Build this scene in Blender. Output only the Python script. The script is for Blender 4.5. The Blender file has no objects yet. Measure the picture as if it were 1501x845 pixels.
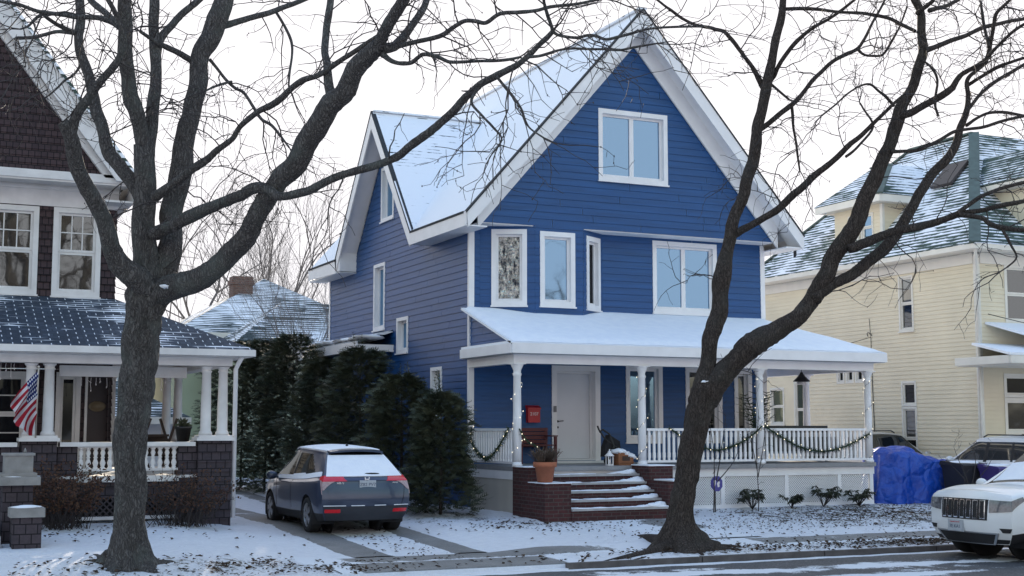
import bpy, bmesh, math, random
from mathutils import Vector, Matrix, noise
S = bpy.context.scene
COL = S.collection
R = math.radians
V = Vector
random.seed(7)

# ------------------------------------------------------------------ camera
FPX, W0, H0 = 1962.0, 1501.0, 845.0
YAW, PITCH = R(24.9), math.atan(205.5 / 1962.0)
CAMPOS = V((-11.83, -27.76, 1.75))
cam_d = bpy.data.cameras.new('camera'); cam = bpy.data.objects.new('camera', cam_d); COL.objects.link(cam)
cam.location = CAMPOS; cam.rotation_euler = (R(90) + PITCH, 0, -YAW)
cam_d.sensor_width = 36; cam_d.lens = FPX / W0 * 36; cam_d.clip_end = 2000; cam_d.clip_start = .1
S.camera = cam

# ------------------------------------------------------------------ sky, sun, exposure
SUN_ELEV, SUN_AZ = R(13.0), R(17.0)            # azimuth from +Y (away from the street) towards +X: low behind the houses
wd = bpy.data.worlds.new('World'); S.world = wd; wd.use_nodes = True
wn = wd.node_tree.nodes; wl = wd.node_tree.links
sky = wn.new('ShaderNodeTexSky'); sky.sky_type = 'NISHITA'; sky.sun_disc = False
sky.sun_elevation = SUN_ELEV; sky.sun_rotation = SUN_AZ
sky.air_density = 1.0; sky.dust_density = 3.5; sky.ozone_density = 2.2
hz = wn.new('ShaderNodeVectorMath'); hz.operation = 'MINIMUM'; hz.inputs[1].default_value = (1.46, 1.42, 1.46)   # thin high haze evens out the glow round the hidden sun
tn = wn.new('ShaderNodeVectorMath'); tn.operation = 'MULTIPLY'; tn.inputs[1].default_value = (1.08, .985, 1.10)
wl.new(sky.outputs[0], tn.inputs[0]); wl.new(tn.outputs[0], hz.inputs[0]); wl.new(hz.outputs[0], wn['Background'].inputs[0]); wn['Background'].inputs[1].default_value = 0.15
sun_d = bpy.data.lights.new('sun', 'SUN'); sun_d.energy = 2.0; sun_d.angle = R(.6); sun_d.color = (1, .86, .68)
sun = bpy.data.objects.new('sun', sun_d); COL.objects.link(sun)
sdir = V((math.sin(SUN_AZ) * math.cos(SUN_ELEV), math.cos(SUN_AZ) * math.cos(SUN_ELEV), math.sin(SUN_ELEV)))
sun.rotation_euler = sdir.to_track_quat('Z', 'Y').to_euler(); sun.location = sdir * 60
S.view_settings.view_transform = 'Standard'; S.view_settings.look = 'None'
S.view_settings.exposure = 2.42; S.view_settings.gamma = 1.0
S.cycles.max_bounces = 6; S.cycles.diffuse_bounces = 3; S.cycles.glossy_bounces = 3
S.cycles.transmission_bounces = 3; S.cycles.transparent_max_bounces = 6

_F = V((math.sin(YAW) * math.cos(PITCH), math.cos(YAW) * math.cos(PITCH), math.sin(PITCH)))
_Rt = V((math.cos(YAW), -math.sin(YAW), 0)); _U = _Rt.cross(_F)
def at(px, py, X=None, Y=None, Z=None, D=None):
    """the point of the place seen at a pixel of the photograph, on a plane X / Y / Z = const or at a depth D"""
    r = _F + _Rt * ((px - 750.5) / FPX) + _U * ((422.5 - py) / FPX)
    if X is not None: t = (X - CAMPOS.x) / r.x
    elif Y is not None: t = (Y - CAMPOS.y) / r.y
    elif Z is not None: t = (Z - CAMPOS.z) / r.z
    else: t = D
    return CAMPOS + r * t

# ------------------------------------------------------------------ mesh helper
class MB:
    def __init__(s): s.v = []; s.f = []; s.mi = []; s.sm = []; s.k = 0; s.smooth = False
    def face(s, pts, mi=None):
        n = len(s.v); s.v += [tuple(p) for p in pts]; s.f.append(tuple(range(n, n + len(pts))))
        s.mi.append(s.k if mi is None else mi); s.sm.append(s.smooth)
    def raw(s, vs, fs, smooth=None):
        n = len(s.v); s.v += [tuple(p) for p in vs]
        for f in fs:
            s.f.append(tuple(i + n for i in f)); s.mi.append(s.k); s.sm.append(s.smooth if smooth is None else smooth)
    def box(s, x0, x1, y0, y1, z0, z1):
        vs = [(x, y, z) for z in (z0, z1) for y in (y0, y1) for x in (x0, x1)]
        s.raw(vs, [(0, 2, 3, 1), (4, 5, 7, 6), (0, 1, 5, 4), (2, 6, 7, 3), (0, 4, 6, 2), (1, 3, 7, 5)], False)
    def obox(s, o, a, b, c):
        """box with corner o and edge vectors a, b, c"""
        o, a, b, c = V(o), V(a), V(b), V(c)
        vs = [o, o + a, o + b, o + a + b, o + c, o + a + c, o + b + c, o + a + b + c]
        fs = [(0, 2, 3, 1), (4, 5, 7, 6), (0, 1, 5, 4), (2, 6, 7, 3), (0, 4, 6, 2), (1, 3, 7, 5)]
        if a.cross(b).dot(c) < 0: fs = [f[::-1] for f in fs]
        s.raw(vs, fs, False)
    def bar(s, p, q, w, h, up=(0, 0, 1)):
        p, q = V(p), V(q); d = (q - p).normalized(); u = V(up)
        a = d.cross(u)
        if a.length < 1e-4: a = d.cross(V((1, 0, 0)))
        a.normalize(); u = a.cross(d)
        s.obox(p - a * w / 2 - u * h / 2, q - p, a * w, u * h)
    def prism(s, poly, d):
        """extrude a planar polygon (list of 3D points) by vector d"""
        d = V(d); a = [V(p) for p in poly]; b = [p + d for p in a]; n = len(a)
        nm = V((0, 0, 0))
        for i in range(n): nm += a[i].cross(a[(i + 1) % n])
        flip = nm.dot(d) > 0
        fs = [tuple(range(n - 1, -1, -1)), tuple(range(n, 2 * n))] if flip else [tuple(range(n)), tuple(range(2 * n - 1, n - 1, -1))]
        for i in range(n):
            j = (i + 1) % n
            fs.append((i, j, j + n, i + n) if flip else (j, i, i + n, j + n))
        s.raw(a + b, fs, False)
    def tube(s, pts, rad, n=8, cap=True, smooth=True, jit=None):
        pts = [V(p) for p in pts]; m = len(pts)
        if not hasattr(rad, '__len__'): rad = [rad] * m
        vs = []; prev = None
        for i in range(m):
            d = (pts[min(i + 1, m - 1)] - pts[max(i - 1, 0)])
            if d.length < 1e-6: d = V((0, 0, 1))
            d.normalize()
            if prev is None:
                a = d.cross(V((0, 0, 1)) if abs(d.z) < .9 else V((1, 0, 0))).normalized()
            else:
                a = prev - d * prev.dot(d)
                if a.length < 1e-5: a = d.cross(V((0.3, .5, .7)))
                a.normalize()
            prev = a; b = d.cross(a)
            for k in range(n):
                t = 2 * math.pi * k / n; o = (a * math.cos(t) + b * math.sin(t))
                r = rad[i]
                if jit: r *= jit(pts[i] + o * r, t, i)
                vs.append(pts[i] + o * r)
        fs = [(i * n + k, i * n + (k + 1) % n, (i + 1) * n + (k + 1) % n, (i + 1) * n + k) for i in range(m - 1) for k in range(n)]
        if cap and n > 2: fs += [tuple(range(n - 1, -1, -1)), tuple((m - 1) * n + k for k in range(n))]
        s.raw(vs, fs, smooth)
    def lathe(s, prof, c, n=16, smooth=True, axis=(0, 0, 1)):
        """prof: list of (r, h) along the axis from point c"""
        ax = V(axis).normalized(); a = ax.cross(V((1, 0, 0)) if abs(ax.x) < .9 else V((0, 1, 0))).normalized(); b = ax.cross(a); c = V(c)
        vs = []
        for r, h in prof:
            for k in range(n):
                t = 2 * math.pi * k / n; vs.append(c + ax * h + (a * math.cos(t) + b * math.sin(t)) * r)
        m = len(prof)
        fs = [(i * n + k, i * n + (k + 1) % n, (i + 1) * n + (k + 1) % n, (i + 1) * n + k) for i in range(m - 1) for k in range(n)]
        fs += [tuple(range(n - 1, -1, -1)), tuple((m - 1) * n + k for k in range(n))]
        s.raw(vs, fs, smooth)
    def blob(s, c, rx, ry, rz, nu=12, nv=7, amp=.0, seed=0, flat=None):
        vs = []; c = V(c)
        for j in range(nv + 1):
            ph = -math.pi / 2 + math.pi * j / nv
            for i in range(nu):
                th = 2 * math.pi * i / nu
                d = V((math.cos(ph) * math.cos(th), math.cos(ph) * math.sin(th), math.sin(ph)))
                k = 1 + amp * noise.noise(d * 1.7 + V((seed, seed * .7, 0)))
                p = V((d.x * rx * k, d.y * ry * k, d.z * rz * k))
                if flat is not None and p.z < flat: p.z = flat
                vs.append(c + p)
        fs = [(j * nu + i, j * nu + (i + 1) % nu, (j + 1) * nu + (i + 1) % nu, (j + 1) * nu + i) for j in range(nv) for i in range(nu)]
        s.raw(vs, fs, True)
    def build(s, name, mat, parent=None, local=False, uv=True, weld=False):
        me = bpy.data.meshes.new(name)
        off = V((0, 0, 0))
        if parent is not None and not local:
            r = parent
            while r.parent is not None: r = r.parent
            off = r.location.copy()
        vs = s.v if off.length == 0 else [(x - off.x, y - off.y, z - off.z) for x, y, z in s.v]
        me.from_pydata(vs, [], s.f)
        for m in (mat if isinstance(mat, (list, tuple)) else [mat]): me.materials.append(m)
        me.polygons.foreach_set('material_index', s.mi); me.polygons.foreach_set('use_smooth', s.sm)
        if uv:
            l = me.uv_layers.new(name='UVMap'); buf = [0.0] * (2 * len(me.loops)); z = V((0, 0, 1))
            me.update()
            for p in me.polygons:
                n = p.normal
                if abs(n.z) > .985: u, w = V((1, 0, 0)), V((0, 1, 0))
                else:
                    u = z.cross(n).normalized(); w = n.cross(u)
                for li in p.loop_indices:
                    q = V(s.v[me.loops[li].vertex_index]); buf[2 * li] = q.dot(u); buf[2 * li + 1] = q.dot(w)
            l.data.foreach_set('uv', buf)
        if weld:
            b = bmesh.new(); b.from_mesh(me); bmesh.ops.remove_doubles(b, verts=b.verts, dist=weld); b.to_mesh(me); b.free()
        me.update()
        o = bpy.data.objects.new(name, me); COL.objects.link(o)
        if parent is not None: o.parent = parent
        return o

def tag(o, label, cat, group=None):
    o['label'] = label; o['category'] = cat
    if group: o['group'] = group
    return o
def thing(name, label, cat, loc=(0, 0, 0), group=None, rz=0):
    o = bpy.data.objects.new(name, None); COL.objects.link(o); o.location = loc; o.rotation_euler = (0, 0, rz)
    o.empty_display_size = .2
    return tag(o, label, cat, group)
def structure(o): o['kind'] = 'structure'; return o
def copy_tree(o, parent=None):
    c = o.copy(); COL.objects.link(c)
    if parent is not None: c.parent = parent
    for ch in list(o.children): copy_tree(ch, c)
    return c

# ------------------------------------------------------------------ materials
class N:
    """tiny node-graph helper"""
    def __init__(s, name):
        s.m = bpy.data.materials.new(name); s.m.use_nodes = True; s.t = s.m.node_tree
        s.b = s.t.nodes['Principled BSDF']; s.out = s.t.nodes['Material Output']
    def n(s, typ, **kw):
        x = s.t.nodes.new('ShaderNode' + typ)
        for k, v in kw.items(): setattr(x, k, v)
        return x
    def put(s, sock, v):
        if hasattr(v, 'is_linked') or hasattr(v, 'links'): s.t.links.new(v, sock)
        elif isinstance(v, (tuple, list)) and len(v) == 3 and sock.type == 'RGBA': sock.default_value = (*v, 1)
        else: sock.default_value = v
    def math(s, op, a, b=0.0, c=None):
        x = s.n('Math', operation=op); s.put(x.inputs[0], a); s.put(x.inputs[1], b)
        if c is not None: s.put(x.inputs[2], c)
        return x.outputs[0]
    def mix(s, f, a, b):
        x = s.n('Mix', data_type='RGBA'); s.put(x.inputs[0], f); s.put(x.inputs[6], a); s.put(x.inputs[7], b); return x.outputs[2]
    def ramp(s, f, lo, hi):
        x = s.n('MapRange'); s.put(x.inputs[0], f); x.inputs[1].default_value = lo; x.inputs[2].default_value = hi; return x.outputs[0]
    def noise(s, vec, scale, detail=4, rough=.55):
        x = s.n('TexNoise'); x.inputs['Scale'].default_value = scale; x.inputs['Detail'].default_value = detail
        x.inputs['Roughness'].default_value = rough; s.put(x.inputs['Vector'], vec); return x.outputs[0]
    def pos(s): return s.n('NewGeometry').outputs['Position']
    def obj(s): return s.n('TexCoord').outputs['Object']
    def uv(s): return s.n('TexCoord').outputs['UV']
    def scale(s, vec, k):
        x = s.n('VectorMath', operation='MULTIPLY'); s.put(x.inputs[0], vec); x.inputs[1].default_value = k; return x.outputs[0]
    def sep(s, vec): x = s.n('SeparateXYZ'); s.put(x.inputs[0], vec); return x.outputs
    def bump(s, h, strength=.3, dist=.01):
        x = s.n('Bump'); x.inputs['Strength'].default_value = strength; x.inputs['Distance'].default_value = dist
        s.put(x.inputs['Height'], h); s.t.links.new(x.outputs[0], s.b.inputs['Normal'])
    def set(s, **kw):
        for k, v in kw.items(): s.put(s.b.inputs[{'col': 'Base Color', 'rough': 'Roughness', 'metal': 'Metallic', 'spec': 'Specular IOR Level', 'coat': 'Coat Weight', 'coatr': 'Coat Roughness', 'em': 'Emission Color', 'ems': 'Emission Strength', 'ior': 'IOR', 'trans': 'Transmission Weight', 'alpha': 'Alpha', 'sss': 'Subsurface Weight'}[k]], v)
        return s.m

def paint(name, col, rough=.5, var=.12, sc=3.0, bump=.0, bsc=60, spec=.5, metal=0, streak=None, coat=0):
    g = N(name); p = g.obj()
    a = g.noise(p if streak is None else g.scale(p, streak), sc, 5)
    lo = tuple(c * (1 - var) for c in col); hi = tuple(min(1, c * (1 + var)) for c in col)
    c = g.mix(g.ramp(a, .3, .7), lo, hi)
    g.set(col=c, rough=rough, spec=spec, metal=metal, coat=coat)
    if bump: g.bump(g.noise(p, bsc, 3), bump, .01)
    return g.m

SNOWC = (.86, .88, .92)
def brickmat(name, c1, c2, mortar, bw, rh, ms=.012, rough=.85, bump=.5, snow=0.0, off=.5):
    g = N(name); u = g.uv()
    b = g.n('TexBrick'); b.offset = off; b.squash = 1
    g.put(b.inputs['Vector'], u); g.put(b.inputs['Color1'], c1); g.put(b.inputs['Color2'], c2); g.put(b.inputs['Mortar'], mortar)
    b.inputs['Scale'].default_value = 1; b.inputs['Mortar Size'].default_value = ms; b.inputs['Mortar Smooth'].default_value = .1
    b.inputs['Bias'].default_value = 0; b.inputs['Brick Width'].default_value = bw; b.inputs['Row Height'].default_value = rh
    nz = g.noise(g.pos(), 14, 5); c = g.mix(g.ramp(nz, .25, .8), b.outputs[0], g.mix(.5, b.outputs[0], (.02, .02, .02)))
    if snow:
        sm = g.ramp(g.noise(g.pos(), 9, 6), snow, snow + .04); c = g.mix(sm, c, SNOWC)
    g.set(col=c, rough=rough, spec=.25)
    g.bump(g.math('SUBTRACT', g.math('MULTIPLY', nz, .3), b.outputs[1]), bump, .012)
    return g.m

def shingle_snow(name, base, row=.14, cover=.5, patch=.35, streak=(1.2, 9), ticks=0.0, bw=.3, psc=.35, mort=.35):
    """roof shingles with snow lying in streaks along the courses; cover = share of snow, patch = how strongly it varies over the roof"""
    g = N(name); u = g.uv(); sp = g.sep(u)
    b = g.n('TexBrick'); b.offset = .5
    g.put(b.inputs['Vector'], u); b.inputs['Scale'].default_value = 1; b.inputs['Mortar Size'].default_value = .009
    b.inputs['Mortar Smooth'].default_value = .0; b.inputs['Brick Width'].default_value = bw; b.inputs['Row Height'].default_value = row
    g.put(b.inputs['Color1'], tuple(c * .8 for c in base)); g.put(b.inputs['Color2'], tuple(c * 1.25 for c in base)); g.put(b.inputs['Mortar'], tuple(c * mort for c in base))
    saw = g.math('FRACT', g.math('DIVIDE', sp[1], row))
    big = g.noise(g.scale(u, (1, 1, 1)), psc, 3)
    st = g.noise(g.scale(u, (streak[0], streak[1], 1)), 1.0, 4, .6)
    h = g.math('ADD', g.math('MULTIPLY', g.math('SUBTRACT', big, .5), patch * 4), g.math('MULTIPLY', g.math('SUBTRACT', st, .5), 1.3))
    h = g.math('ADD', h, g.math('MULTIPLY', g.math('SUBTRACT', saw, .5), -.55))
    m = g.ramp(h, .5 - cover - .06, .5 - cover + .06)
    if ticks:
        t = g.n('TexBrick'); t.offset = .5; g.put(t.inputs['Vector'], u); t.inputs['Scale'].default_value = 1
        t.inputs['Brick Width'].default_value = .32; t.inputs['Row Height'].default_value = row; t.inputs['Mortar Size'].default_value = .0085; t.inputs['Mortar Smooth'].default_value = 0
        # only the upright joints of every course hold snow
        edge = g.math('MULTIPLY', g.math('GREATER_THAN', saw, .14), g.math('LESS_THAN', saw, .9))
        tk = g.math('MULTIPLY', t.outputs[1], edge)
        tk = g.math('MULTIPLY', tk, g.math('GREATER_THAN', g.noise(g.scale(u, (2.3, 7.1, 1)), 1.3, 2), .36))
        m = g.math('MAXIMUM', m, g.math('MULTIPLY', tk, ticks))
    col = g.mix(m, b.outputs[0], SNOWC)
    g.set(col=col, rough=.8, spec=.2)
    g.bump(g.math('ADD', g.math('MULTIPLY', m, .8), g.math('MULTIPLY', saw, -.5)), .6, .02)
    return g.m

def snowmat(name='snow', spk=0.0):
    g = N(name); p = g.pos()
    n1 = g.noise(p, 5, 6); n2 = g.noise(p, 40, 3)
    c = g.mix(g.ramp(n1, .3, .7), (.82, .845, .90), (.90, .915, .94))
    g.set(col=c, rough=.75, spec=.25)
    g.bump(g.math('ADD', n1, g.math('MULTIPLY', n2, .35)), .5, .03)
    return g.m

M = {}
M['blue'] = paint('blue_siding_paint', (.006, .066, .212), .47, .18, 2.2, .08, 90, spec=.50, streak=(.35, .35, 5.8))
M['white'] = paint('white_trim_paint', (.82, .81, .82), .45, .05, 2.5, spec=.45)
M['oldwhite'] = paint('weathered_white_paint', (.68, .66, .65), .55, .10, 3, spec=.35)
M['cream'] = paint('cream_vinyl_siding', (.74, .65, .48), .5, .07, .9, spec=.4)
M['creamtrim'] = paint('cream_trim', (.74, .70, .62), .5, .06, 2, spec=.4)
M['door'] = paint('white_door_paint', (.70, .71, .75), .4, .03, 2, spec=.4)
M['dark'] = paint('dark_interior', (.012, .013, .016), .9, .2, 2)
M['brown'] = brickmat('brown_shingle_siding', (.052, .034, .040), (.078, .050, .054), (.012, .009, .011), .115, .14, .008, .85, .6)
M['brownbase'] = brickmat('grey_brown_wall_shingles', (.062, .050, .060), (.085, .066, .076), (.016, .013, .016), .17, .15, .009, .85, .6)
M['brick'] = brickmat('red_brick', (.095, .031, .031), (.058, .022, .023), (.10, .075, .07), .215, .075, .008, .85, .5)
M['chimbrick'] = brickmat('pale_old_brick', (.22, .12, .095), (.16, .085, .07), (.2, .17, .15), .215, .075, .01, .9, .5)
M['roofsnow'] = shingle_snow('dark_shingles_under_snow', (.055, .065, .075), .13, .92, .42, (2.6, 6.5), psc=.45, bw=.25)
M['roofsnow2'] = shingle_snow('dark_shingles_nearly_covered_by_snow', (.055, .065, .075), .15, 1.2, .22, (.5, 6), psc=.2)
M['porchsnow'] = shingle_snow('porch_shingles_covered_by_snow', (.04, .05, .06), .14, 1.35, .12, (.6, 6))
M['tickroof'] = shingle_snow('slate_shingles_with_snow_in_the_joints', (.046, .058, .080), .13, .20, .62, (.30, 4.2), ticks=.8, psc=.6, mort=.75, bw=.2)
M['yroof'] = shingle_snow('grey_green_shingles_streaked_with_snow', (.058, .088, .074), .14, .52, .40, (1.5, 4.8), psc=.3)
M['froof'] = shingle_snow('far_shingles_dusted_with_snow', (.06, .08, .085), .16, .42, .45, (.8, 5), psc=.3)
M['snow'] = snowmat()
def glassmat(name, refl, tint=(.02, .025, .03), rough=.03, wav=.0, tint2=None):
    g = N(name)
    gl = g.n('BsdfGlossy'); g.put(gl.inputs['Color'], tint2 or (refl * .95, refl, refl)); gl.inputs['Roughness'].default_value = rough
    df = g.n('BsdfDiffuse'); g.put(df.inputs['Color'], tint)
    if wav:
        b = g.n('Bump'); b.inputs['Strength'].default_value = wav; b.inputs['Distance'].default_value = .02
        g.put(b.inputs['Height'], g.noise(g.obj(), 1.6, 1)); g.t.links.new(b.outputs[0], gl.inputs['Normal'])
    fr = g.n('LayerWeight'); fr.inputs[0].default_value = .35
    ad = g.n('MixShader'); g.put(ad.inputs[0], g.ramp(g.math('ADD', g.math('MULTIPLY', fr.outputs[0], .7), refl), 0, 1.0))
    g.t.links.new(df.outputs[0], ad.inputs[1]); g.t.links.new(gl.outputs[0], ad.inputs[2]); g.t.links.new(ad.outputs[0], g.out.inputs[0])
    return g.m
M['glass'] = glassmat('coated_window_glass', .55, wav=.10, tint2=(.33, .55, .80))
M['oldglass'] = glassmat('old_window_glass', .38, (.015, .016, .02), wav=.25)
M['darkglass'] = glassmat('dim_window_glass', .16, (.012, .012, .016), wav=.1)

# ------------------------------------------------------------------ ground, road, pavements
def gz(x, y):
    """lawn height: level at the houses, falling gently to the kerb"""
    if y > -9.35:
        t = min(1, max(0, (-2 - y) / 7.35)); z = -.30 * t
        k = min(1, max(0, (-6.0 - x) / 1.2)); z += .10 * k * min(1, max(0, (y + 9.5) / 1.2)) + .07 * k * math.exp(-((x + 8.8) ** 2 + (y + 8.4) ** 2) / 1.6)
        z -= .095 * max(0, min(1, (x + 6.2) / .9, (-1.9 - x) / .9)) * min(1, max(0, (y + 8.4) / 1.5)) * min(1, max(0, (9 - y) / 4))
        z += .05 * math.exp(-((x - .7) ** 2 * .6 + (y + 8.9) ** 2 * 4))
        return z
    if y > -18.9: return -.60
    return -.30
def bare_at(x, y):
    """how much leaf litter and grass breaks through the snow (0..1)"""
    b = .17
    def spot(cx, cy, rx, ry, a):
        d = ((x - cx) / rx) ** 2 + ((y - cy) / ry) ** 2
        return a * max(0, 1 - d)
    b += spot(8.0, -4.4, 5.5, 3.2, .42) + spot(5.5, -8.7, 3.0, .8, .55) + spot(.6, -8.7, 2.0, .9, .40) + spot(-8.3, -8.6, 3.2, 1.6, .22)
    b += spot(-.6, -4.2, 1.4, .8, .25) + spot(-6.8, -8.6, 1.6, 1.0, .12) + spot(11, -1, 4, 2.5, .25) + spot(-8.3, -2.2, 3, .9, .4) + spot(-1.2, -2.6, 1.6, 1.6, .3)
    return min(.75, b)
def frange(a, b, st):
    n = max(1, round((b - a) / st)); return [a + (b - a) * i / n for i in range(n + 1)]
xs = [-400, -120, -50] + frange(-24, -14, .5)[:-1] + frange(-14, 14, .10)[:-1] + frange(14, 30, .5) + [60, 140, 420]
ys = [-300, -80, -30, -19.2, -18.95, -18.85, -9.4] + frange(-9.34, -1, .10)[:-1] + frange(-1, 6, .25)[:-1] + frange(6, 40, 2) + [90, 200, 600]
def gridmesh(name, xs, ys, fz, mat, attr=None, kind='structure'):
    me = bpy.data.meshes.new(name); nx, ny = len(xs), len(ys)
    vs = [(x, y, fz(x, y)) for y in ys for x in xs]
    fs = [(j * nx + i, j * nx + i + 1, (j + 1) * nx + i + 1, (j + 1) * nx + i) for j in range(ny - 1) for i in range(nx - 1)]
    me.from_pydata(vs, [], fs); me.materials.append(mat)
    me.polygons.foreach_set('use_smooth', [True] * len(fs))
    if attr:
        a = me.attributes.new('bare', 'FLOAT', 'POINT'); a.data.foreach_set('value', [attr(x, y) for y in ys for x in xs])
    o = bpy.data.objects.new(name, me); COL.objects.link(o); o['kind'] = kind
    return o
def lawnmat():
    g = N('snow_over_grass_and_leaves'); p = g.pos()
    a = g.n('Attribute', attribute_name='bare').outputs['Fac']
    n1 = g.noise(p, 7.5, 8, .62); n2 = g.noise(p, 1.1, 3); n3 = g.noise(p, 26, 4, .6)
    h = g.math('ADD', g.math('MULTIPLY', n1, .62), g.math('ADD', g.math('MULTIPLY', n3, .38), g.math('MULTIPLY', g.math('SUBTRACT', n2, .5), .28)))
    thr = g.math('SUBTRACT', .735, g.math('MULTIPLY', a, .42))
    m = g.ramp(g.math('SUBTRACT', h, thr), -.012, .03)
    soil = g.mix(g.ramp(g.noise(p, 9, 3), .4, .62), (.035, .036, .018), (.055, .032, .020))
    sn = g.mix(g.ramp(n1, .3, .7), (.64, .645, .68), (.74, .745, .77))
    thin = g.ramp(n3, .45, .75)
    sn = g.mix(g.math('MULTIPLY', thin, g.math('MULTIPLY', a, .9)), sn, (.45, .45, .44))
    g.set(col=g.mix(m, sn, soil), rough=.8, spec=.2)
    g.bump(g.math('SUBTRACT', g.math('ADD', g.math('MULTIPLY', n1, .8), g.math('MULTIPLY', n3, .4)), g.math('MULTIPLY', m, .5)), .7, .06)
    return g.m
def pavemat(name, col, thr=.5, sc=5):
    """paving with thin trodden snow; the attribute says how much of it is swept bare"""
    g = N(name); p = g.pos(); a = g.n('Attribute', attribute_name='bare').outputs['Fac']
    n1 = g.noise(p, sc, 8, .62); n2 = g.noise(p, 30, 4, .6); n0 = g.noise(p, .9, 2)
    h = g.math('ADD', g.math('MULTIPLY', n1, .6), g.math('ADD', g.math('MULTIPLY', n2, .3), g.math('MULTIPLY', n0, .25)))
    m = g.ramp(g.math('SUBTRACT', h, g.math('MULTIPLY', a, 1.1)), -.03, .05)
    c = g.mix(g.ramp(g.noise(p, 2.2, 6), .3, .7), tuple(k * .8 for k in col), tuple(k * 1.15 for k in col))
    c = g.mix(g.math('MULTIPLY', g.ramp(n2, .5, .7), .25), c, (.5, .5, .52))
    g.set(col=g.mix(m, c, (.69, .70, .73)), rough=g.ramp(m, -1.2, .6), spec=.35)
    g.bump(g.math('ADD', g.math('MULTIPLY', m, .8), g.math('MULTIPLY', n2, .3)), .5, .03)
    return g.m
def lawnz(x, y):
    z = gz(x, y)
    if -9.36 < y < 4 and -16 < x < 16:
        z += .022 * noise.noise(V((x * 1.3, y * 1.3, 0))) + .012 * noise.noise(V((x * 5, y * 5, 3)))
        # kept low under the paving sheets
        if (x > -6.1 and -8.25 < y < -7.4) or (-5.02 < x < -4.4 and y < 11) or (-3.28 < x < -2.78 and y < 11) or (-6 < x < -1.95 and y < -8.4) or (.95 < x < 2.75 and y < -4): z = gz(x, y) - .012
    return z
structure(gridmesh('ground', xs, ys, lawnz, lawnmat(), bare_at))
CONC = (.19, .185, .18)
M['conc'] = pavemat('swept_concrete_with_snow', CONC)
def edge(x, y, x0, x1, y0, y1, w=.25):
    d = min(x - x0, x1 - x, y - y0, y1 - y); return max(0, min(1, d / w))
def swb(x, y):
    e = edge(x, y, -6.3, 60, -8.45, -7.2, .3)
    k = .30
    if -5.7 < x < -2.0: k = .85 * min(1, (x + 5.7) / .5)
    elif -2.0 <= x < -.4: k = .85 - .5 * (x + 2.0) / 1.6
    elif -.4 <= x < 2.2: k = .38
    elif x >= 2.2: k = .62
    elif x < -6.5: k = .12
    return e * k
gridmesh('pavement', frange(-6.3, 14, .12) + [60], frange(-8.45, -7.2, .1), lambda x, y: gz(x, y) + .010 - .045 * (1 - edge(x, y, -6.3, 60, -8.45, -7.2, .22)), M['conc'], swb)
for nm, x0, x1 in (('driveway_track', -5.20, -4.22), ('driveway_track', -3.46, -2.60)):
    gridmesh(nm, frange(x0, x1, .08), frange(-7.22, 11, .12), lambda x, y: gz(x, y) + .010 - .045 * (1 - edge(x, y, x0, x1, -9, 12, .20)), M['conc'],
             lambda x, y: (.10 + .72 * edge(x, y, x0, x1, -9, 12, .22) + .30 * noise.noise(V((x * 1.6, y * 1.1, 8)))) * (1 if y < 1 else .75))
gridmesh('driveway_apron', frange(-5.9, -2.0, .1), frange(-9.36, -8.43, .08), lambda x, y: gz(x, y) + .004, M['conc'],
         lambda x, y: .85 * edge(x, y, -5.9 , -2.0, -12, -7, .5))
gridmesh('front_path', frange(.75, 2.95, .1), frange(-7.22, -4.1, .1), lambda x, y: gz(x, y) + .009 - .045 * (1 - edge(x, y, .75, 2.95, -9, -3, .3)), M['conc'],
         lambda x, y: edge(x, y, .75, 2.95, -9, -3, .3) * (.35 + .42 * max(0, 1 - ((x - 2.3) / .8) ** 2 - ((y + 4.9) / 1.1) ** 2)))
M['asph'] = pavemat('wet_asphalt_with_slush', (.055, .057, .062), sc=2.5)
def roadb(x, y):
    d = -9.46 - y                        # distance from the kerb
    k = .30 if d < .25 else .74
    d += .30 * noise.noise(V((x * .35, 0, 2))) + .10 * noise.noise(V((x * 1.3, 0, 4)))
    k -= (.36 + .25 * noise.noise(V((x * .5, 1, 1)))) * math.exp(-((d - 1.35 - .05 * x) / .48) ** 2) + (.30 + .3 * noise.noise(V((x * .4, 7, 1)))) * math.exp(-((d - 2.7) / .4) ** 2)
    k += .22 * noise.noise(V((x * .8, d * 2.5, 6)))
    return max(.1, k)
gridmesh('road', [-300, -60, -30] + frange(-18, 14, .2) + [40, 100, 300], frange(-18.8, -13, .5)[:-1] + frange(-13, -9.45, .1), lambda x, y: -.375 + .012 * noise.noise(V((x * 2, y * 2, 5))) * (y > -14), M['asph'], roadb)
kb = MB()
x = -60.0
while x < 60:
    L = 2.4 if -14 < x < 12 else 8
    if not (-6.2 < x + L / 2 < -1.9):
        kb.box(x + .012, x + L - .012, -9.455, -9.345, -.55, -.285 + .015 * random.random())
    x += L
structure(kb.build('kerb', paint('stained_kerb_stone', (.085, .075, .072), .85, .35, 4, .3, 40)))
kb = MB(); kb.box(-6.3, -1.7, -9.452, -9.346, -.55, -.36); structure(kb.build('dropped_kerb', M['conc']))
kb = MB(); kb.box(-60, 60, -18.98, -18.84, -.6, -.28); structure(kb.build('far_kerb', bpy.data.materials['stained_kerb_stone']))

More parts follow.
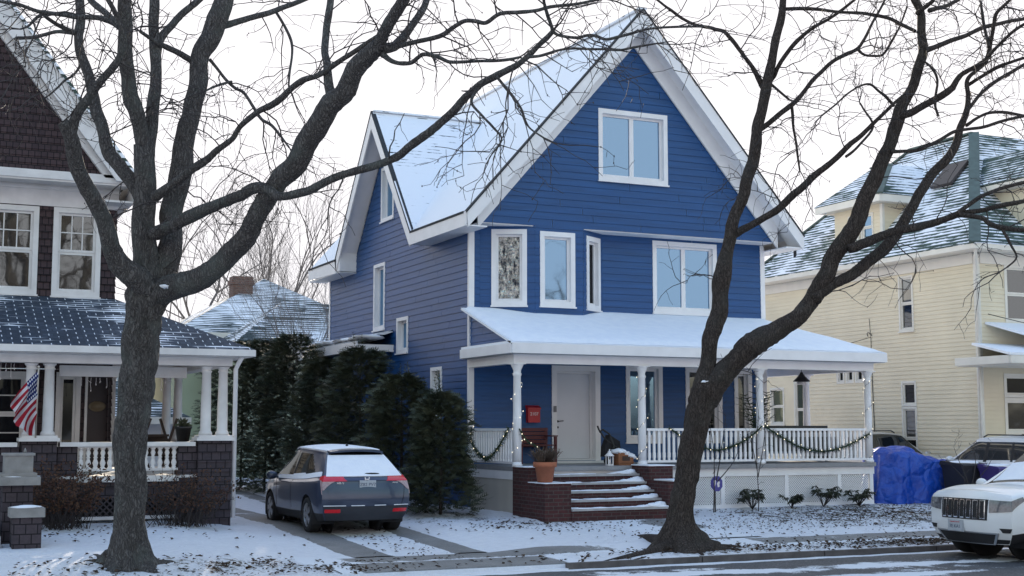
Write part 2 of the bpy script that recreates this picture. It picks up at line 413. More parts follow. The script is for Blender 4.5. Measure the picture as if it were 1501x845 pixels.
# ------------------------------------------------------------------ building helpers
ZU = V((0, 0, 1)); JR = random.Random(5)
def clap(mb, O, u, n, z0, z1, step, rng, holes=(), lip=.016):
    """lapped boards on the wall plane through O; a runs along u, z is world height, rng(z) -> (a0, a1)"""
    O, u, n = V(O), V(u), V(n); flip = u.cross(ZU).dot(n) < 0
    def P(a, z, d): return V((O.x, O.y, 0)) + u * a + ZU * z + n * d
    def q(*pts): mb.face(pts[::-1] if flip else pts)
    k = 0; z = z0
    while z < z1 - 1e-4:
        zt = min(z + step, z1)
        cuts = sorted({z, zt, *[h[i] for h in holes for i in (2, 3) if z < h[i] < zt]})
        for za, zb in zip(cuts, cuts[1:]):
            A0, A1 = rng(za); B0, B1 = rng(zb)
            hs = sorted((h[0], h[1]) for h in holes if h[2] < zb - 1e-5 and h[3] > za + 1e-5)
            segs = []; l, lb = A0, B0
            for h0, h1 in hs: segs.append((l, h0, lb, h0)); l = lb = h1
            segs.append((l, A1, lb, B1))
            da = .003 + lip * (1 - (za - z) / step); db = .003 + lip * (1 - (zb - z) / step)
            if lip == .016:   # butt joints between boards
                sp = []
                for a0, a1, b0, b1 in segs:
                    j = a0 + JR.uniform(.8, 3.6)
                    while j < a1 - .5: sp.append((a0, j - .004, b0, j - .004)); a0 = b0 = j + .004; j += JR.uniform(2.2, 3.7)
                    sp.append((a0, a1, b0, b1))
                segs = sp
            for a0, a1, b0, b1 in segs:
                if a1 - a0 < .005 and b1 - b0 < .005: continue
                q(P(a0, za, da), P(a1, za, da), P(b1, zb, db), P(b0, zb, db))
                if za == z: q(P(a0, za, 0), P(a1, za, 0), P(a1, za, da), P(a0, za, da))
        z = zt

def window(house, O, u, n, a0, a1, z0, z1, trim, glass, casing=.11, depth=.10, cols=1, rail=False, muntin=None, name='window', proud=.03, sill=True, sash=.055, label=None):
    """a0..a1 x z0..z1 = outside of the casing; the glass sits back in the wall"""
    O, u, n = V(O), V(u), V(n)
    def P(a, z, d): return V((O.x, O.y, 0)) + u * a + ZU * z + n * d
    def bx(mb, A0, A1, Z0, Z1, D0, D1): mb.obox(P(A0, Z0, D0), u * (A1 - A0), ZU * (Z1 - Z0), n * (D1 - D0))
    w = MB(); c = casing
    bx(w, a0, a0 + c, z0, z1, -depth, proud); bx(w, a1 - c, a1, z0, z1, -depth, proud)
    bx(w, a0 + c, a1 - c, z1 - c, z1, -depth, proud - .002)
    bx(w, a0 + c, a1 - c, z0, z0 + c, -depth, proud - .002)
    if sill: bx(w, a0 - .02, a1 + .02, z0 - .035, z0 - .001, .004, proud + .035)
    win = w.build(name, trim, house)
    if label: win['label'] = label
    i0, i1, j0, j1 = a0 + c, a1 - c, z0 + c, z1 - c
    fr = MB(); gl = []
    cw = (i1 - i0) / cols
    for k in range(cols):
        p0, p1 = i0 + k * cw, i0 + (k + 1) * cw
        rows = [(j0, j1, 0)] if not rail else [(j0, (j0 + j1) / 2, -.012), ((j0 + j1) / 2, j1, 0)]
        for r, (q0, q1, dz) in enumerate(rows):
            D0, D1 = -depth + .01 + dz, -depth + .055 + dz; sw = sash
            bx(fr, p0 + .001, p0 + sw, q0 + .001, q1 - .001, D0, D1); bx(fr, p1 - sw, p1 - .001, q0 + .001, q1 - .001, D0, D1)
            bx(fr, p0 + sw, p1 - sw, q0 + .001, q0 + sw, D0, D1 - .001); bx(fr, p0 + sw, p1 - sw, q1 - sw, q1 - .001, D0, D1 - .001)
            if muntin and (muntin[2] == 'all' or r == 1):
                mc, mr = muntin[0], muntin[1]
                for m in range(1, mc):
                    x = p0 + sw + (p1 - p0 - 2 * sw) * m / mc; bx(fr, x - .011, x + .011, q0 + sw, q1 - sw, D0 + .012, D1 - .014)
                for m in range(1, mr):
                    y = q0 + sw + (q1 - q0 - 2 * sw) * m / mr; bx(fr, p0 + sw, p1 - sw, y - .011, y + .011, D0 + .012, D1 - .016)
            g = MB(); g.obox(P(p0 + sw, q0 + sw, D0), u * (p1 - p0 - 2 * sw), ZU * (q1 - q0 - 2 * sw), n * .012); gl.append(g)
    fr.build('frame', trim, win)
    for g in gl: g.build('pane', glass, win)
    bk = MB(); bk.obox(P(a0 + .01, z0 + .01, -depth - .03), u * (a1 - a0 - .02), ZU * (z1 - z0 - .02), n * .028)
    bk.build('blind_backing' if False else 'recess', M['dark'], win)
    return win
def hole(a0, a1, z0, z1, m=.05): return (a0 + m, a1 - m, z0 + m, z1 - m)

def letters(text, size, mat, parent, pos, rot, name='lettering', depth=.003, font_w=0.0):
    cu = bpy.data.curves.new(name, 'FONT'); cu.body = text; cu.size = size; cu.align_x = 'CENTER'; cu.align_y = 'CENTER'
    cu.extrude = depth; cu.offset = font_w
    tmp = bpy.data.objects.new(name, cu); COL.objects.link(tmp)
    dg = bpy.context.evaluated_depsgraph_get(); me = bpy.data.meshes.new_from_object(tmp.evaluated_get(dg))
    bpy.data.objects.remove(tmp); me.materials.clear(); me.materials.append(mat)
    o = bpy.data.objects.new(name, me); COL.objects.link(o); o.parent = parent
    r = parent
    while r.parent is not None: r = r.parent
    o.location = V(pos) - (r.location if r.rotation_euler.z == 0 else V((0, 0, 0))); o.rotation_euler = rot
    return o

# ================================================================== the blue house
BH = thing('blue_house', 'three-storey blue clapboard house with white trim, steep snowy gable and wraparound porch', 'house', (4, 5, 0))
WX, WY = 8.04, 10.6
UX, UY, NF, NL = V((1, 0, 0)), V((0, 1, 0)), V((0, -1, 0)), V((-1, 0, 0))
fw = [  # x0, x1, z0, z1 of every opening in the front wall (outside of casings)
    (2.06, 3.33, .96, 3.20), (4.03, 5.04, 1.42, 3.27), (5.69, 6.74, 1.42, 3.27), (7.10, 7.62, 1.42, 3.20), (4.80, 6.64, 4.52, 6.28)]
w = MB(); clap(w, (0, 0, 0), UX, NF, .0, 4.3, .165, lambda z: (.1, WX - .1), [hole(*f) for f in fw[:4]])
clap(w, (0, 0, 0), UX, NF, 4.3, 6.36, .158, lambda z: (3.2, WX - .1), [hole(*fw[4])])
w.build('front_wall', M['blue'], BH)
# left wall with the side gable
GP, GZ, GF0, GF1, EZ = 5.475, 10.13, 2.45, 8.5, 6.5
def lw(z):
    if z <= EZ - .25: return (.06, WY - .06)
    k = (z - EZ + .35) / 1.2
    return (GF0 + k, GF1 - k)
lws = [(5.70, 6.60, 4.36, 6.15), (3.92, 4.76, 3.66, 4.57), (1.62, 2.34, 1.45, 3.20), (5.06, 6.06, 7.25, 8.72)]
w = MB(); clap(w, (0, 0, 0), UY, NL, .45, 6.25, .158, lw, [hole(*f) for f in lws[:3]])
clap(w, (0, 0, 0), UY, NL, 6.25, 9.78, .158, lambda z: (GF0 + .1 + (z - EZ + .25) / 1.2, GF1 - .1 - (z - EZ + .25) / 1.2), [hole(*lws[3])])
w.box(-.01, .2, .0, WY, -.2, .45)
w.build('side_wall', M['blue'], BH)
w = MB()
w.face([(WX, 0, -.2), (WX, WY, -.2), (WX, WY, 6.6), (WX, 0, 6.6)]); w.face([(0, WY, -.2), (0, WY, 6.6), (4.02, WY, 11.4), (WX, WY, 6.6), (WX, WY, -.2)])
clap(w, (WX, 0, 0), UY, V((1, 0, 0)), 0, 6.5, .165, lambda z: (.1, WY - .1))
w.build('rear_wall', M['blue'], BH)
# gable wall (overhangs the front wall by half a metre)
RX, RZ, SL = 4.02, 11.66, 1.1416
w = MB(); clap(w, (0, -.5, 0), UX, NF, 6.36, 11.2, .165, lambda z: (max(0.0, RX - (RZ - .22 - z) / SL), min(WX, RX + (RZ - .22 - z) / SL)), [hole(3.06, 4.95, 7.55, 9.27)])
w.build('gable_wall', M['blue'], BH)
w = MB(); w.box(0.0, WX, -.5, -.001, 6.34, 6.358); w.build('gable_soffit', M['white'], BH)
# bay
bp = [V((.24, 0, 0)), V((1.40, -.505, 0)), V((2.64, -.505, 0)), V((3.42, 0, 0))]
w = MB()
bw = [(.27, 1.08, 4.52, 6.27), (.12, 1.02, 4.52, 6.24), (.14, .80, 4.50, 6.22)]
for i in range(3):
    d = bp[i + 1] - bp[i]; L = d.length; d.normalize(); n = V((d.y, -d.x, 0))
    clap(w, bp[i], d, n, 4.1, 6.36, .158, lambda z: (0, L), [hole(*bw[i])], .012)
bay = w.build('bay', M['blue'], BH)
w = MB(); clap(w, (.1, 0, 0), UX, NF, 4.3, 6.36, .158, lambda z: (0, .14)); w.build('wall_strip', M['blue'], BH)
GL = M['glass']
M['stained'] = None
def leaded():
    g = N('leaded_mirror_glass'); v = g.n('TexVoronoi', feature='F1'); v.inputs['Scale'].default_value = 5.5; v.inputs['Randomness'].default_value = 1
    g.put(v.inputs['Vector'], g.scale(g.obj(), (1, 1, .55)))
    gl = g.n('BsdfGlossy'); gl.inputs['Roughness'].default_value = .06; g.put(gl.inputs['Color'], (.50, .48, .45))
    b = g.n('Bump'); b.inputs['Strength'].default_value = 1; b.inputs['Distance'].default_value = .10
    g.put(b.inputs['Height'], g.noise(g.scale(g.obj(), (1, 1, .6)), 9, 3, .6)); g.t.links.new(b.outputs[0], gl.inputs['Normal'])
    e = g.n('TexVoronoi', feature='DISTANCE_TO_EDGE'); e.inputs['Scale'].default_value = 5.5; g.put(e.inputs['Vector'], g.scale(g.obj(), (1, 1, .55)))
    df = g.n('BsdfDiffuse'); g.put(df.inputs['Color'], (.03, .035, .045)); ms = g.n('MixShader')
    g.put(ms.inputs[0], g.ramp(g.noise(g.scale(g.obj(), (1, 1, .5)), 11, 4, .7), .38, .58)); g.t.links.new(df.outputs[0], ms.inputs[1]); g.t.links.new(gl.outputs[0], ms.inputs[2])
    g.t.links.new(ms.outputs[0], g.out.inputs[0]); return g.m
M['stained'] = leaded()
for i in range(3):
    d = (bp[i + 1] - bp[i]).normalized(); n = V((d.y, -d.x, 0))
    window(BH, bp[i], d, n, *bw[i], M['white'], [M['stained'], GL, M['darkglass']][i], depth=.12, label=['bay window with sparkling leaded glass', 'plain middle bay window', 'narrow right bay window seen edge on'][i])
window(BH, (0, 0, 0), UX, NF, *fw[4], M['white'], GL, cols=2, depth=.12)
window(BH, (0, -.5, 0), UX, NF, 3.06, 4.95, 7.55, 9.27, M['white'], GL, cols=2, depth=.13, label='double attic window high in the gable')
for f in fw[1:4]: window(BH, (0, 0, 0), UX, NF, *f, M['white'], M['oldglass'] if f is not fw[1] else GL, depth=.12)
for f in lws: window(BH, (0, 0, 0), UY, NL, *f, M['white'], M['glass'], casing=.085, depth=.15)
# corner boards
w = MB()
for (x0, x1, y0, y1) in ((-.03, .10, -.028, .06), (WX - .10, WX + .03, -.028, .06), (-.03, .06, WY - .06, WY + .03)):
    w = MB(); w.box(x0, x1, y0, y1, .42, 6.33); w.build('corner_board', M['white'], BH)
# front door
w = MB(); x0, x1, z0, z1 = fw[0]; c = .13
w.box(x0, x0 + c, -.035, .26, z0, z1); w.box(x1 - c, x1, -.035, .26, z0, z1); w.box(x0 + c, x1 - c, -.033, .26, z1 - c, z1); w.box(x0 - .03, x1 + .03, -.22, -.04, .945, 1.0)
w.box(x0 + c, x0 + c + .05, .16, .25, 1.04, z1 - c); w.box(x1 - c - .05, x1 - c, .16, .25, 1.04, z1 - c); w.box(x0 + c + .05, x1 - c - .05, .16, .25, z1 - c - .05, z1 - c); w.box(x0 + c, x1 - c, .0, .25, .95, 1.04)
df = w.build('door_frame', M['white'], BH)
w = MB(); w.box(x0 + c + .055, x1 - c - .055, .19, .235, 1.045, z1 - c - .055); dr = w.build('front_door', M['door'], BH)
BLK = M['black'] = paint('black_metal', (.015, .015, .017), .4, .1, 3)
w = MB(); hx = x0 + c + .12; w.lathe([(.026, 0), (.026, .02), (.012, .025), (.012, .06)], (hx, .19, 1.93 - .02), 10, axis=(0, -1, 0)); w.bar((hx - .01, .135, 1.91), (hx + .13, .135, 1.92), .02, .02)
w.lathe([(.024, 0), (.024, .025)], (hx, .19, 1.77), 10, axis=(0, -1, 0)); w.build('door_handle', BLK, dr)
w = MB(); w.box(x0 + .035, x0 + .105, -.06, -.036, 2.12, 2.26); w.build('keypad', paint('keypad_grey', (.16, .16, .17), .4), df)

# roofs
def slab(mb, poly, t):
    p = [V(q) for q in poly]; n = (p[1] - p[0]).cross(p[2] - p[0]).normalized()
    if n.z < 0: n = -n
    mb.prism(p, n * -t)
OV, YF, YB = -.5, -1.0, 11.1
vx = -.5 + (GZ - EZ) / SL
w = MB(); slab(w, [(OV, YF, EZ), (RX, YF, RZ), (RX, YB, RZ), (OV, YB, EZ), (OV, GF1, EZ), (vx, GP, GZ), (OV, GF0, EZ)], .1); slab(w, [(WX + .5, YF, EZ), (WX + .5, YB, EZ), (RX + .001, YB, RZ), (RX + .001, YF, RZ)], .1)
roof = w.build('roof', M['roofsnow2'], BH)
w = MB(); slab(w, [(OV, GF0, EZ), (vx, GP, GZ), (OV, GP, GZ)], .1); slab(w, [(OV, GF1, EZ), (OV, GP + .001, GZ), (vx, GP + .001, GZ)], .1)
w.build('side_gable_roof', M['roofsnow'], BH)
w = MB(); w.bar((RX, YF, RZ + .01), (RX, YB, RZ + .01), .22, .04); w.bar((OV + .02, GP, GZ + .01), (vx, GP, GZ + .01), .2, .04); w.build('ridge_cap', M['roofsnow'], roof)
# rakes: fascia board plus boxed soffit, front gable
w = MB(); fd = .40
for sx in (-1, 1):
    ex = RX + sx * 4.52
    # fascia on the front edge
    w.prism([(ex, YF - .03, EZ - .03), (RX, YF - .03, RZ - .03), (RX, YF - .03, RZ - .03 - .44), (ex - sx * .02, YF - .03, EZ - .36)], (0, .045, 0))
    # second board half way back
    w.prism([(ex - sx * .45, -.575, EZ + .26), (RX, -.575, RZ - .24), (RX, -.575, RZ - .80), (ex - sx * .45, -.575, EZ - .30)], (0, .05, 0))
    # sloping soffit
    w.prism([(ex - sx * .0, YF + .02, EZ - .25), (RX, YF + .02, RZ - .25), (RX, -.48, RZ - .25), (ex - sx * .0, -.48, EZ - .25)], (0, 0, -.03))
    # level eave fascia and soffit along the side
    y1 = GF0 if sx < 0 else YB
    w.box(min(ex, ex + sx * .035), max(ex, ex + sx * .035), YF, y1 + .06, EZ - .33, EZ - .01)
    w.box(min(ex, ex - sx * .5), max(ex, ex - sx * .5), YF + .02, y1, EZ - .33, EZ - .30)
w.build('front_rake', M['white'], BH)
w = MB()   # dark shingle edge that shows under the snow
for sx in (-1, 1):
    ex = RX + sx * 4.54
    w.prism([(ex, YF - .05, EZ - .045), (RX, YF - .05, RZ - .035), (RX, YF - .05, RZ + .012), (ex, YF - .05, EZ + .002)], (0, .16, 0))
w.box(OV - .05, OV + .03, YF + .1, GF0 + .02, EZ - .045, EZ + .006); w.box(OV - .05, OV + .03, GF1, YB, EZ - .045, EZ + .006)
for y0, y1 in ((GF0, GP), (GF1, GP)): w.prism([(OV - .045, y0, EZ - .045), (OV - .045, y1, GZ - .03), (OV - .045, y1, GZ + .012), (OV - .045, y0, EZ + .008)], (.12, 0, 0))
w.build('shingle_edge', paint('dark_shingle_edge', (.03, .034, .04), .9, .3, 8), roof)
w = MB()
for y0, y1, s in ((GF0, GP, 1), (GF1, GP, -1)):
    w.prism([(OV - .03, y0 - s * .03, EZ - .02), (OV - .03, y1, GZ - .0), (OV - .03, y1, GZ - .46), (OV - .03, y0 + s * .05, EZ - .36)], (.04, 0, 0))
    w.prism([(OV, y0, EZ - .20), (OV, y1, GZ - .20), (.0, y1, GZ - .20), (.0, y0, EZ - .20)], (0, 0, -.06))
w.prism([(OV - .03, GF1 - .1, EZ - .40), (OV - .03, GF1 - .1, EZ + .0), (OV - .03, YB + .05, EZ - .02), (OV - .03, YB + .05, EZ - .34)], (.04, 0, 0)); w.box(OV, .0, GF1 - .35, YB, EZ - .40, EZ - .36)
w.prism([(OV, GF1 - .35, EZ - .38), (OV, GF1 - .35, EZ + .35), (OV, GF1 + .1, EZ - .1), (OV, GF1 + .1, EZ - .38)], (.5, 0, 0))
w.build('side_rake', M['white'], BH)

# side bump-out with a little snowy roof
bo = MB(); clap(bo, (-.75, 0, 0), UY, NL, .3, 3.75, .158, lambda z: (5.3, 10.4)); clap(bo, (0, 5.3, 0), UX, NF, .3, 3.75, .158, lambda z: (-.75, 0)); bo.build('side_bay', M['blue'], BH)
bo = MB(); bo.prism([(-1.0, 5.05, 3.98), (.0, 5.05, 4.30), (.0, 10.7, 4.30), (-1.0, 10.7, 3.98)], (0, 0, -.06)); ro = bo.build('side_bay_roof', M['froof'], BH)
bo = MB()
for k in range(9):
    y = 5.3 + k * .62; bo.blob((-.55 + .1 * math.sin(k), y, 4.10), .45, .42, .07, 10, 5, .4, k)
bo.build('snow_layer', M['snow'], ro)
bo = MB(); bo.box(-1.03, -.98, 5.02, 10.7, 3.72, 3.97); bo.box(-1.0, .0, 5.0, 5.04, 3.72, 3.90); bo.box(-.98, .0, 5.04, 10.7, 3.735, 3.76); bo.build('fascia_board', M['white'], ro)

# ------------------------------------------------------------------ porch
PX1, PF, PY1 = 9.25, -2.4, 2.0
w = MB(); w.box(0.02, PX1 + .12, PF - .10, -.02, .86, .95); w.box(WX + .03, PX1 + .12, -.02, PY1, .86, .95); w.build('porch_floor', paint('grey_porch_boards', (.25, .25, .26), .6, .1, 5), BH)
w = MB(); w.box(.02, PX1 + .12, PF - .02, PF + .06, .68, .855); w.box(.02, .10, PF + .06, -.03, .68, .855); w.box(PX1 + .05, PX1 + .12, PF + .06, PY1, .68, .855)
for x in (3.35, 5.12, 6.85, 8.35, PX1 + .04): w.box(x - .05, x + .05, PF - .015, PF + .05, -.1, .68)
w.box(3.35, PX1 + .1, PF - .012, PF + .05, -.1, .06)
w.build('porch_skirt_frame', M['white'], BH)
w = MB(); w.box(.03, .09, PF + .06, -.03, -.15, .68); w.box(.03, .4, PF - .01, PF + .05, -.15, .68); w.build('porch_side_panel', paint('beige_painted_board', (.50, .47, .42), .6, .08, 2, streak=(1, 1, .2)), BH)
lat = MB(); s2 = .058
for (x0, x1) in ((3.40, 5.07), (5.17, 6.80), (6.90, 8.30), (8.40, PX1 - .02)):
    z0, z1 = .06, .68; t = x0 - (z1 - z0)
    for dirn in (1, -1):
        t = x0 - (z1 - z0)
        while t < x1:
            a, b = t, t + (z1 - z0); lo = max(a, x0); hi = min(b, x1)
            if hi - lo > .02:
                zl, zh = (z0 + lo - a, z0 + hi - a) if dirn > 0 else (z1 - (lo - a), z1 - (hi - a))
                yy = PF + .012 if dirn > 0 else PF + .024
                lat.bar((lo, yy, zl), (hi, yy, zh), .010, .024, (0, 1, 0)) if False else lat.obox((lo, yy - .005, zl - .013), (hi - lo, 0, zh - zl), (0, 0, .026), (0, .009, 0))
            t += s2
lat.build('porch_lattice', M['white'], BH)
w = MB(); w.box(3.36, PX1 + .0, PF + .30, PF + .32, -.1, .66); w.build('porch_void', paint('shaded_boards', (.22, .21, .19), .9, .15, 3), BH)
# columns
def column_mb(x, y, z0=.95, z1=3.10):
    m = MB(); m.lathe([(.11, 0), (.11, .05), (.092, .07), (.092, .10)], (x, y, z0), 18)
    m.lathe([(.090, 0), (.088, .9), (.078, 1.78), (.092, 1.80), (.092, 1.84), (.078, 1.85), (.080, 1.90), (.135, 2.02), (.15, 2.06)], (x, y, z0 + .10), 18)
    m.box(x - .14, x + .14, y - .14, y + .14, z1 - .02, z1 + .0); return m
cols_xy = [(.06, PF), (3.06, PF), (6.16, PF), (PX1, PF), (PX1, -.05), (PX1, PY1 - .1)]
for x, y in cols_xy: column_mb(x, y).build('porch_column', M['white'], BH)
w = MB(); w.box(-.06, PX1 + .12, PF - .10, PF + .10, 3.10, 3.29); w.box(-.06, .13, PF + .10, -.03, 3.10, 3.29); w.box(PX1 - .10, PX1 + .12, PF + .10, PY1, 3.10, 3.29); w.build('porch_beam', M['white'], BH)
w = MB(); w.box(-.2, PX1 + .3, PF - .3, -.02, 3.292, 3.31); w.box(WX + .02, PX1 + .3, -.02, PY1, 3.292, 3.31); w.build('porch_ceiling', paint('pale_grey_porch_ceiling', (.45, .47, .50), .6, .05), BH)
EXL, EXR, EYF, EPZ = -.22, PX1 + .32, PF - .33, 3.52
w = MB(); w.box(EXL, EXR, EYF - .03, EYF + .02, 3.30, 3.50); w.box(EXL - .03, EXL + .02, EYF + .02, -.03, 3.30, 3.50); w.box(EXR - .02, EXR + .03, EYF + .02, PY1 + .3, 3.30, 3.50); w.build('porch_fascia', M['white'], BH)
w = MB()
slab(w, [(EXL, EYF - .02, EPZ), (EXR, EYF - .02, EPZ), (WX + .05, -.02, 4.45), (EXL, -.02, 4.45)], .05)
slab(w, [(EXR, EYF - .02, EPZ), (EXR, PY1 + .3, EPZ), (WX + .05, PY1 + .3, 4.45), (WX + .05, -.02, 4.45)], .05)
pr = w.build('porch_roof', M['porchsnow'], BH)
# snow blanket of the porch roof: a real layer with a soft edge, thinner at the bay
sn = MB(); sn.smooth = True; nx, ny = 90, 26
def prz(x, y): return EPZ + (4.45 - EPZ) * (y - EYF + .02) / (-.02 - EYF + .02)
vs = []
for j in range(ny + 1):
    v = j / ny
    for i in range(nx + 1):
        u_ = i / nx; y = EYF + .02 + (-.05 - EYF) * v; xr = EXR - .06 + (WX - EXR + .02) * v; x = EXL + .04 + (xr - EXL - .04) * u_
        e = min(1, v / .06, (1 - v) / .04, u_ / .012, (1 - u_) / .02); h = .012 + .05 * e + .012 * noise.noise(V((x * 1.5, y * 2, 1)))
        if e < .2: h = .004 + .01 * max(0, noise.noise(V((x * 5, y * 5, 1))))
        vs.append((x, y, prz(x, y) + h))
sn.raw(vs, [(j * (nx + 1) + i, j * (nx + 1) + i + 1, (j + 1) * (nx + 1) + i + 1, (j + 1) * (nx + 1) + i) for j in range(ny) for i in range(nx)], True)
sn.build('snow_layer', M['snow'], pr)
# end of the porch roof: sided triangle
w = MB(); clap(w, (.02, 0, 0), UY, NL, 3.5, 4.40, .158, lambda z: (-2.62 + (z - 3.52) * 2.75, -.03)); w.build('porch_gable_end', M['blue'], BH)
w = MB(); w.prism([(EXL, EYF + .05, 3.505), (.0, EYF + .05, 3.505), (.0, -.03, 3.505), (EXL, -.03, 3.505)], (0, 0, .05)); w.build('snow_ledge', M['snow'], BH)
# railings
def balmesh():
    m = MB(); m.box(-.026, .026, -.018, .018, 0, .66); m.box(-.031, .031, -.023, .023, .06, .17); m.box(-.031, .031, -.023, .023, .50, .60); return m
bal_me = None
def railing(p, q, zt=1.75, zb=1.05, step=.124, name='porch_railing'):
    global bal_me
    p, q = V(p), V(q); m = MB(); d = (q - p).normalized(); a = V((d.y, -d.x, 0))
    m.bar(p + ZU * (zt - .03), q + ZU * (zt - .03), .07, .055); m.bar(p + ZU * (zb - .02), q + ZU * (zb - .02), .05, .05)
    r = m.build(name, M['white'], BH); n = int((q - p).length / step)
    for i in range(n):
        c = p + d * ((i + .5) * (q - p).length / n)
        if bal_me is None:
            o = balmesh().build('baluster', M['white'], r, local=True); bal_me = o.data
        else:
            o = bpy.data.objects.new('baluster', bal_me); COL.objects.link(o); o.parent = r
        o.location = c + ZU * zb - BH.location; o.rotation_euler = (0, 0, math.atan2(d.y, d.x))
railing((.06, PF + .12, 0), (.06, -.08, 0)); railing((3.17, PF, 0), (6.05, PF, 0)); railing((6.27, PF, 0), (PX1 - .1, PF, 0)); railing((PX1, PF + .12, 0), (PX1, -.15, 0))

# ------------------------------------------------------------------ brick stairs
ST = MB(); CH = MB(); TR = []
SX0, SX1, SF = .50, 2.74, PF - .10
for k in range(5):
    zt = .95 - .158 * (k + 1); y0 = SF - .30 * k
    ST.box(SX0 + .001, SX1 - .001, y0 - .30 + .002, y0, -.2, zt - .045)
    t = MB(); t.box(SX0 + .002, SX1 - .002, y0 - .325, y0 - .001, zt - .044, zt); TR.append((t, zt, y0))
for x0, x1 in ((-.08, SX0), (SX1, SX1 + .58)):
    CH = MB(); CH.box(x0, x1, SF - .72, SF + .02, -.2, .955); CH.box(x0 + .001, x1 - .001, SF - 1.48, SF - .722, -.25, .66); CH.build('cheek_wall', M['brick'], BH)
stp = ST.build('brick_steps', M['brick'], BH)
treadm = paint('pale_stone_tread', (.36, .35, .35), .8, .2, 4, .2, 40)
for t, zt, y0 in TR: t.build('tread', treadm, stp)
w = MB(); rs = random.Random(4)
for t, zt, y0 in TR:
    for i in range(26):
        u_ = rs.random(); x = SX0 + .08 + u_ * (SX1 - SX0 - .16)
        k = (.35 + .5 * rs.random()) * (1 if u_ < .78 else 1.9)
        w.blob((x, y0 - .14 + rs.uniform(-.10, .10), zt - .006), .16 * (1 + rs.random() * .5), .085, .028 * k, 8, 4, .5, i + zt * 50, 0)
    for i in range(5): w.blob((SX1 - .12 - i * .08, y0 - .15, zt), .16, .11, .09 - .012 * i, 9, 5, .5, i + zt * 31, 0)
w.build('step_snow', M['snow'], stp)
w = MB(); w.box(-.10, SX0 + .02, SF - .74, SF - .12, .957, .975); w.box(-.10, SX0 + .01, SF - 1.50, SF - .74, .662, .675); w.box(SX1 - .02, SX1 + .62, SF - .74, SF - .0, .957, .978); w.box(SX1 + .10, SX1 + .60, SF - 1.5, SF - .74, .662, .69)
w.build('cheek_snow', M['snow'], BH)

# ================================================================== the brown house on the left
LH = thing('brown_house', 'dark brown shingled house with white trim and columned porch behind the big left tree', 'house', (-10, 3, 0))
LX, LYW = -7.85, -.4
w = MB(); lwn = [(-10.35, -9.32, 4.33, 6.06), (-9.05, -8.14, 4.32, 6.07)]
clap(w, (0, LYW, 0), UX, NF, 2.9, 6.2, .14, lambda z: (-15, LX), [hole(*h) for h in lwn], .02)
clap(w, (0, 0, 0), UX, NF, .5, 2.9, .14, lambda z: (-15, -7.85), [hole(-10.2, -9.35, 1.2, 2.85), hole(-8.85, -8.38, 1.0, 2.85), (-8.26, -7.88, .9, 2.8)], .02)
clap(w, (LX, 0, 0), UY, V((1, 0, 0)), .5, 6.3, .14, lambda z: (LYW, 11.5), [], .02)
w.face([(-15, 11.5, 0), (-15, LYW, 0), (-15, LYW, 6.3), (-15, 11.5, 6.3)])
w.build('wall', M['brown'], LH)
for h in lwn: window(LH, (0, LYW, 0), UX, NF, *h, M['oldwhite'], M['oldglass'], casing=.10, depth=.07, rail=True, muntin=(3, 2, 'top'), proud=.035, sash=.05)
window(LH, (0, 0, 0), UX, NF, -10.2, -9.35, 1.2, 2.85, M['oldwhite'], M['darkglass'], casing=.10, depth=.07, rail=True, sash=.05, muntin=(1, 2, 'all'))
window(LH, (0, 0, 0), UX, NF, -8.85, -8.38, 1.0, 2.85, M['oldwhite'], M['darkglass'], casing=.09, depth=.07, sash=.05, sill=False, name='sidelight')
w = MB(); w.box(-8.30, -8.25, -.04, .0, .9, 2.86); w.box(-8.30, -7.80, -.035, .0, 2.80, 2.88); dfr = w.build('door_frame', M['oldwhite'], LH)
w = MB(); w.box(-8.25, -7.88, -.02, .03, .9, 2.8); ld = w.build('front_door', paint('very_dark_brown_door', (.022, .012, .014), .5, .2, 3), LH)
w = MB(); w.lathe([(.165, 0), (.165, .02), (.13, .025), (.125, .018)], (0, 0, 0), 20, axis=(0, -1, 0)); pl = w.build('house_plaque', paint('dull_brass', (.16, .12, .07), .5), LH, local=True); pl.scale = (1, 1, .62); pl.location = V((-8.06, -.022, 2.18)) - LH.location
# frieze, cornice and gable
w = MB(); w.box(-15, LX + .02, LYW - .035, LYW, 6.08, 6.50); w.box(LX, LX + .035, LYW, 3.2, 6.10, 6.50); w.box(-15, LX + .05, LYW - .07, LYW - .036, 6.40, 6.46)
w.box(-15, -7.70, -.95, LYW - .036, 6.50, 6.58); w.box(-15, -7.66, -1.02, -.95, 6.52, 6.68); w.box(-15, -7.68, -.99, -.95, 6.48, 6.52)
w.build('cornice', M['oldwhite'], LH)
GS = 1.30; gx = -7.66; gxr = -11.6
def grng(z): return (-15.6, -8.02 - (z - 6.68) / GS)
w = MB(); clap(w, (0, -.9, 0), UX, NF, 6.68, 11.6, .14, lambda z: (max(-15.4, gxr - (11.9 - z) / GS), min(-8.05 - (z - 6.68) / GS, gxr + (11.6 - z) / GS)), [], .02); w.build('gable_wall', M['brown'], LH)
w = MB(); Lr = 11.9 + .1
for s in (1, -1):
    ex = gxr + s * (gx - gxr + .10)
    zt = 6.62 + GS * (gx - gxr + .1)
    w.prism([(ex, -1.16, 6.55), (gxr, -1.16, zt - .07), (gxr, -1.16, zt - .62), (ex - s * .42, -1.16, 6.55)], (0, .05, 0))
    w.prism([(ex - s * .2, -1.02, 6.62), (gxr, -1.02, zt - .28), (gxr, -1.02, zt - .85), (ex - s * .62, -1.02, 6.62)], (0, .12, 0))
w.box(LX - .3, gx + .06, -.95, 2.6, 6.16, 6.20); w.box(gx + .02, gx + .06, -1.12, 2.6, 6.2, 6.62); w.box(LX, gx + .05, 2.56, 2.6, 6.0, 6.6)
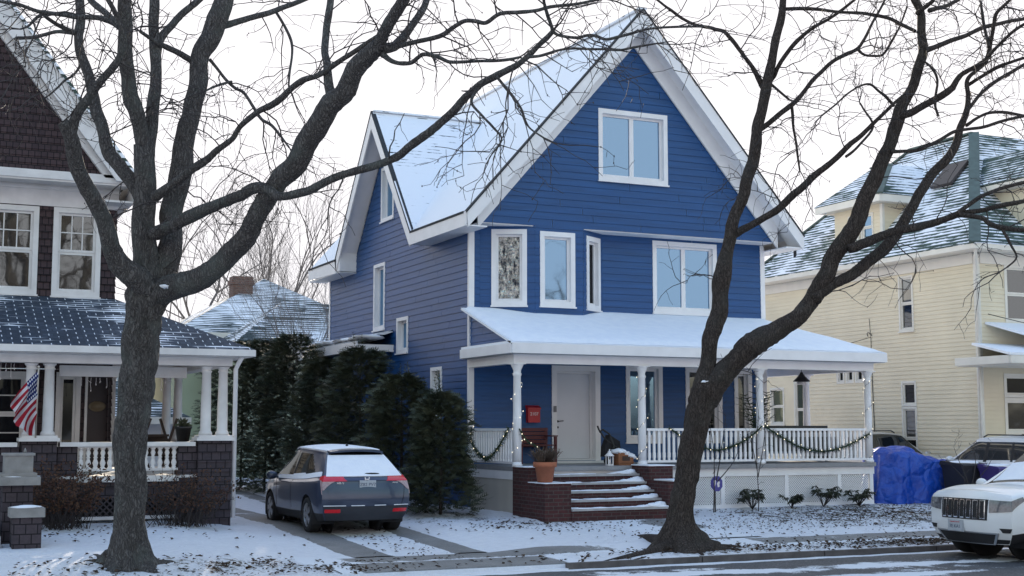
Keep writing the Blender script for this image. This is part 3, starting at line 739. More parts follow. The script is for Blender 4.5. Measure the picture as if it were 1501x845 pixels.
w.build('rake_board', M['oldwhite'], LH)
w = MB()
for s in (1, -1):
    ex = gxr + s * (gx - gxr + .12); zt = 6.62 + GS * (gx - gxr + .12)
    slab(w, [(ex, -1.22, 6.62), (ex, 11.8, 6.62), (gxr + s * .001, 11.8, zt), (gxr + s * .001, -1.22, zt)], .06)
lroof = w.build('roof', M['yroof'], LH)
# dormer behind the rake and the chimney
dm = MB(); dm.box(-9.9, -7.95, 4.6, 6.4, 6.6, 9.2); dmr = dm.build('dormer', M['cream'], LH)
dm = MB(); slab(dm, [(-7.8, 4.3, 9.2), (-7.8, 6.7, 9.2), (-9.9, 6.7, 10.0), (-9.9, 4.3, 10.0)], .1); dm.build('dormer_roof', M['porchsnow'], dmr)
dm = MB(); dm.box(-8.45, -7.95, 7.4, 7.9, 6.8, 10.6); dm.build('chimney', M['chimbrick'], LH)
# porch
LP0, LPF, LPX = -15, -2.7, -6.02
w = MB(); w.box(LP0, LPX, LPF - .05, -.02, .80, .90); w.box(-7.83, LPX, -.02, 3.1, .80, .90); w.build('porch_floor', M['oldwhite'], LH)
w = MB()
def pwall(x0, x1, y, z0, z1, t=.28):
    w.box(x0, x1, y + .022, y + t, z0, z1)
    clap(w, (0, y + .022, 0), UX, NF, z0, z1, .175, lambda z: (x0, x1), [], .016)
pwall(-9.70, -9.10, LPF - .14, -.1, 1.52, .42); pwall(LP0, -9.72, LPF - .06, -.1, 1.42); pwall(-9.08, -8.74, LPF - .06, -.1, 1.42)
pwall(-6.98, -6.60, LPF - .06, -.1, 1.42); pwall(-6.62, LPX + .02, LPF - .14, -.1, 1.52, .42)
pwall(-8.74, -6.98, LPF - .05, .50, .79, .1)
clap(w, (LPX + .02, 0, 0), UY, V((1, 0, 0)), -.1, 1.44, .175, lambda z: (LPF + .2, 3.0)); w.box(LPX - .2, LPX, LPF + .3, 3.0, -.1, 1.44)
w.build('porch_parapet', M['brownbase'], LH)
w = MB()
for x0, x1, y, z in ((-9.74, -9.06, LPF - .19, 1.52), (-6.66, LPX + .06, LPF - .19, 1.52)): w.box(x0, x1, y, y + .52, z, z + .06); w.box(x0 + .04, x1 - .04, y + .04, y + .48, z + .06, z + .10)
for x0, x1 in ((LP0, -9.76), (-9.05, -6.67)): w.box(x0, x1, LPF - .12, LPF + .22, 1.425, 1.50)
w.box(-8.76, -6.96, LPF - .10, LPF - .02, .79, .86); w.box(-8.74, -6.98, LPF - .1, LPF - .0, .985, 1.03); w.box(-8.74, -6.98, LPF - .08, LPF + .02, .12, .18); w.box(LPX - .24, LPX + .05, LPF + .35, 3.0, 1.445, 1.50)
w.build('porch_cap', M['oldwhite'], LH)
w = MB()
for dirn in (1, -1):
    t = -8.74 - .32; 
    while t < -6.98:
        a, b = t, t + .32; lo, hi = max(a, -8.74), min(b, -6.98)
        if hi - lo > .03:
            zl, zh = (.18 + lo - a, .18 + hi - a) if dirn > 0 else (.50 - (lo - a), .50 - (hi - a))
            w.obox((lo, LPF - .05 + (.012 if dirn > 0 else 0), zl - .02), (hi - lo, 0, zh - zl), (0, 0, .04), (0, .011, 0))
        t += .115
w.build('porch_lattice', paint('brown_lattice', (.05, .04, .045), .7), LH)
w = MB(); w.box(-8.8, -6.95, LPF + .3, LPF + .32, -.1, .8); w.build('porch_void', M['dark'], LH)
def lcol(x, y, z0=1.62, z1=2.90):
    m = MB(); h = z1 - z0
    m.lathe([(.125, 0), (.125, .045), (.108, .07), (.098, .085), (.096, h * .35), (.082, h - .12), (.098, h - .11), (.098, h - .09), (.084, h - .08), (.086, h - .05), (.11, h - .03), (.12, h)], (x, y, z0), 18)
    return m
for x in (-9.56, -9.25, -6.46, -6.15): lcol(x, LPF + .06).build('porch_column', M['oldwhite'], LH)
for y in (1.6, 2.9): lcol(LPX - .14, y, 1.50).build('porch_column', M['oldwhite'], LH)
for x in (-6.9, -7.35): lcol(x, 3.0, .92).build('porch_column', M['oldwhite'], LH)
w = MB(); w.box(LP0, LPX, LPF - .12, LPF + .20, 2.905, 3.06); w.box(LPX - .3, LPX, LPF + .2, 3.1, 2.905, 3.06); w.box(-7.83, LPX - .3, 2.85, 3.1, 2.905, 3.06); w.build('porch_beam', M['oldwhite'], LH)
w = MB(); w.box(LP0, LPX + .25, LPF - .32, -.02, 3.062, 3.08); w.box(-7.83, LPX + .25, -.02, 3.3, 3.062, 3.08); w.build('porch_ceiling', M['oldwhite'], LH)
w = MB(); w.box(-9.0, -6.7, -2.0, -1.85, 2.70, 2.90); w.build('porch_cross_beam', M['oldwhite'], LH)
LE, LEX = LPF - .36, LPX + .30
w = MB(); w.box(LP0, LEX + .04, LE - .08, LE, 3.08, 3.20); w.box(LEX, LEX + .08, LE, 3.3, 3.08, 3.20); w.build('gutter', M['oldwhite'], LH)
w = MB(); slab(w, [(LP0, LE - .03, 3.21), (LEX + .05, LE - .03, 3.21), (LX + .02, LYW - .02, 4.30), (LP0, LYW - .02, 4.30)], .05); slab(w, [(LEX + .05, LE - .03, 3.21), (LEX + .05, 3.4, 3.21), (LX + .02, 3.4, 4.30), (LX + .02, LYW - .02, 4.30)], .05)
w.build('porch_roof', M['tickroof'], LH)
w = MB(); w.tube([(LPX + .16, LE + .1, 3.10), (LPX + .10, LE + .2, 2.95), (LPX + .08, LPF - .05, 2.85), (LPX + .08, LPF - .07, .1)], .042, 8); w.build('downspout', M['white'], LH)
bal2 = None
def tbal():
    m = MB(); m.lathe([(.045, 0), (.045, .05), (.03, .07), (.052, .14), (.035, .19), (.026, .22), (.04, .245), (.026, .27), (.045, .33), (.03, .38), (.03, .395), (.045, .40), (.045, .43)], (0, 0, 0), 10); return m
rl = MB(); rl.box(-8.74, -6.98, LPF - .07, LPF + .0, 1.40, 1.424); rl = rl.build('porch_railing', M['oldwhite'], LH)
for i in range(14):
    x = -8.68 + i * .126
    if bal2 is None: o = tbal().build('baluster', M['oldwhite'], rl, local=True); bal2 = o.data
    else: o = bpy.data.objects.new('baluster', bal2); COL.objects.link(o); o.parent = rl
    o.location = V((x, LPF - .03, 1.0)) - LH.location; o.scale = (1, 1, .93)

# ================================================================== the cream house on the right
YH = thing('cream_house', 'cream vinyl-sided house with grey-green hipped roof streaked with snow, right of the blue house', 'house', (18, 4, 0))
YX, YF0, YZ = 14.2, -.95, 6.45
yl = [(1.48, 2.08, 4.48, 6.05), (1.47, 2.08, .58, 3.07), (7.58, 8.32, 1.85, 3.05), (6.45, 7.05, 1.45, 3.22)]
ytri = [(4.55, 4.92, 3.08, 3.62), (4.12, 4.50, 3.08, 3.62), (3.68, 4.07, 3.08, 3.62)]
w = MB(); clap(w, (YX, 0, 0), UY, NL, -.2, YZ - .1, .115, lambda z: (YF0 + .08, 8.65), [hole(*h, .03) for h in yl + ytri], .014)
clap(w, (0, YF0, 0), UX, NF, -.2, YZ - .1, .115, lambda z: (YX + .08, 23), [hole(15.15, 16.1, 4.55, 6.12), hole(15.0, 16.0, 1.6, 3.2)], .014)
w.face([(23, YF0, 0), (23, 8.65, 0), (23, 8.65, YZ), (23, YF0, YZ)]); w.face([(YX, 8.65, 0), (YX, 8.65, YZ), (23, 8.65, YZ), (23, 8.65, 0)]); w.build('wall', M['cream'], YH)
for h in yl[:1] + yl[3:]: window(YH, (YX, 0, 0), UY, NL, *h, M['creamtrim'], M['oldglass'], casing=.06, depth=.06, rail=True, sash=.045)
window(YH, (YX, 0, 0), UY, NL, yl[1][0], yl[1][1], .58, 2.35, M['creamtrim'], M['oldglass'], casing=.06, depth=.06, rail=True, sash=.045)
window(YH, (YX, 0, 0), UY, NL, yl[1][0], yl[1][1], 2.36, 3.07, M['creamtrim'], M['darkglass'], casing=.06, depth=.06, sash=.045, sill=False)
window(YH, (YX, 0, 0), UY, NL, *yl[2], M['creamtrim'], M['oldglass'], casing=.06, depth=.06, rail=True, sash=.045)
for h in ytri: window(YH, (YX, 0, 0), UY, NL, *h, M['creamtrim'], M['darkglass'], casing=.07, depth=.06, sash=.04, sill=False)
window(YH, (0, YF0, 0), UX, NF, 15.15, 16.1, 4.55, 6.12, M['creamtrim'], M['oldglass'], casing=.08, depth=.06, rail=True, sash=.05)
window(YH, (0, YF0, 0), UX, NF, 15.0, 16.0, 1.6, 2.55, M['creamtrim'], M['oldglass'], casing=.08, depth=.06, sash=.05)
window(YH, (0, YF0, 0), UX, NF, 15.0, 16.0, 2.56, 3.2, M['creamtrim'], M['darkglass'], casing=.08, depth=.06, sash=.05, sill=False)
w = MB(); w.box(YX - .03, YX + .09, YF0 - .03, YF0 + .09, -.1, YZ - .1); w.box(YX - .5, YX - .46, YF0 - .5, 9.1, YZ - .02, YZ + .12); w.box(YX - .46, 23.4, YF0 - .5, YF0 - .46, YZ - .02, YZ + .12)
w.box(YX - .46, YX, YF0 - .46, 9.05, YZ - .04, YZ - .02); w.box(YX, 23.4, YF0 - .46, YF0, YZ - .04, YZ - .022); w.box(YX - .04, YX - .001, YF0 + .1, 8.6, YZ - .34, YZ - .05); w.box(YX + .1, 23, YF0 - .04, YF0 - .001, YZ - .34, YZ - .05)
w.build('eaves', M['creamtrim'], YH)
w = MB(); w.tube([(YX - .42, YF0 - .42, YZ), (YX - .25, YF0 - .25, YZ - .25), (YX - .07, YF0 - .07, YZ - .5), (YX - .07, YF0 - .07, .1)], .045, 8); w.build('downspout', M['creamtrim'], YH)
ex, ey, ez, kk = YX - .52, YF0 - .52, YZ + .13, 3.92; az = 10.62; ax_, ay_ = ex + kk, ey + kk
ry1 = 6.4
w = MB()
slab(w, [(ex, ey, ez), (ex, 9.15, ez), (ax_, 5.23, az), (ax_, ay_, az)], .08)
slab(w, [(ex, ey, ez), (ax_, ay_, az), (23.5 - kk, ay_, az), (23.5, ey, ez)], .08)
slab(w, [(23.5, ey, ez), (23.5 - kk, ay_, az), (23.5 - kk, 5.23, az), (23.5, 9.15, ez)], .08)
slab(w, [(ax_, ay_, az), (ax_, 5.23, az), (23.5 - kk, 5.23, az), (23.5 - kk, ay_, az)], .08); slab(w, [(ex, 9.15, ez), (23.5, 9.15, ez), (23.5 - kk, 5.23, az), (ax_, 5.23, az)], .08)
yr = w.build('roof', M['yroof'], YH)
M['coppergreen'] = paint('grey_green_hip_cap', (.07, .105, .095), .6, .25, 4)
w = MB(); w.bar((ex + .02, ey + .02, ez + .02), (ax_, ay_, az + .02), .30, .05); w.bar((ax_, ay_, az + .02), (ax_, 5.23, az + .02), .25, .05); w.bar((ax_, 5.23, az + .02), (ex + .02, 9.13, ez + .02), .25, .05); w.build('hip_cap', M['coppergreen'], yr)
w = MB(); sx = 16.0; sz = ez + (az - ez) / kk * (sx - ex)
def onr(x, y, d=.0): return V((x, y, ez + (az - ez) / kk * (x - ex) + d))
w.prism([onr(15.72, 2.3, .06), onr(16.42, 2.3, .06), onr(16.42, 1.45, .06), onr(15.72, 1.45, .06)], (-.06, 0, .06)); sk = w.build('skylight', paint('dark_skylight_frame', (.06, .05, .05), .6), YH)
w = MB(); w.prism([onr(15.80, 2.22, .13), onr(16.34, 2.22, .13), onr(16.34, 1.53, .13), onr(15.80, 1.53, .13)], (-.012, 0, .012)); w.build('pane', M['snow'], sk)
w = MB(); w.tube([onr(14.3, 7.0, -.1), onr(14.3, 7.0, .55)], .05, 8); w.build('vent_pipe', BLK, YH)
# dormer on the left slope
w = MB(); clap(w, (14.5, 0, 0), UY, NL, 7.0, 8.4, .115, lambda z: (3.02, 5.22), [hole(3.42, 3.98, 7.3, 8.15, .03)], .014); clap(w, (0, 3.02, 0), UX, NF, 7.0, 8.4, .115, lambda z: (14.5, 14.55 + (z - 6.9) * .95), [], .014); w.face([(14.5, 5.22, 6.9), (16.3, 5.22, 6.9), (16.3, 5.22, 8.4), (14.5, 5.22, 8.4)])
dmr = w.build('dormer', M['cream'], YH)
window(YH, (14.5, 0, 0), UY, NL, 3.42, 3.98, 7.3, 8.15, M['creamtrim'], M['glass'], casing=.06, depth=.05, rail=True, sash=.045, name='dormer_window')
window(YH, (14.5, 0, 0), UY, NL, 4.02, 4.5, 7.3, 8.15, M['creamtrim'], M['glass'], casing=.06, depth=.02, rail=True, sash=.045, name='dormer_window', proud=.09)
w = MB(); w.box(14.1, 16.5, 2.66, 5.58, 8.36, 8.40); w.box(14.06, 14.1, 2.62, 5.62, 8.34, 8.56); w.box(14.1, 16.5, 2.62, 2.66, 8.34, 8.56); w.box(14.46, 14.55, 2.99, 3.10, 7.05, 8.34); w.build('dormer_eaves', M['creamtrim'], dmr)
w = MB(); t1, t2 = V((15.4, 3.7, 9.72)), V((15.4, 4.5, 9.72)); e0, e1, e2, e3 = V((14.04, 2.6, 8.57)), V((14.04, 5.64, 8.57)), V((16.9, 2.6, 8.57)), V((16.9, 5.64, 8.57)); t3, t4 = V((16.9, 3.7, 9.72)), V((16.9, 4.5, 9.72))
for q in ((e0, t1, t2, e1), (e0, e2, t3, t1), (e1, t2, t4, e3), (t1, t3, t4, t2)): slab(w, q, .06)
w.build('dormer_roof', M['yroof'], dmr)
w = MB(); w.bar(e0, t1, .2, .05); w.bar(t1, t2, .2, .05); w.build('dormer_hip_cap', M['coppergreen'], dmr)
# second dormer on the street side (only its edge shows)
w = MB(); w.box(16.05, 17.9, -.9, 1.6, 7.0, 8.3); d2 = w.build('front_dormer', M['cream'], YH)
w = MB(); w.box(15.75, 18.2, -1.3, 2.0, 8.30, 8.50); w.build('front_dormer_eaves', M['creamtrim'], d2)
w = MB(); q0, q1, q2, q3, qa, qb = V((15.72, -1.33, 8.51)), V((18.23, -1.33, 8.51)), V((18.23, 2.4, 8.51)), V((15.72, 2.4, 8.51)), V((16.97, -.1, 9.6)), V((16.97, 2.4, 9.6))
for q in ((q0, q1, qa), (q0, qa, qb, q3), (q1, q2, qb, qa)): slab(w, q, .06)
w.build('front_dormer_roof', M['yroof'], d2)
# street-side porch roofs
w = MB(); slab(w, [(YX + .2, -1.0, 4.55), (20, -1.0, 4.55), (20, -2.4, 4.0), (YX + 1.0, -2.4, 4.0)], .06); slab(w, [(13.3, -2.9, 3.62), (20, -2.9, 3.62), (20, -1.0, 3.98), (13.9, -1.0, 3.98)], .06); w.build('porch_roof', M['porchsnow'], YH)
w = MB(); w.box(13.32, 20, -2.93, -2.85, 3.36, 3.55); w.box(13.3, 13.36, -2.85, -1.0, 3.36, 3.56); w.box(13.38, 20, -2.8, -1.0, 3.34, 3.37); w.build('porch_fascia', M['creamtrim'], YH)
w = MB(); w.tube([(13.95, -1.25, 3.36), (13.98, -1.2, .1)], .04, 8); w.build('porch_post', M['creamtrim'], YH)
w = MB()
pts = [V((YX - .012, 3.32, 4.35)), V((YX - .02, 3.3, 3.0)), V((YX - .02, 3.25, 1.2))]; w.tube(pts, .012, 5); w.tube([V((YX - .02, 3.37, 4.95)), V((YX - .012, 3.32, 4.35))], .008, 5)
w.tube([V((YX - .02, 3.36, 4.45)) + V((-.06 * math.sin(t * .7), .09 * math.cos(t * .7), .09 * math.sin(t * .7))) for t in range(10)], .012, 5)
w.build('cable', BLK, YH)

# ================================================================== houses in the back yards
def backhouse(name, label, x0, x1, y0, y1, ze, zr, wallm, chim=None, hip=1.0, win=()):
    h = thing(name, label, 'house', ((x0 + x1) / 2, (y0 + y1) / 2, 0))
    w = MB(); w.box(x0, x1, y0, y1, -.3, ze); w.build('wall', wallm, h)
    w = MB(); o = .45; dx, dy = (x1 - x0) / 2 + o, (y1 - y0) / 2 + o; cx, cy = (x0 + x1) / 2, (y0 + y1) / 2; r = max(0, dy - dx * hip) if dy > dx else 0; rx = max(0, dx - dy * hip) if dx > dy else 0
    A, B, C_, D = V((cx - dx, cy - dy, ze)), V((cx + dx, cy - dy, ze)), V((cx + dx, cy + dy, ze)), V((cx - dx, cy + dy, ze)); p, q = V((cx - rx, cy - r, zr)), V((cx + rx, cy + r, zr))
    if rx > 0: qs = ((A, B, q, p), (B, C_, q), (C_, D, p, q), (D, A, p))
    else: qs = ((A, B, p), (B, C_, q, p), (C_, D, q), (D, A, p, q))
    for f in qs:
        f = [v for i, v in enumerate(f) if (v - f[i - 1]).length > .01]; slab(w, f, .08)
    w.build('roof', M['froof'], h)
    w = MB(); w.box(x0 - .47, x1 + .47, y0 - .48, y0 - .44, ze - .22, ze - .01); w.box(x0 - .48, x0 - .44, y0 - .44, y1 + .4, ze - .22, ze - .01); w.build('eaves', M['creamtrim'], h)
    if chim:
        w = MB(); cx_, cy_, cz = chim; w.box(cx_ - .42, cx_ + .42, cy_ - .35, cy_ + .35, ze, cz); w.box(cx_ - .48, cx_ + .48, cy_ - .41, cy_ + .41, cz - .35, cz - .15); w.build('chimney', M['chimbrick'], h)
    for (a0, a1, z0, z1) in win: window(h, (0, y0, 0), UX, NF, a0, a1, z0, z1, M['creamtrim'], M['oldglass'], casing=.08, depth=.01, rail=True, proud=.06)
    return h
M['sage'] = paint('sage_green_siding', (.34, .38, .27), .6, .08, 1)
M['palegrey'] = paint('pale_grey_siding', (.5, .5, .5), .6, .08, 1)
backhouse('hipped_house', 'sage green house with snow-dusted hipped roof and brick chimney behind the evergreens', -1.6, 6.8, 24.5, 33, 5.45, 8.15, M['sage'], (1.35, 27.6, 8.05), 1.0, [(1.2, 2.2, 3.4, 5.0)])
backhouse('low_wing', 'low sage green wing with a snowy roof in front of the hipped house', -.4, 5.4, 19.6, 24.0, 4.75, 6.5, M['sage'], None, .9)
backhouse('yard_house', 'pale house far back between the brown house and the evergreens', -9.5, -2.6, 27.5, 36, 5.6, 7.6, M['palegrey'], None, 1.0, [(-8.4, -7.4, 3.2, 4.8), (-5.2, -4.2, 3.2, 4.8)])
backhouse('garage', 'white garage with snowy roof seen through the brown porch', -7.6, -3.6, 15.5, 20, 2.1, 3.55, M['palegrey'], None, 1.0)

# ================================================================== bare street trees (limbs follow the real trees; depth varies from limb to limb)
def barkmat(name, c1, c2, moss=(.05, .055, .04), mossamt=.3):
    g = N(name); p = g.obj()
    v = g.n('TexVoronoi', feature='DISTANCE_TO_EDGE'); v.inputs['Scale'].default_value = 1; wp = g.n('VectorMath', operation='ADD'); nn = g.n('TexNoise'); nn.inputs['Scale'].default_value = 5; nn.inputs['Detail'].default_value = 4; g.put(nn.inputs['Vector'], p); sc_ = g.scale(nn.outputs[1], (.22, .22, .5)); g.put(wp.inputs[0], p); g.put(wp.inputs[1], sc_); g.put(v.inputs['Vector'], g.scale(wp.outputs[0], (34, 34, 3.2)))
    n1 = g.noise(g.scale(p, (1, 1, .22)), 44, 6, .7); n2 = g.noise(p, 2.4, 4)
    f = g.math('ADD', g.math('MULTIPLY', g.ramp(v.outputs[0], 0, .25), .45), g.math('MULTIPLY', n1, .8))
    c = g.mix(g.ramp(f, .3, 1.0), c1, c2); c = g.mix(g.math('MULTIPLY', g.ramp(n2, .5, .68), mossamt), c, moss)
    g.set(col=c, rough=.92, spec=.15); g.bump(f, .9, .03); return g.m
M['bark'] = barkmat('furrowed_grey_bark', (.034, .031, .031), (.155, .145, .14), (.12, .135, .125), .5)
M['bark2'] = barkmat('brown_bark', (.024, .019, .017), (.105, .086, .076), (.075, .078, .07), .3)
M['twig'] = paint('dark_twigs', (.040, .033, .032), .85, .3, 6)

def smooth_path(pts, k):
    """Catmull-Rom through points of any dimension"""
    out = []; n = len(pts)
    for i in range(n - 1):
        p0, p1, p2, p3 = pts[max(i - 1, 0)], pts[i], pts[i + 1], pts[min(i + 2, n - 1)]
        for j in range(k):
            t = j / k
            out.append(tuple(.5 * (2 * b + (c - a) * t + (2 * a - 5 * b + 4 * c - d) * t * t + (3 * b - a - 3 * c + d) * t ** 3) for a, b, c, d in zip(p0, p1, p2, p3)))
    out.append(tuple(pts[-1])); return out

def limb_points(px, D0, d0, d1, ease=1.0):
    """pixels + widths -> points in the place with radii, the depth running from D0+d0 to D0+d1"""
    L = [0]
    for a, b in zip(px, px[1:]): L.append(L[-1] + math.hypot(a[0] - b[0], a[1] - b[1]))
    out = []
    for (x, y, w), l in zip(px, L):
        D = D0 + d0 + (d1 - d0) * (l / L[-1]) ** ease
        p = at(x, y, D=D); out.append((p.x, p.y, p.z, w * D / FPX / 2 * .92))
    return out

class Tree:
    def __init__(s, root, D0, bark, seed):
        s.root, s.D0, s.bark = root, D0, bark; s.rnd = random.Random(seed); s.tw = MB(); s.tips = []; s.seed = seed
    def limb(s, px, d0=0, d1=0, name='limb', k=5, n=12, amp=.12, spawn=1.0, flare=None, extra=0, droop=-.05, twl=1.0):
        P = smooth_path(limb_points(px, s.D0, d0, d1), k)
        pts = [V(p[:3]) for p in P]; rad = [max(.004, p[3]) for p in P]
        if name != 'trunk':   # natural wobble
            for i in range(1, len(pts)):
                r = rad[i]; a = min(.05, .35 * r + .006)
                pts[i] = pts[i] + V((noise.noise(pts[i] * 2.3 + V((s.seed, 0, 0))), noise.noise(pts[i] * 2.3 + V((0, s.seed, 0))), noise.noise(pts[i] * 2.3 + V((0, 0, s.seed))))) * a
        m = MB()
        def jit(q, t, i):
            fr = noise.noise(V((q.x * 16, q.y * 16, q.z * 2.2))); big = noise.noise(q * 1.7)
            kk = 1 + (amp * (abs(fr) - .25) * 1.6 + .16 * big) * min(1, rad[i] / .06 + .25)
            if flare: kk *= 1 + flare(t, q, i)
            return kk
        m.tube(pts, rad, n if rad[0] > .05 else 7, True, True, jit)
        o = m.build(name, s.bark, s.root, uv=False)
        s.grow(pts, rad, spawn, extra, droop, twl); return o
    def grow(s, pts, rad, spawn, extra, droop, twl):
        rnd = s.rnd; acc = 0
        for i in range(1, len(pts)):
            seg = pts[i] - pts[i - 1]; acc += seg.length
            r = rad[i]
            if r > .13 and rnd.random() > .08: continue
            gap = (.19 + r * 2.4) / max(spawn, .01)
            while acc > gap:
                acc -= gap * rnd.uniform(.7, 1.4)
                if rnd.random() < .2: continue
                d = seg.normalized(); a = d.orthogonal().normalized(); a.rotate(Matrix.Rotation(rnd.uniform(0, 6.283), 3, d))
                L = rnd.uniform(.5, 1.7) * twl * (1.0 if r > .02 else .7)
                s.twig(pts[i], (d * rnd.uniform(.2, .8) + a + V((0, 0, .12))).normalized(), L, min(.011, .3 * r + .003), 0, droop)
        # the limb runs out into a spray
        e = pts[-1]; d = (pts[-1] - pts[-2]).normalized()
        for _ in range(2 + extra): s.twig(e, (d + V((rnd.uniform(-.6, .6), rnd.uniform(-.6, .6), rnd.uniform(-.5, .5)))).normalized(), rnd.uniform(.5, 1.2) * twl, min(.01, rad[-1] * .7), 0, droop)
    def twig(s, p, d, L, r, lvl, droop):
        rnd = s.rnd; n = max(3, int(L / .13)); pts = [p]; st = L / n; rr = [r]
        for i in range(n):
            d = (d + V((rnd.gauss(0, .26), rnd.gauss(0, .26), rnd.gauss(0, .24) + droop))).normalized()
            p = p + d * st; pts.append(p); rr.append(max(.0032, r * (1 - .6 * (i + 1) / n)))
            if lvl < 2 and rnd.random() < (.48 if lvl == 0 else .34):
                a = d.orthogonal().normalized(); a.rotate(Matrix.Rotation(rnd.uniform(0, 6.283), 3, d))
                s.twig(p, (d * .55 + a).normalized(), L * rnd.uniform(.3, .6), r * .65, lvl + 1, droop)
            if rnd.random() < .10: s.tw.lathe([(.002, -.012), (.009, 0), (.002, .014)], p, 4)
        s.tw.tube(pts, rr, 4 if r > .007 else 3, False, True)
    def finish(s):
        o = s.tw.build('twigs', M['twig'], s.root, uv=False); o['kind'] = 'stuff'; return o

def root_flare(nr, ph, z0, h, k):
    def f(t, q, i):
        e = max(0, 1 - (q.z - z0) / h); return k * e * e * (.55 + .6 * max(0, math.cos(nr * t + ph)) + .35 * noise.noise(q * 3))
    return f

# ---- the big tree on the left
lb = at(190, 826, Y=-8.55); LD = (lb - CAMPOS).dot(_F)
LT = thing('bare_tree', 'massive bare tree with furrowed grey trunk and spreading limbs before the brown house', 'tree', (lb.x, lb.y, lb.z))
t = Tree(LT, LD, M['bark'], 3)
t.limb([(190, 842, 60), (190, 826, 56), (190, 805, 53), (190, 770, 51), (191, 720, 49), (192, 650, 48), (197, 600, 50), (202, 550, 52), (207, 500, 54), (211, 465, 57), (216, 435, 62), (222, 412, 56)], 0, 0, 'trunk', 9, 56, .22, 0, root_flare(5, .6, lb.z, .55, .75))
t.limb([(218, 440, 44), (213, 400, 40), (212, 360, 37), (212, 320, 35), (213, 280, 34), (213, 240, 34), (212, 212, 32)], 0, .1, n=28, spawn=.2)
t.limb([(214, 225, 26), (207, 200, 24), (200, 165, 24), (192, 133, 24), (187, 105, 23), (184, 80, 23), (184, 50, 23), (184, 0, 23), (182, -50, 20), (176, -110, 15)], .1, -.8, n=20)
t.limb([(216, 225, 24), (222, 190, 20), (225, 155, 20), (227, 120, 18), (227, 80, 17), (226, 40, 16), (226, 0, 16), (230, -50, 12)], .1, .7, n=18)
t.limb([(230, 80, 12), (237, 56, 13), (252, 38, 12), (267, 21, 12), (285, 6, 11), (310, -14, 9), (350, -40, 6)], .5, 1.6, n=12)
t.limb([(222, 425, 38), (196, 405, 38), (178, 392, 35), (166, 372, 31), (161, 350, 30), (153, 323, 28), (140, 296, 26), (128, 276, 25), (118, 252, 24), (112, 228, 24), (106, 205, 23), (98, 188, 21), (92, 179, 16)], -.1, -1.3, n=24, spawn=.4)
t.limb([(104, 196, 18), (112, 170, 15), (125, 149, 15), (144, 123, 13), (165, 101, 12), (176, 82, 12), (181, 50, 10), (170, 20, 9), (150, -10, 7)], -1.2, -1.9, n=12)
t.limb([(212, 300, 22), (194, 270, 22), (176, 246, 23), (160, 225, 22), (154, 200, 20), (144, 165, 20), (136, 140, 18), (130, 115, 16), (122, 85, 16), (115, 53, 15), (119, 27, 15), (117, 0, 15), (112, -40, 12)], .1, 1.2, n=18)
t.limb([(226, 425, 44), (240, 390, 40), (250, 350, 37), (254, 315, 35), (261, 278, 34), (266, 240, 34), (267, 213, 32), (274, 185, 31), (283, 160, 30), (288, 130, 29), (290, 105, 29), (297, 80, 30), (311, 53, 30), (321, 25, 31), (328, 0, 31), (334, -40, 26), (342, -90, 18)], .1, 1.0, n=26, spawn=.3)
t.limb([(284, 92, 12), (272, 84, 11), (258, 76, 10), (243, 69, 9), (226, 60, 7), (205, 46, 6)], .7, .2, n=8)
t.limb([(326, 38, 12), (345, 33, 11), (370, 26, 10), (400, 17, 10), (425, 8, 9), (450, -2, 8), (490, -20, 5)], .9, 2.0, n=10)
t.limb([(224, 434, 46), (244, 427, 42), (267, 420, 38), (290, 409, 36), (307, 400, 36), (333, 377, 36), (350, 360, 34), (364, 338, 32), (376, 317, 32), (388, 300, 33), (402, 280, 31), (412, 265, 31), (427, 248, 33), (439, 230, 34), (452, 205, 35), (470, 178, 34), (489, 150, 33), (500, 138, 31), (513, 122, 30), (527, 97, 28), (540, 82, 27), (554, 68, 26)], 0, -2.0, n=26, spawn=.25)
t.limb([(488, 152, 18), (482, 128, 15), (480, 105, 14), (479, 90, 13), (475, 72, 12), (477, 45, 12), (482, 18, 12), (485, -5, 12), (488, -40, 9)], -1.5, -.8, n=12)
t.limb([(553, 70, 20), (562, 52, 19), (572, 36, 18), (583, 19, 18), (593, 0, 17), (604, -30, 14)], -2.0, -2.6, n=14)
t.limb([(560, 72, 18), (578, 67, 16), (590, 57, 15), (602, 43, 13), (615, 24, 12), (625, 5, 11), (633, -25, 9)], -2.0, -1.4, n=14)
t.limb([(580, 68, 9), (607, 62, 8), (630, 57, 8), (648, 51, 8), (665, 40, 7), (681, 32, 7), (697, 32, 7), (713, 34, 7), (733, 21, 7), (760, 18, 7), (787, 16, 6), (808, 11, 6), (848, 5, 5), (885, -2, 4)], -1.9, -2.8, n=8, spawn=1.3)
t.limb([(560, 80, 10), (573, 90, 8), (588, 94, 7), (603, 92, 7), (613, 84, 7), (622, 79, 7), (641, 83, 7), (652, 88, 6), (663, 91, 6), (700, 90, 5), (740, 88, 5), (762, 84, 4)], -2.0, -3.1, n=8, spawn=1.2)
t.limb([(228, 345, 24), (240, 338, 22), (255, 331, 22), (270, 322, 22), (293, 310, 22), (312, 302, 20), (333, 294, 18), (355, 286, 18), (372, 276, 18), (392, 278, 17), (405, 286, 15), (418, 287, 14), (435, 285, 14), (452, 281, 14), (476, 268, 13), (500, 257, 13), (527, 249, 13), (548, 244, 12), (567, 238, 12), (585, 229, 13), (603, 214, 13), (633, 192, 13), (650, 178, 13), (668, 160, 13), (682, 144, 12), (700, 128, 12), (707, 122, 11), (727, 112, 11), (747, 101, 11), (762, 92, 10), (778, 80, 10), (790, 68, 9), (802, 56, 9), (811, 45, 8)], -.1, -3.8, n=14, spawn=.45)
t.limb([(811, 47, 7), (808, 35, 6), (802, 20, 6), (797, 4, 5), (795, -15, 4)], -3.8, -4.2, n=7, spawn=1.2)
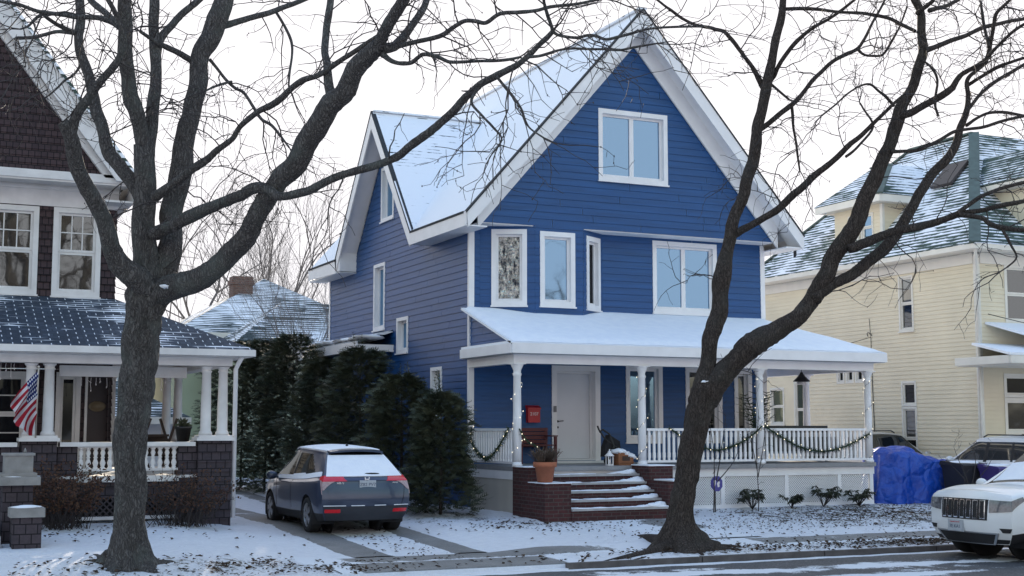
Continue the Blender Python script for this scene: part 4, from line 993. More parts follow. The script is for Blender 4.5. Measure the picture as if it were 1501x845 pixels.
t.limb([(811, 46, 6), (820, 52, 5), (845, 56, 5), (860, 53, 5), (873, 54, 5), (888, 59, 5), (905, 55, 5), (920, 51, 5), (952, 43, 4), (1000, 40, 4), (1030, 40, 3)], -3.8, -4.3, n=7, spawn=1.3)
t.limb([(774, 84, 6), (790, 83, 5), (805, 79, 5), (822, 74, 4), (840, 72, 4), (865, 73, 4), (888, 73, 4), (908, 74, 4), (928, 70, 4), (963, 64, 3)], -3.7, -4.0, n=7, spawn=1.3)
t.limb([(224, 290, 18), (240, 278, 16), (254, 270, 15), (267, 262, 14), (280, 251, 14), (293, 241, 14), (304, 233, 12), (316, 222, 11), (328, 213, 10), (341, 203, 9), (347, 193, 9), (356, 182, 9), (380, 164, 10), (396, 156, 11), (412, 145, 11), (424, 133, 10), (436, 122, 10), (448, 116, 10), (462, 113, 9), (474, 107, 9), (486, 98, 9), (503, 86, 8), (521, 75, 8), (540, 62, 7), (556, 50, 7), (568, 36, 6)], -.1, -1.9, n=10, spawn=.8)
t.limb([(178, 42, 11), (165, 34, 10), (149, 29, 10), (130, 27, 9), (112, 26, 9), (96, 23, 8), (80, 21, 7), (66, 19, 7), (53, 16, 6), (27, 7, 6), (0, 3, 5), (-30, -6, 4)], -.5, -1.8, n=8, spawn=1.5)
t.limb([(180, 36, 12), (170, 32, 11), (158, 22, 11), (144, 10, 11), (132, -2, 10), (118, -20, 8)], -.5, .6, n=8)
t.limb([(112, 50, 9), (98, 43, 8), (84, 36, 7), (70, 27, 6), (62, 22, 5), (52, 28, 5), (42, 38, 4), (30, 43, 3)], .9, .2, n=7, spawn=1.5)
t.limb([(106, 48, 8), (92, 46, 7), (80, 47, 6), (67, 51, 6), (52, 55, 6), (38, 56, 6), (24, 56, 6)], .9, 1.3, n=7, spawn=1.4)
t.limb([(308, 88, 6), (318, 100, 5), (332, 118, 5), (345, 130, 5), (358, 137, 5), (372, 158, 5), (384, 176, 5), (398, 184, 5), (412, 200, 4), (424, 216, 3)], 1.0, .2, n=7, spawn=1.0, droop=-.2)
t.limb([(405, 18, 5), (412, 30, 5), (420, 45, 5), (427, 62, 5), (428, 80, 4), (425, 105, 4), (423, 128, 3)], 1.6, 1.2, n=6, spawn=1.2, droop=-.15)
t.limb([(700, 130, 6), (690, 150, 5), (706, 170, 4), (722, 186, 4), (736, 205, 3), (722, 226, 3)], -3.2, -3.6, n=6, spawn=1.2, droop=-.15)
t.limb([(728, 112, 5), (742, 130, 5), (752, 142, 5), (764, 160, 4), (770, 178, 4), (778, 190, 3), (796, 202, 3)], -3.3, -3.6, n=6, spawn=1.2, droop=-.15)
t.limb([(340, 120, 4), (318, 126, 4), (300, 134, 3)], .8, .4, n=6)
t.limb([(118, 60, 6), (120, 90, 5), (108, 110, 4), (96, 118, 4), (84, 130, 3), (72, 140, 3)], 1, .6, n=6, spawn=1.2, droop=-.1)
t.finish()
# surface roots
w = MB()
for (x0, y0, x1, y1, r) in ((170, 822, 108, 834, .09), (206, 824, 262, 832, .10), (200, 830, 250, 846, .09), (180, 830, 150, 850, .08), (160, 818, 128, 822, .06)):
    a, b = at(x0, y0, Y=-8.55), at(x1, y1, Z=-.2); b = V((b.x, max(b.y, -9.3), 0)); b.z = gz(b.x, b.y) - .05
    P = [a + V((0, .1, .05)), a.lerp(b, .35) + V((0, 0, -.02)), a.lerp(b, .7) + V((.05, .04, 0)), b]
    w.tube([V(q) for q in smooth_path([tuple(p) for p in P], 4)], [r * (1.1 - .07 * i) for i in range(13)], 8)
w.build('roots', M['bark'], LT, uv=False)

# ---- the two-stemmed tree on the right
rb = at(1000, 800, Y=-8.55); RD = (rb - CAMPOS).dot(_F)
RT = thing('bare_tree', 'dark leaning bare tree that forks into two stems in front of the blue porch', 'tree', (rb.x, rb.y, rb.z))
t = Tree(RT, RD, M['bark2'], 11)
t.limb([(1004, 822, 66), (1000, 802, 56), (998, 785, 48), (997, 765, 42), (999, 740, 40), (1004, 710, 38), (1009, 685, 38), (1014, 655, 38), (1020, 628, 39), (1026, 600, 41), (1035, 576, 44), (1047, 560, 42)], 0, .1, 'trunk', 9, 48, .17, 0, root_flare(4, 1.9, rb.z, .75, .85))
t.limb([(1034, 584, 38), (1048, 562, 40), (1066, 540, 38), (1085, 523, 37), (1100, 508, 38), (1120, 494, 36), (1140, 485, 33), (1160, 472, 30), (1180, 454, 28), (1197, 432, 27), (1208, 410, 27), (1220, 386, 27), (1236, 359, 27), (1254, 326, 26), (1263, 304, 25), (1274, 278, 24), (1290, 245, 22), (1304, 211, 21), (1313, 180, 20), (1320, 162, 19), (1330, 143, 16), (1344, 108, 15), (1353, 78, 14), (1351, 48, 14), (1349, 18, 13), (1340, -5, 13), (1330, -40, 11)], .1, -.5, n=26, spawn=.25)
t.limb([(1026, 580, 30), (1036, 548, 26), (1040, 515, 25), (1047, 485, 27), (1053, 457, 29), (1055, 433, 27), (1058, 412, 29), (1062, 394, 25), (1066, 365, 21), (1073, 335, 20), (1080, 310, 20), (1089, 284, 20), (1100, 246, 20), (1109, 212, 19), (1113, 182, 18), (1118, 155, 16), (1123, 132, 15), (1128, 99, 14), (1137, 60, 13), (1145, 18, 12), (1149, -10, 11), (1154, -50, 9)], .05, 1.2, n=20, spawn=.3)
t.limb([(1118, 128, 9), (1109, 110, 8), (1101, 96, 7), (1090, 82, 7), (1080, 69, 7), (1070, 55, 7), (1062, 46, 6), (1050, 43, 6), (1043, 41, 6), (1021, 37, 5), (1000, 27, 5), (985, 16, 5), (973, 8, 4), (955, -6, 4)], 1.0, .2, n=8, spawn=1.2)
t.limb([(1076, 345, 14), (1089, 338, 13), (1108, 328, 12), (1125, 317, 12), (1142, 304, 13), (1155, 293, 13), (1170, 280, 12), (1185, 266, 11), (1208, 248, 10), (1230, 228, 10), (1245, 214, 9), (1260, 202, 8), (1278, 184, 7), (1296, 166, 6), (1312, 150, 5), (1325, 138, 4)], .5, -1.2, n=10, spawn=.5)
t.limb([(1112, 192, 10), (1122, 185, 9), (1140, 170, 8), (1161, 153, 8), (1176, 137, 8), (1191, 119, 8), (1206, 104, 7), (1221, 90, 7), (1240, 80, 7), (1257, 72, 6), (1266, 60, 5), (1278, 36, 4), (1288, 18, 4), (1299, -4, 3)], .9, 2.2, n=8, spawn=.8)
t.limb([(1126, 122, 8), (1134, 112, 8), (1140, 98, 7), (1147, 86, 7), (1164, 65, 7), (1182, 48, 6), (1198, 37, 6), (1215, 28, 5), (1235, 14, 5), (1256, -2, 4)], 1.1, .4, n=8, spawn=1.0)
t.limb([(1257, 72, 5), (1266, 80, 4), (1280, 82, 4), (1294, 80, 4), (1306, 62, 4), (1318, 40, 3), (1330, 10, 3)], 2.1, 1.8, n=6)
t.limb([(1146, 14, 6), (1170, 13, 6), (1194, 14, 6), (1215, 16, 5), (1236, 18, 5), (1255, 19, 5), (1272, 21, 6), (1299, 25, 6), (1320, 35, 6), (1342, 46, 6)], 1.2, -.4, n=7, spawn=.8)
t.limb([(1196, 440, 20), (1212, 424, 19), (1230, 413, 18), (1246, 404, 18), (1262, 393, 18), (1278, 380, 18), (1292, 369, 19), (1308, 350, 19), (1326, 323, 18), (1344, 290, 16), (1356, 273, 16), (1366, 258, 16), (1386, 235, 14), (1404, 209, 13), (1408, 185, 11), (1417, 160, 10), (1419, 138, 8), (1418, 118, 7), (1430, 104, 6), (1446, 92, 5)], -.2, .8, n=16, spawn=.4)
t.limb([(1322, 170, 12), (1335, 166, 12), (1352, 155, 12), (1368, 147, 11), (1382, 140, 11), (1395, 130, 10), (1404, 116, 9), (1412, 108, 8), (1430, 98, 8), (1444, 89, 8), (1450, 76, 7), (1452, 62, 7), (1456, 42, 6), (1460, 22, 6), (1472, 8, 5), (1488, -8, 4)], -.4, -1.4, n=9, spawn=.9)
t.limb([(1356, 74, 9), (1368, 70, 8), (1381, 65, 8), (1410, 54, 8), (1428, 46, 7), (1446, 39, 7), (1472, 33, 6), (1501, 28, 6), (1530, 22, 5)], -.5, .6, n=8, spawn=.9)
t.limb([(1244, 366, 15), (1262, 358, 16), (1280, 350, 17), (1300, 343, 14), (1318, 338, 13), (1338, 333, 13), (1354, 329, 13), (1370, 325, 13), (1388, 320, 12), (1404, 315, 12), (1420, 311, 9), (1440, 308, 8), (1470, 301, 8), (1501, 295, 7), (1535, 288, 6)], -.4, -1.6, n=10, spawn=.5)
t.limb([(1402, 315, 8), (1418, 302, 7), (1436, 289, 7), (1455, 281, 6), (1472, 275, 6), (1501, 268, 6), (1530, 262, 5)], -1.2, -.6, n=7, spawn=.7)
t.limb([(1406, 316, 9), (1424, 318, 9), (1442, 321, 9), (1452, 328, 9), (1466, 333, 9), (1482, 336, 8), (1501, 337, 8), (1530, 336, 7)], -1.2, -2.2, n=8, spawn=.7)
t.limb([(1306, 222, 7), (1322, 222, 6), (1344, 221, 6), (1356, 216, 6), (1368, 210, 6), (1384, 201, 6), (1401, 192, 6), (1420, 189, 5), (1441, 186, 5), (1470, 178, 5), (1501, 170, 5), (1530, 165, 4)], -.4, .4, n=7, spawn=.7)
t.limb([(1416, 184, 6), (1430, 175, 5), (1450, 166, 5), (1475, 166, 5), (1501, 169, 4)], .6, 1.2, n=6, spawn=.7)
t.limb([(1420, 160, 6), (1436, 140, 6), (1456, 122, 6), (1480, 108, 6), (1501, 95, 5), (1525, 80, 4)], .7, 1.4, n=7, spawn=.8)
t.limb([(1419, 125, 6), (1440, 112, 6), (1462, 99, 6), (1482, 92, 5), (1501, 86, 5)], .8, .2, n=7, spawn=.8)
t.limb([(1450, 82, 6), (1464, 66, 5), (1482, 50, 5), (1501, 36, 5)], -1.2, -1.8, n=7, spawn=1)
t.limb([(1450, 70, 6), (1446, 52, 5), (1441, 30, 5), (1438, 5, 4)], -1.2, -.8, n=7, spawn=1)
t.limb([(1344, 20, 8), (1356, 10, 7), (1368, 0, 6)], -.5, -.9, n=7)
t.limb([(1362, 16, 8), (1385, 10, 7), (1405, 0, 6)], -.5, .2, n=7)
t.limb([(1375, 170, 4), (1370, 150, 4), (1374, 120, 4), (1366, 100, 4), (1352, 88, 3)], -.9, -.5, n=6)
t.limb([(1310, 156, 5), (1298, 142, 5), (1288, 134, 4), (1276, 124, 4), (1262, 126, 3), (1240, 140, 3), (1222, 156, 3), (1205, 170, 3)], -.4, -1.2, n=6, spawn=.9)
t.limb([(1240, 230, 5), (1258, 216, 4), (1280, 186, 4), (1266, 160, 3), (1261, 152, 3)], -.6, -.2, n=6, spawn=.7)
t.limb([(1160, 154, 5), (1162, 172, 5), (1163, 190, 4), (1168, 220, 4), (1172, 250, 3)], 1.2, .9, n=6, spawn=1.4, droop=-.2)
t.limb([(1470, 338, 5), (1482, 360, 4), (1490, 378, 3), (1476, 392, 3)], -2, -2.3, n=6, spawn=1.4, droop=-.2)
t.limb([(1128, 122, 5), (1140, 132, 4), (1156, 146, 4)], 1.1, .8, n=6)
t.finish()
w = MB()
for (x0, y0, x1, y1, r) in ((984, 798, 935, 790, .13), (1000, 805, 1052, 806, .14), (1010, 812, 1075, 818, .12), (990, 806, 905, 822, .10), (1004, 815, 985, 826, .10), (1015, 804, 1088, 800, .08)):
    a, b = at(x0, y0, Y=-8.6), at(x1, y1, Z=-.24); b = V((b.x, max(b.y, -9.3), 0)); b.z = gz(b.x, b.y) - .03
    P = [a + V((0, .05, .1)), a.lerp(b, .35) + V((0, 0, .02)), a.lerp(b, .7) + V((.06, .05, .01)), b]
    w.tube([V(q) for q in smooth_path([tuple(p) for p in P], 4)], [r * (1.1 - .065 * i) for i in range(13)], 9)
w.build('roots', M['bark2'], RT, uv=False)
# snow caught in the forks
for root, D0, sp in ((RT, RD, ((1033, 560, .05, .07),)), (LT, LD, ((241, 420, -.3, .06),))):
    for (px, py, d, s_) in sp:
        w = MB(); w.blob(at(px, py, D=D0 + d - .1), s_, s_ * .9, .025, 9, 5, .8, px); w.build('fork_snow', M['snow'], root)

# ================================================================== evergreens, shrubs, background trees
def leafmat(name, c1, c2, rough=.6, sc=3):
    g = N(name); p = g.pos(); n1 = g.noise(p, sc, 3); n2 = g.n('TexWhiteNoise'); g.put(n2.inputs[0], g.scale(p, (31, 31, 31)))
    c = g.mix(g.ramp(n1, .3, .7), c1, c2); g.set(col=c, rough=rough, spec=.25); return g.m
M['needle'] = leafmat('dark_evergreen_foliage', (.030, .046, .034), (.108, .116, .070), .6, 2.6)
M['rhodo'] = leafmat('leathery_olive_leaves', (.022, .030, .018), (.070, .075, .045), .45, 9)
M['redleaf'] = leafmat('russet_dry_leaves', (.050, .020, .016), (.105, .055, .028), .8, 4)
M['palebark'] = paint('pale_sunlit_bark', (.17, .15, .14), .9, .3, 5)
M['greybark'] = paint('grey_background_bark', (.12, .105, .10), .9, .25, 3)

def evergreen_mesh(h, r, seed, dens=1.0):
    rnd = random.Random(seed); m = MB()
    n = int(660 * h * r * dens)
    for i in range(n):
        u = rnd.random() ** .8; z = .03 + u * (h - .1)
        pr = r * 1.14 * (1 - (z / h) ** 2.2) ** .55 * (.88 + .24 * noise.noise(V((z * 1.3, seed, 0)))) + .05
        a = rnd.uniform(0, 6.283); lump = 1 + .48 * noise.noise(V((math.cos(a) * 1.4, math.sin(a) * 1.4, z * 1.6 + seed)))
        rr = pr * lump * math.sqrt(rnd.uniform(.12, 1.0))
        c = V((rr * math.cos(a), rr * math.sin(a), z))
        out = V((math.cos(a), math.sin(a), rnd.uniform(-.15, .75))).normalized()
        L = rnd.uniform(.13, .30); side = out.cross(V((rnd.gauss(0, .5), rnd.gauss(0, .5), 1))).normalized()
        up = side.cross(out)
        k = rnd.randint(5, 7); p = c
        for j in range(k):
            f = j / k; q = c + out * L * f + V((0, 0, -.05 * f * f))
            wl = .055 * (1 - .6 * f) + .012
            for sg in (-1, 1):
                d = (out * .75 + side * sg * .8 + up * rnd.uniform(-.25, .25)).normalized(); e = side.cross(d).normalized()
                b = d.cross(up).normalized() * .011
                m.face([q - b, q + b, q + d * wl * 1.5 + b * .4, q + d * wl * 1.5 - b * .4])
    # wispy leaders
    for i in range(3):
        p = V((rnd.uniform(-.15, .15) * r, rnd.uniform(-.15, .15) * r, h * rnd.uniform(.80, .9))); d = V((rnd.gauss(0, .15), rnd.gauss(0, .15), 1)).normalized()
        for j in range(11):
            q = p + d * .07; d = (d + V((rnd.gauss(0, .08), rnd.gauss(0, .08), 0))).normalized()
            m.obox(p - V((.004, .004, 0)), (.008, 0, 0), (0, .008, 0), q - p)
            for s_ in range(4):
                a = rnd.uniform(0, 6.28); e = V((math.cos(a), math.sin(a), .5)).normalized(); L = .22 * (1 - j / 13)
                b = e.cross(V((0, 0, 1))).normalized() * .012; m.face([q - b, q + b, q + e * L + b * .3, q + e * L - b * .3])
            p = q
    return m
def evergreen(px, X, py_top, r, seed, label, dens=1.0, Z=0.0):
    b = at(px, 628, X=X); b.z = gz(b.x, b.y) - .02; D = (b - CAMPOS).dot(_F)
    top = at(px, py_top, D=D + .3); h = top.z - b.z
    t = thing('evergreen_tree', label, 'evergreen', b, 'evergreens along the blue house')
    evergreen_mesh(h, r, seed, dens).build('foliage', M['needle'], t, local=True, uv=False)
    m = MB(); m.tube([(0, 0, -.1), (.02, .01, h * .45), (0, 0, h * .9)], [.035, .03, .008], 7); m.build('trunk', M['bark2'], t, local=True, uv=False)
    return t
evergreen(646, -1.55, 574, .62, 1, 'shortest evergreen beside the blue house corner, right of the grey car', 1.9)
evergreen(588, -1.75, 548, .98, 2, 'evergreen whose lower half is behind the right side of the grey car', 1.35)
evergreen(527, -1.75, 508, 1.05, 3, 'evergreen with the tallest wispy leader, directly above the grey car roof', 1.15)
evergreen(474, -1.70, 524, 1.1, 4, 'evergreen left of the tall-leader one, above the left half of the car', 1.0)
evergreen(428, -1.75, 488, 1.2, 5, 'dense evergreen in front of the low sage green wing', .9)
evergreen(389, -2.05, 497, 1.25, 6, 'evergreen second from the brown house porch downspout', .85)
evergreen(354, -2.45, 500, 1.35, 7, 'evergreen right beside the brown house porch downspout', .8)

def grow_bare(name, label, base, h, seed, mat_, r0=.12, spread=.55, lv=4, group=None, lean=(0, 0), nb=3, cat='tree', trunkf=.35):
    rnd = random.Random(seed); t = thing(name, label, cat, base, group)
    tr = MB(); tw = MB(); b = V(base)
    def rec(p, d, L, r, l):
        n = 5; pts = [p]; rr = [r]
        for i in range(n):
            d = (d + V((rnd.gauss(0, .10), rnd.gauss(0, .10), rnd.gauss(0.02, .07)))).normalized(); p = p + d * L / n; pts.append(p); rr.append(r * (1 - .4 * (i + 1) / n))
        (tr if l <= 1 else tw).tube(pts, rr, 7 if l < 2 else 4 if l < 4 else 3, False)
        if l >= lv: return
        k = nb + (1 if rnd.random() < .5 else 0)
        for j in range(k):
            q = pts[rnd.randint(2, n)] if j else pts[n]; a = d.orthogonal().normalized(); a.rotate(Matrix.Rotation(rnd.uniform(0, 6.283), 3, d))
            dd = (d + a * spread * rnd.uniform(.6, 1.4) + V((0, 0, .12))).normalized(); rec(q, dd, L * rnd.uniform(.6, .85), r * (.62 if j == 0 else .45), l + 1)
    rec(b, V((lean[0], lean[1], 1)).normalized(), h * trunkf, r0, 0)
    tr.build('trunk', mat_, t, uv=False); o = tw.build('crown', mat_, t, uv=False); return t
def gp(px, Y, z=0): p = at(px, 628, Y=Y); return (p.x, p.y, z)
G = 'bare trees beyond the back yards'
grow_bare('bare_tree', 'pale bare tree between the big trunk and the long low limb, beyond the roofs', gp(292, 42), 17, 21, M['greybark'], .17, .5, 5, G)
grow_bare('bare_tree', 'pale bare tree rising left of the brick chimney beyond the roofs', gp(330, 48), 18, 24, M['greybark'], .18, .55, 5, G)
grow_bare('bare_tree', 'pale bare tree rising right of the brick chimney', gp(398, 44), 15.5, 22, M['greybark'], .16, .6, 5, G)
grow_bare('bare_tree', 'slender bare tree just left of the blue house rear eave', gp(447, 40), 14, 33, M['greybark'], .15, .45, 5, G)
grow_bare('bare_tree', 'low bare tree touching the blue house rear eave', gp(474, 30), 8.5, 27, M['greybark'], .09, .45, 5, G)
grow_bare('bare_shrub', 'tangled pale bare shrub rising over the evergreens before the low wing', gp(428, 13, 0), 7.2, 31, M['palebark'], .055, .42, 5, None, (0, 0), 4, 'shrub', .45)
grow_bare('bare_shrub', 'thin pale bare shrub over the evergreens near the side bay roof', gp(462, 14, 0), 5.6, 36, M['palebark'], .035, .4, 4, None, (0, 0), 4, 'shrub', .5)

def twiggy(name, label, base, h, w, seed, leafm, nst=60, nl=1500, leaf=.035, group=None):
    rnd = random.Random(seed); t = thing(name, label, 'shrub', base, group); m = MB(); lf = MB(); b = V(base)
    for i in range(nst):
        a = rnd.uniform(0, 6.283); p = b + V((rnd.gauss(0, .12) * w, rnd.gauss(0, .10) * w, 0)); d = V((math.cos(a) * .55, math.sin(a) * .45, 1)).normalized(); L = h * rnd.uniform(.7, 1.12); n = 7; pts = [p]
        for j in range(n):
            d = (d + V((rnd.gauss(0, .16), rnd.gauss(0, .16), rnd.gauss(-.02, .10)))).normalized(); p = p + d * L / n; pts.append(p)
            if j > 1:
                e = (d + V((rnd.gauss(0, .7), rnd.gauss(0, .7), rnd.gauss(0, .4)))).normalized(); q = p + e * rnd.uniform(.1, .28) * h * .6; m.tube([p, (p + q) / 2 + V((rnd.gauss(0, .015), rnd.gauss(0, .015), 0)), q], [.0035, .003, .002], 3, False)
                for _ in range(int(nl / nst / n)):
                    c = p.lerp(q, rnd.random()) + V((rnd.gauss(0, .02), rnd.gauss(0, .02), rnd.gauss(0, .02))); u = V((rnd.gauss(0, 1), rnd.gauss(0, 1), rnd.gauss(0, 1))).normalized(); v = u.orthogonal().normalized() * leaf * .5; u = u * leaf
                    lf.face([c, c + u * .5 + v, c + u, c + u * .5 - v])
        m.tube(pts, [.007 * (1 - .1 * k) for k in range(n + 1)], 4, False)
    m.build('stems', M['twig'], t, uv=False); o = lf.build('leaves', leafm, t, uv=False); o['kind'] = 'stuff'; return t
p = at(92, 755, Y=-3.45); twiggy('russet_bush', 'russet twiggy bush between the stone lantern pier and the big left trunk', (p.x, p.y, gz(p.x, p.y)), 1.05, 1.9, 5, M['redleaf'], 120, 4200, .045)
p = at(272, 755, Y=-3.5); twiggy('russet_bush', 'russet twiggy bush in front of the right end of the brown porch', (p.x, p.y, gz(p.x, p.y)), .98, 1.8, 6, M['redleaf'], 110, 2600, .04)
def rhodo(px, py, h, seed, label):
    b = at(px, py, Y=PF - .42 if px < 1300 else -1.6); b.z = gz(b.x, b.y); rnd = random.Random(seed); t = thing('rhododendron', label, 'shrub', b, 'low shrubs along the lattice'); m = MB(); lf = MB()
    for i in range(14):
        a = rnd.uniform(0, 6.283); d = V((math.cos(a) * .6, math.sin(a) * .6, rnd.uniform(.5, 1.2))).normalized(); L = h * rnd.uniform(.6, 1.05); q = d * L; m.tube([(0, 0, 0), tuple(q * .5 + V((0, 0, .03))), tuple(q)], [.010, .007, .005], 5)
        for c in (q, q * .72 + V((rnd.gauss(0, .05), rnd.gauss(0, .05), .02))):
            for j in range(13):
                b_ = rnd.uniform(0, 6.283); e = V((math.cos(b_), math.sin(b_), rnd.uniform(-.75, .25))).normalized(); l = rnd.uniform(.09, .14); s_ = e.cross(V((0, 0, 1))).normalized() * l * .17; up = V((0, 0, .012))
                lf.face([c, c + e * l * .45 + s_ + up, c + e * l - V((0, 0, .02)), c + e * l * .45 - s_ + up])
    m.build('stems', M['twig'], t, local=True, uv=False); o = lf.build('leaves', M['rhodo'], t, local=True, uv=False); o['kind'] = 'stuff'
for a in ((1103, 742, .50, 1, 'broad-leaved shrub nearest the thin sapling in front of the lattice'), (1160, 736, .36, 2, 'lowest broad-leaved shrub, between the sapling shrub and the tallest one'), (1207, 733, .58, 3, 'tallest broad-leaved shrub in front of the lattice'), (1259, 730, .42, 4, 'broad-leaved shrub at the right end of the lattice'), (1305, 728, .50, 5, 'broad-leaved shrub against the blue tarpaulin')): rhodo(*a)
def sapling(px, py, tops, label, Y, r=.012):
    b = at(px, py, Y=Y); b.z = gz(b.x, b.y) - .03; t = thing('sapling', label, 'sapling', b); m = MB(); tw = Tree(t, (b - CAMPOS).dot(_F), M['twig'], px)
    for i, (path, d) in enumerate(tops):
        D = (b - CAMPOS).dot(_F); pts = [at(x, y, D=D + d * k / max(1, len(path) - 1)) for k, (x, y) in enumerate(path)]
        if i == 0: pts = [b] + pts
        P = [V(q) for q in smooth_path([tuple(q) for q in pts], 4)]; rr = [r * (1 - .75 * k / len(P)) for k in range(len(P))]; m.tube(P, rr, 6)
        tw.grow(P[4:], rr[4:], .8, 0, .05, .35)
    m.build('trunk', M['twig'], t, uv=False); o = tw.tw.build('twigs', M['twig'], t, uv=False); o['kind'] = 'stuff'
sapling(1112, 765, [([(1112, 730), (1110, 690), (1108, 650), (1112, 610), (1108, 580)], 0), ([(1111, 700), (1118, 660), (1122, 625)], .3), ([(1110, 690), (1104, 660), (1098, 640)], -.2)], 'thin bare sapling in front of the brightest lattice panel', -3.3)
sapling(1046, 742, [([(1047, 715), (1047, 690), (1046, 660), (1040, 620), (1032, 590)], 0), ([(1050, 705), (1056, 670), (1060, 640), (1064, 610)], .2), ([(1052, 706), (1064, 692), (1076, 676), (1084, 655)], -.2)], 'bare multi-stemmed sapling behind the blue yard sign', -3.2, .014)
# fallen leaves scattered over the snow
rnd = random.Random(77); lf = MB()
def leaf_at(x, y, s_):
    z = lawnz(x, y); a = rnd.uniform(0, 6.283); c = V((x, y, z + .012 + rnd.random() * .02)); u = V((math.cos(a), math.sin(a), rnd.uniform(-.3, .5))).normalized() * s_; v = V((-math.sin(a), math.cos(a), rnd.uniform(-.5, .5))).normalized() * s_ * .45
    lf.face([c - u * .5, c + v * .8 + V((0, 0, .01)), c + u * .6, c - v * .8 + V((0, 0, .012))])
for (n, cx, cy, sx_, sy_, s0) in ((2600, 8.2, -4.6, 2.6, 1.4, .055), (900, 5.0, -8.75, 2.2, .35, .08), (260, .5, -8.8, 1.6, .3, .08), (420, -8.6, -8.6, 2.4, .5, .075), (200, -6.2, -8.8, 1.2, .35, .07), (220, -.6, -4.4, 1.0, .5, .07), (350, 2.5, -6.0, 1.8, .8, .06), (160, -8.4, -4.2, 1.6, .8, .07), (120, -3.9, -6, .3, 1.5, .06)):
    for i in range(n):
        x, y = rnd.gauss(cx, sx_), rnd.gauss(cy, sy_)
        if -9.33 < y < PF - .3 and not (-.1 < x < 3.4 and y > -4.2): leaf_at(x, y, s0 * rnd.uniform(.5, 1.3))
o = lf.build('fallen_leaves', leafmat('fallen_brown_leaves', (.030, .020, .014), (.075, .045, .028), .85, 12), uv=False); o['kind'] = 'stuff'; o['label'] = 'dead brown leaves scattered over the snow'; o['category'] = 'leaves'

# ================================================================== cars
M['tyre'] = paint('tyre_rubber', (.012, .012, .013), .85, .2, 6)
M['rim'] = paint('silver_alloy', (.36, .37, .39), .35, .08, 6, metal=.8)
M['blackplastic'] = paint('black_plastic_trim', (.014, .014, .016), .7, .15, 6)
M['carglass'] = glassmat('tinted_car_glass', .30, (.010, .012, .014))
M['greypaint'] = paint('blue_grey_car_paint', (.042, .055, .092), .28, .06, 2, spec=.5, metal=.25, coat=.5)
M['whitepaint'] = paint('white_car_paint', (.78, .79, .80), .28, .03, 2, spec=.5, coat=.6)
M['silverpaint'] = paint('silver_car_paint', (.50, .50, .49), .3, .04, 2, metal=.4, coat=.5)
M['chrome'] = paint('chrome_trim', (.75, .76, .78), .15, .03, 3, metal=1)
M['redlamp'] = paint('red_lamp_glass', (.60, .012, .022), .15, .1, 12, spec=.6, coat=.6)
M['clearlamp'] = paint('clear_lamp_glass', (.36, .24, .25), .15, .25, 30, spec=.6, coat=.6)
M['headlamp'] = paint('smoked_headlamp_glass', (.11, .115, .13), .10, .4, 22, spec=.7, coat=.8)
M['plate'] = paint('white_number_plate', (.40, .43, .47), .5, .06, 20)
M['platetext'] = paint('dark_plate_lettering', (.05, .07, .12), .5)

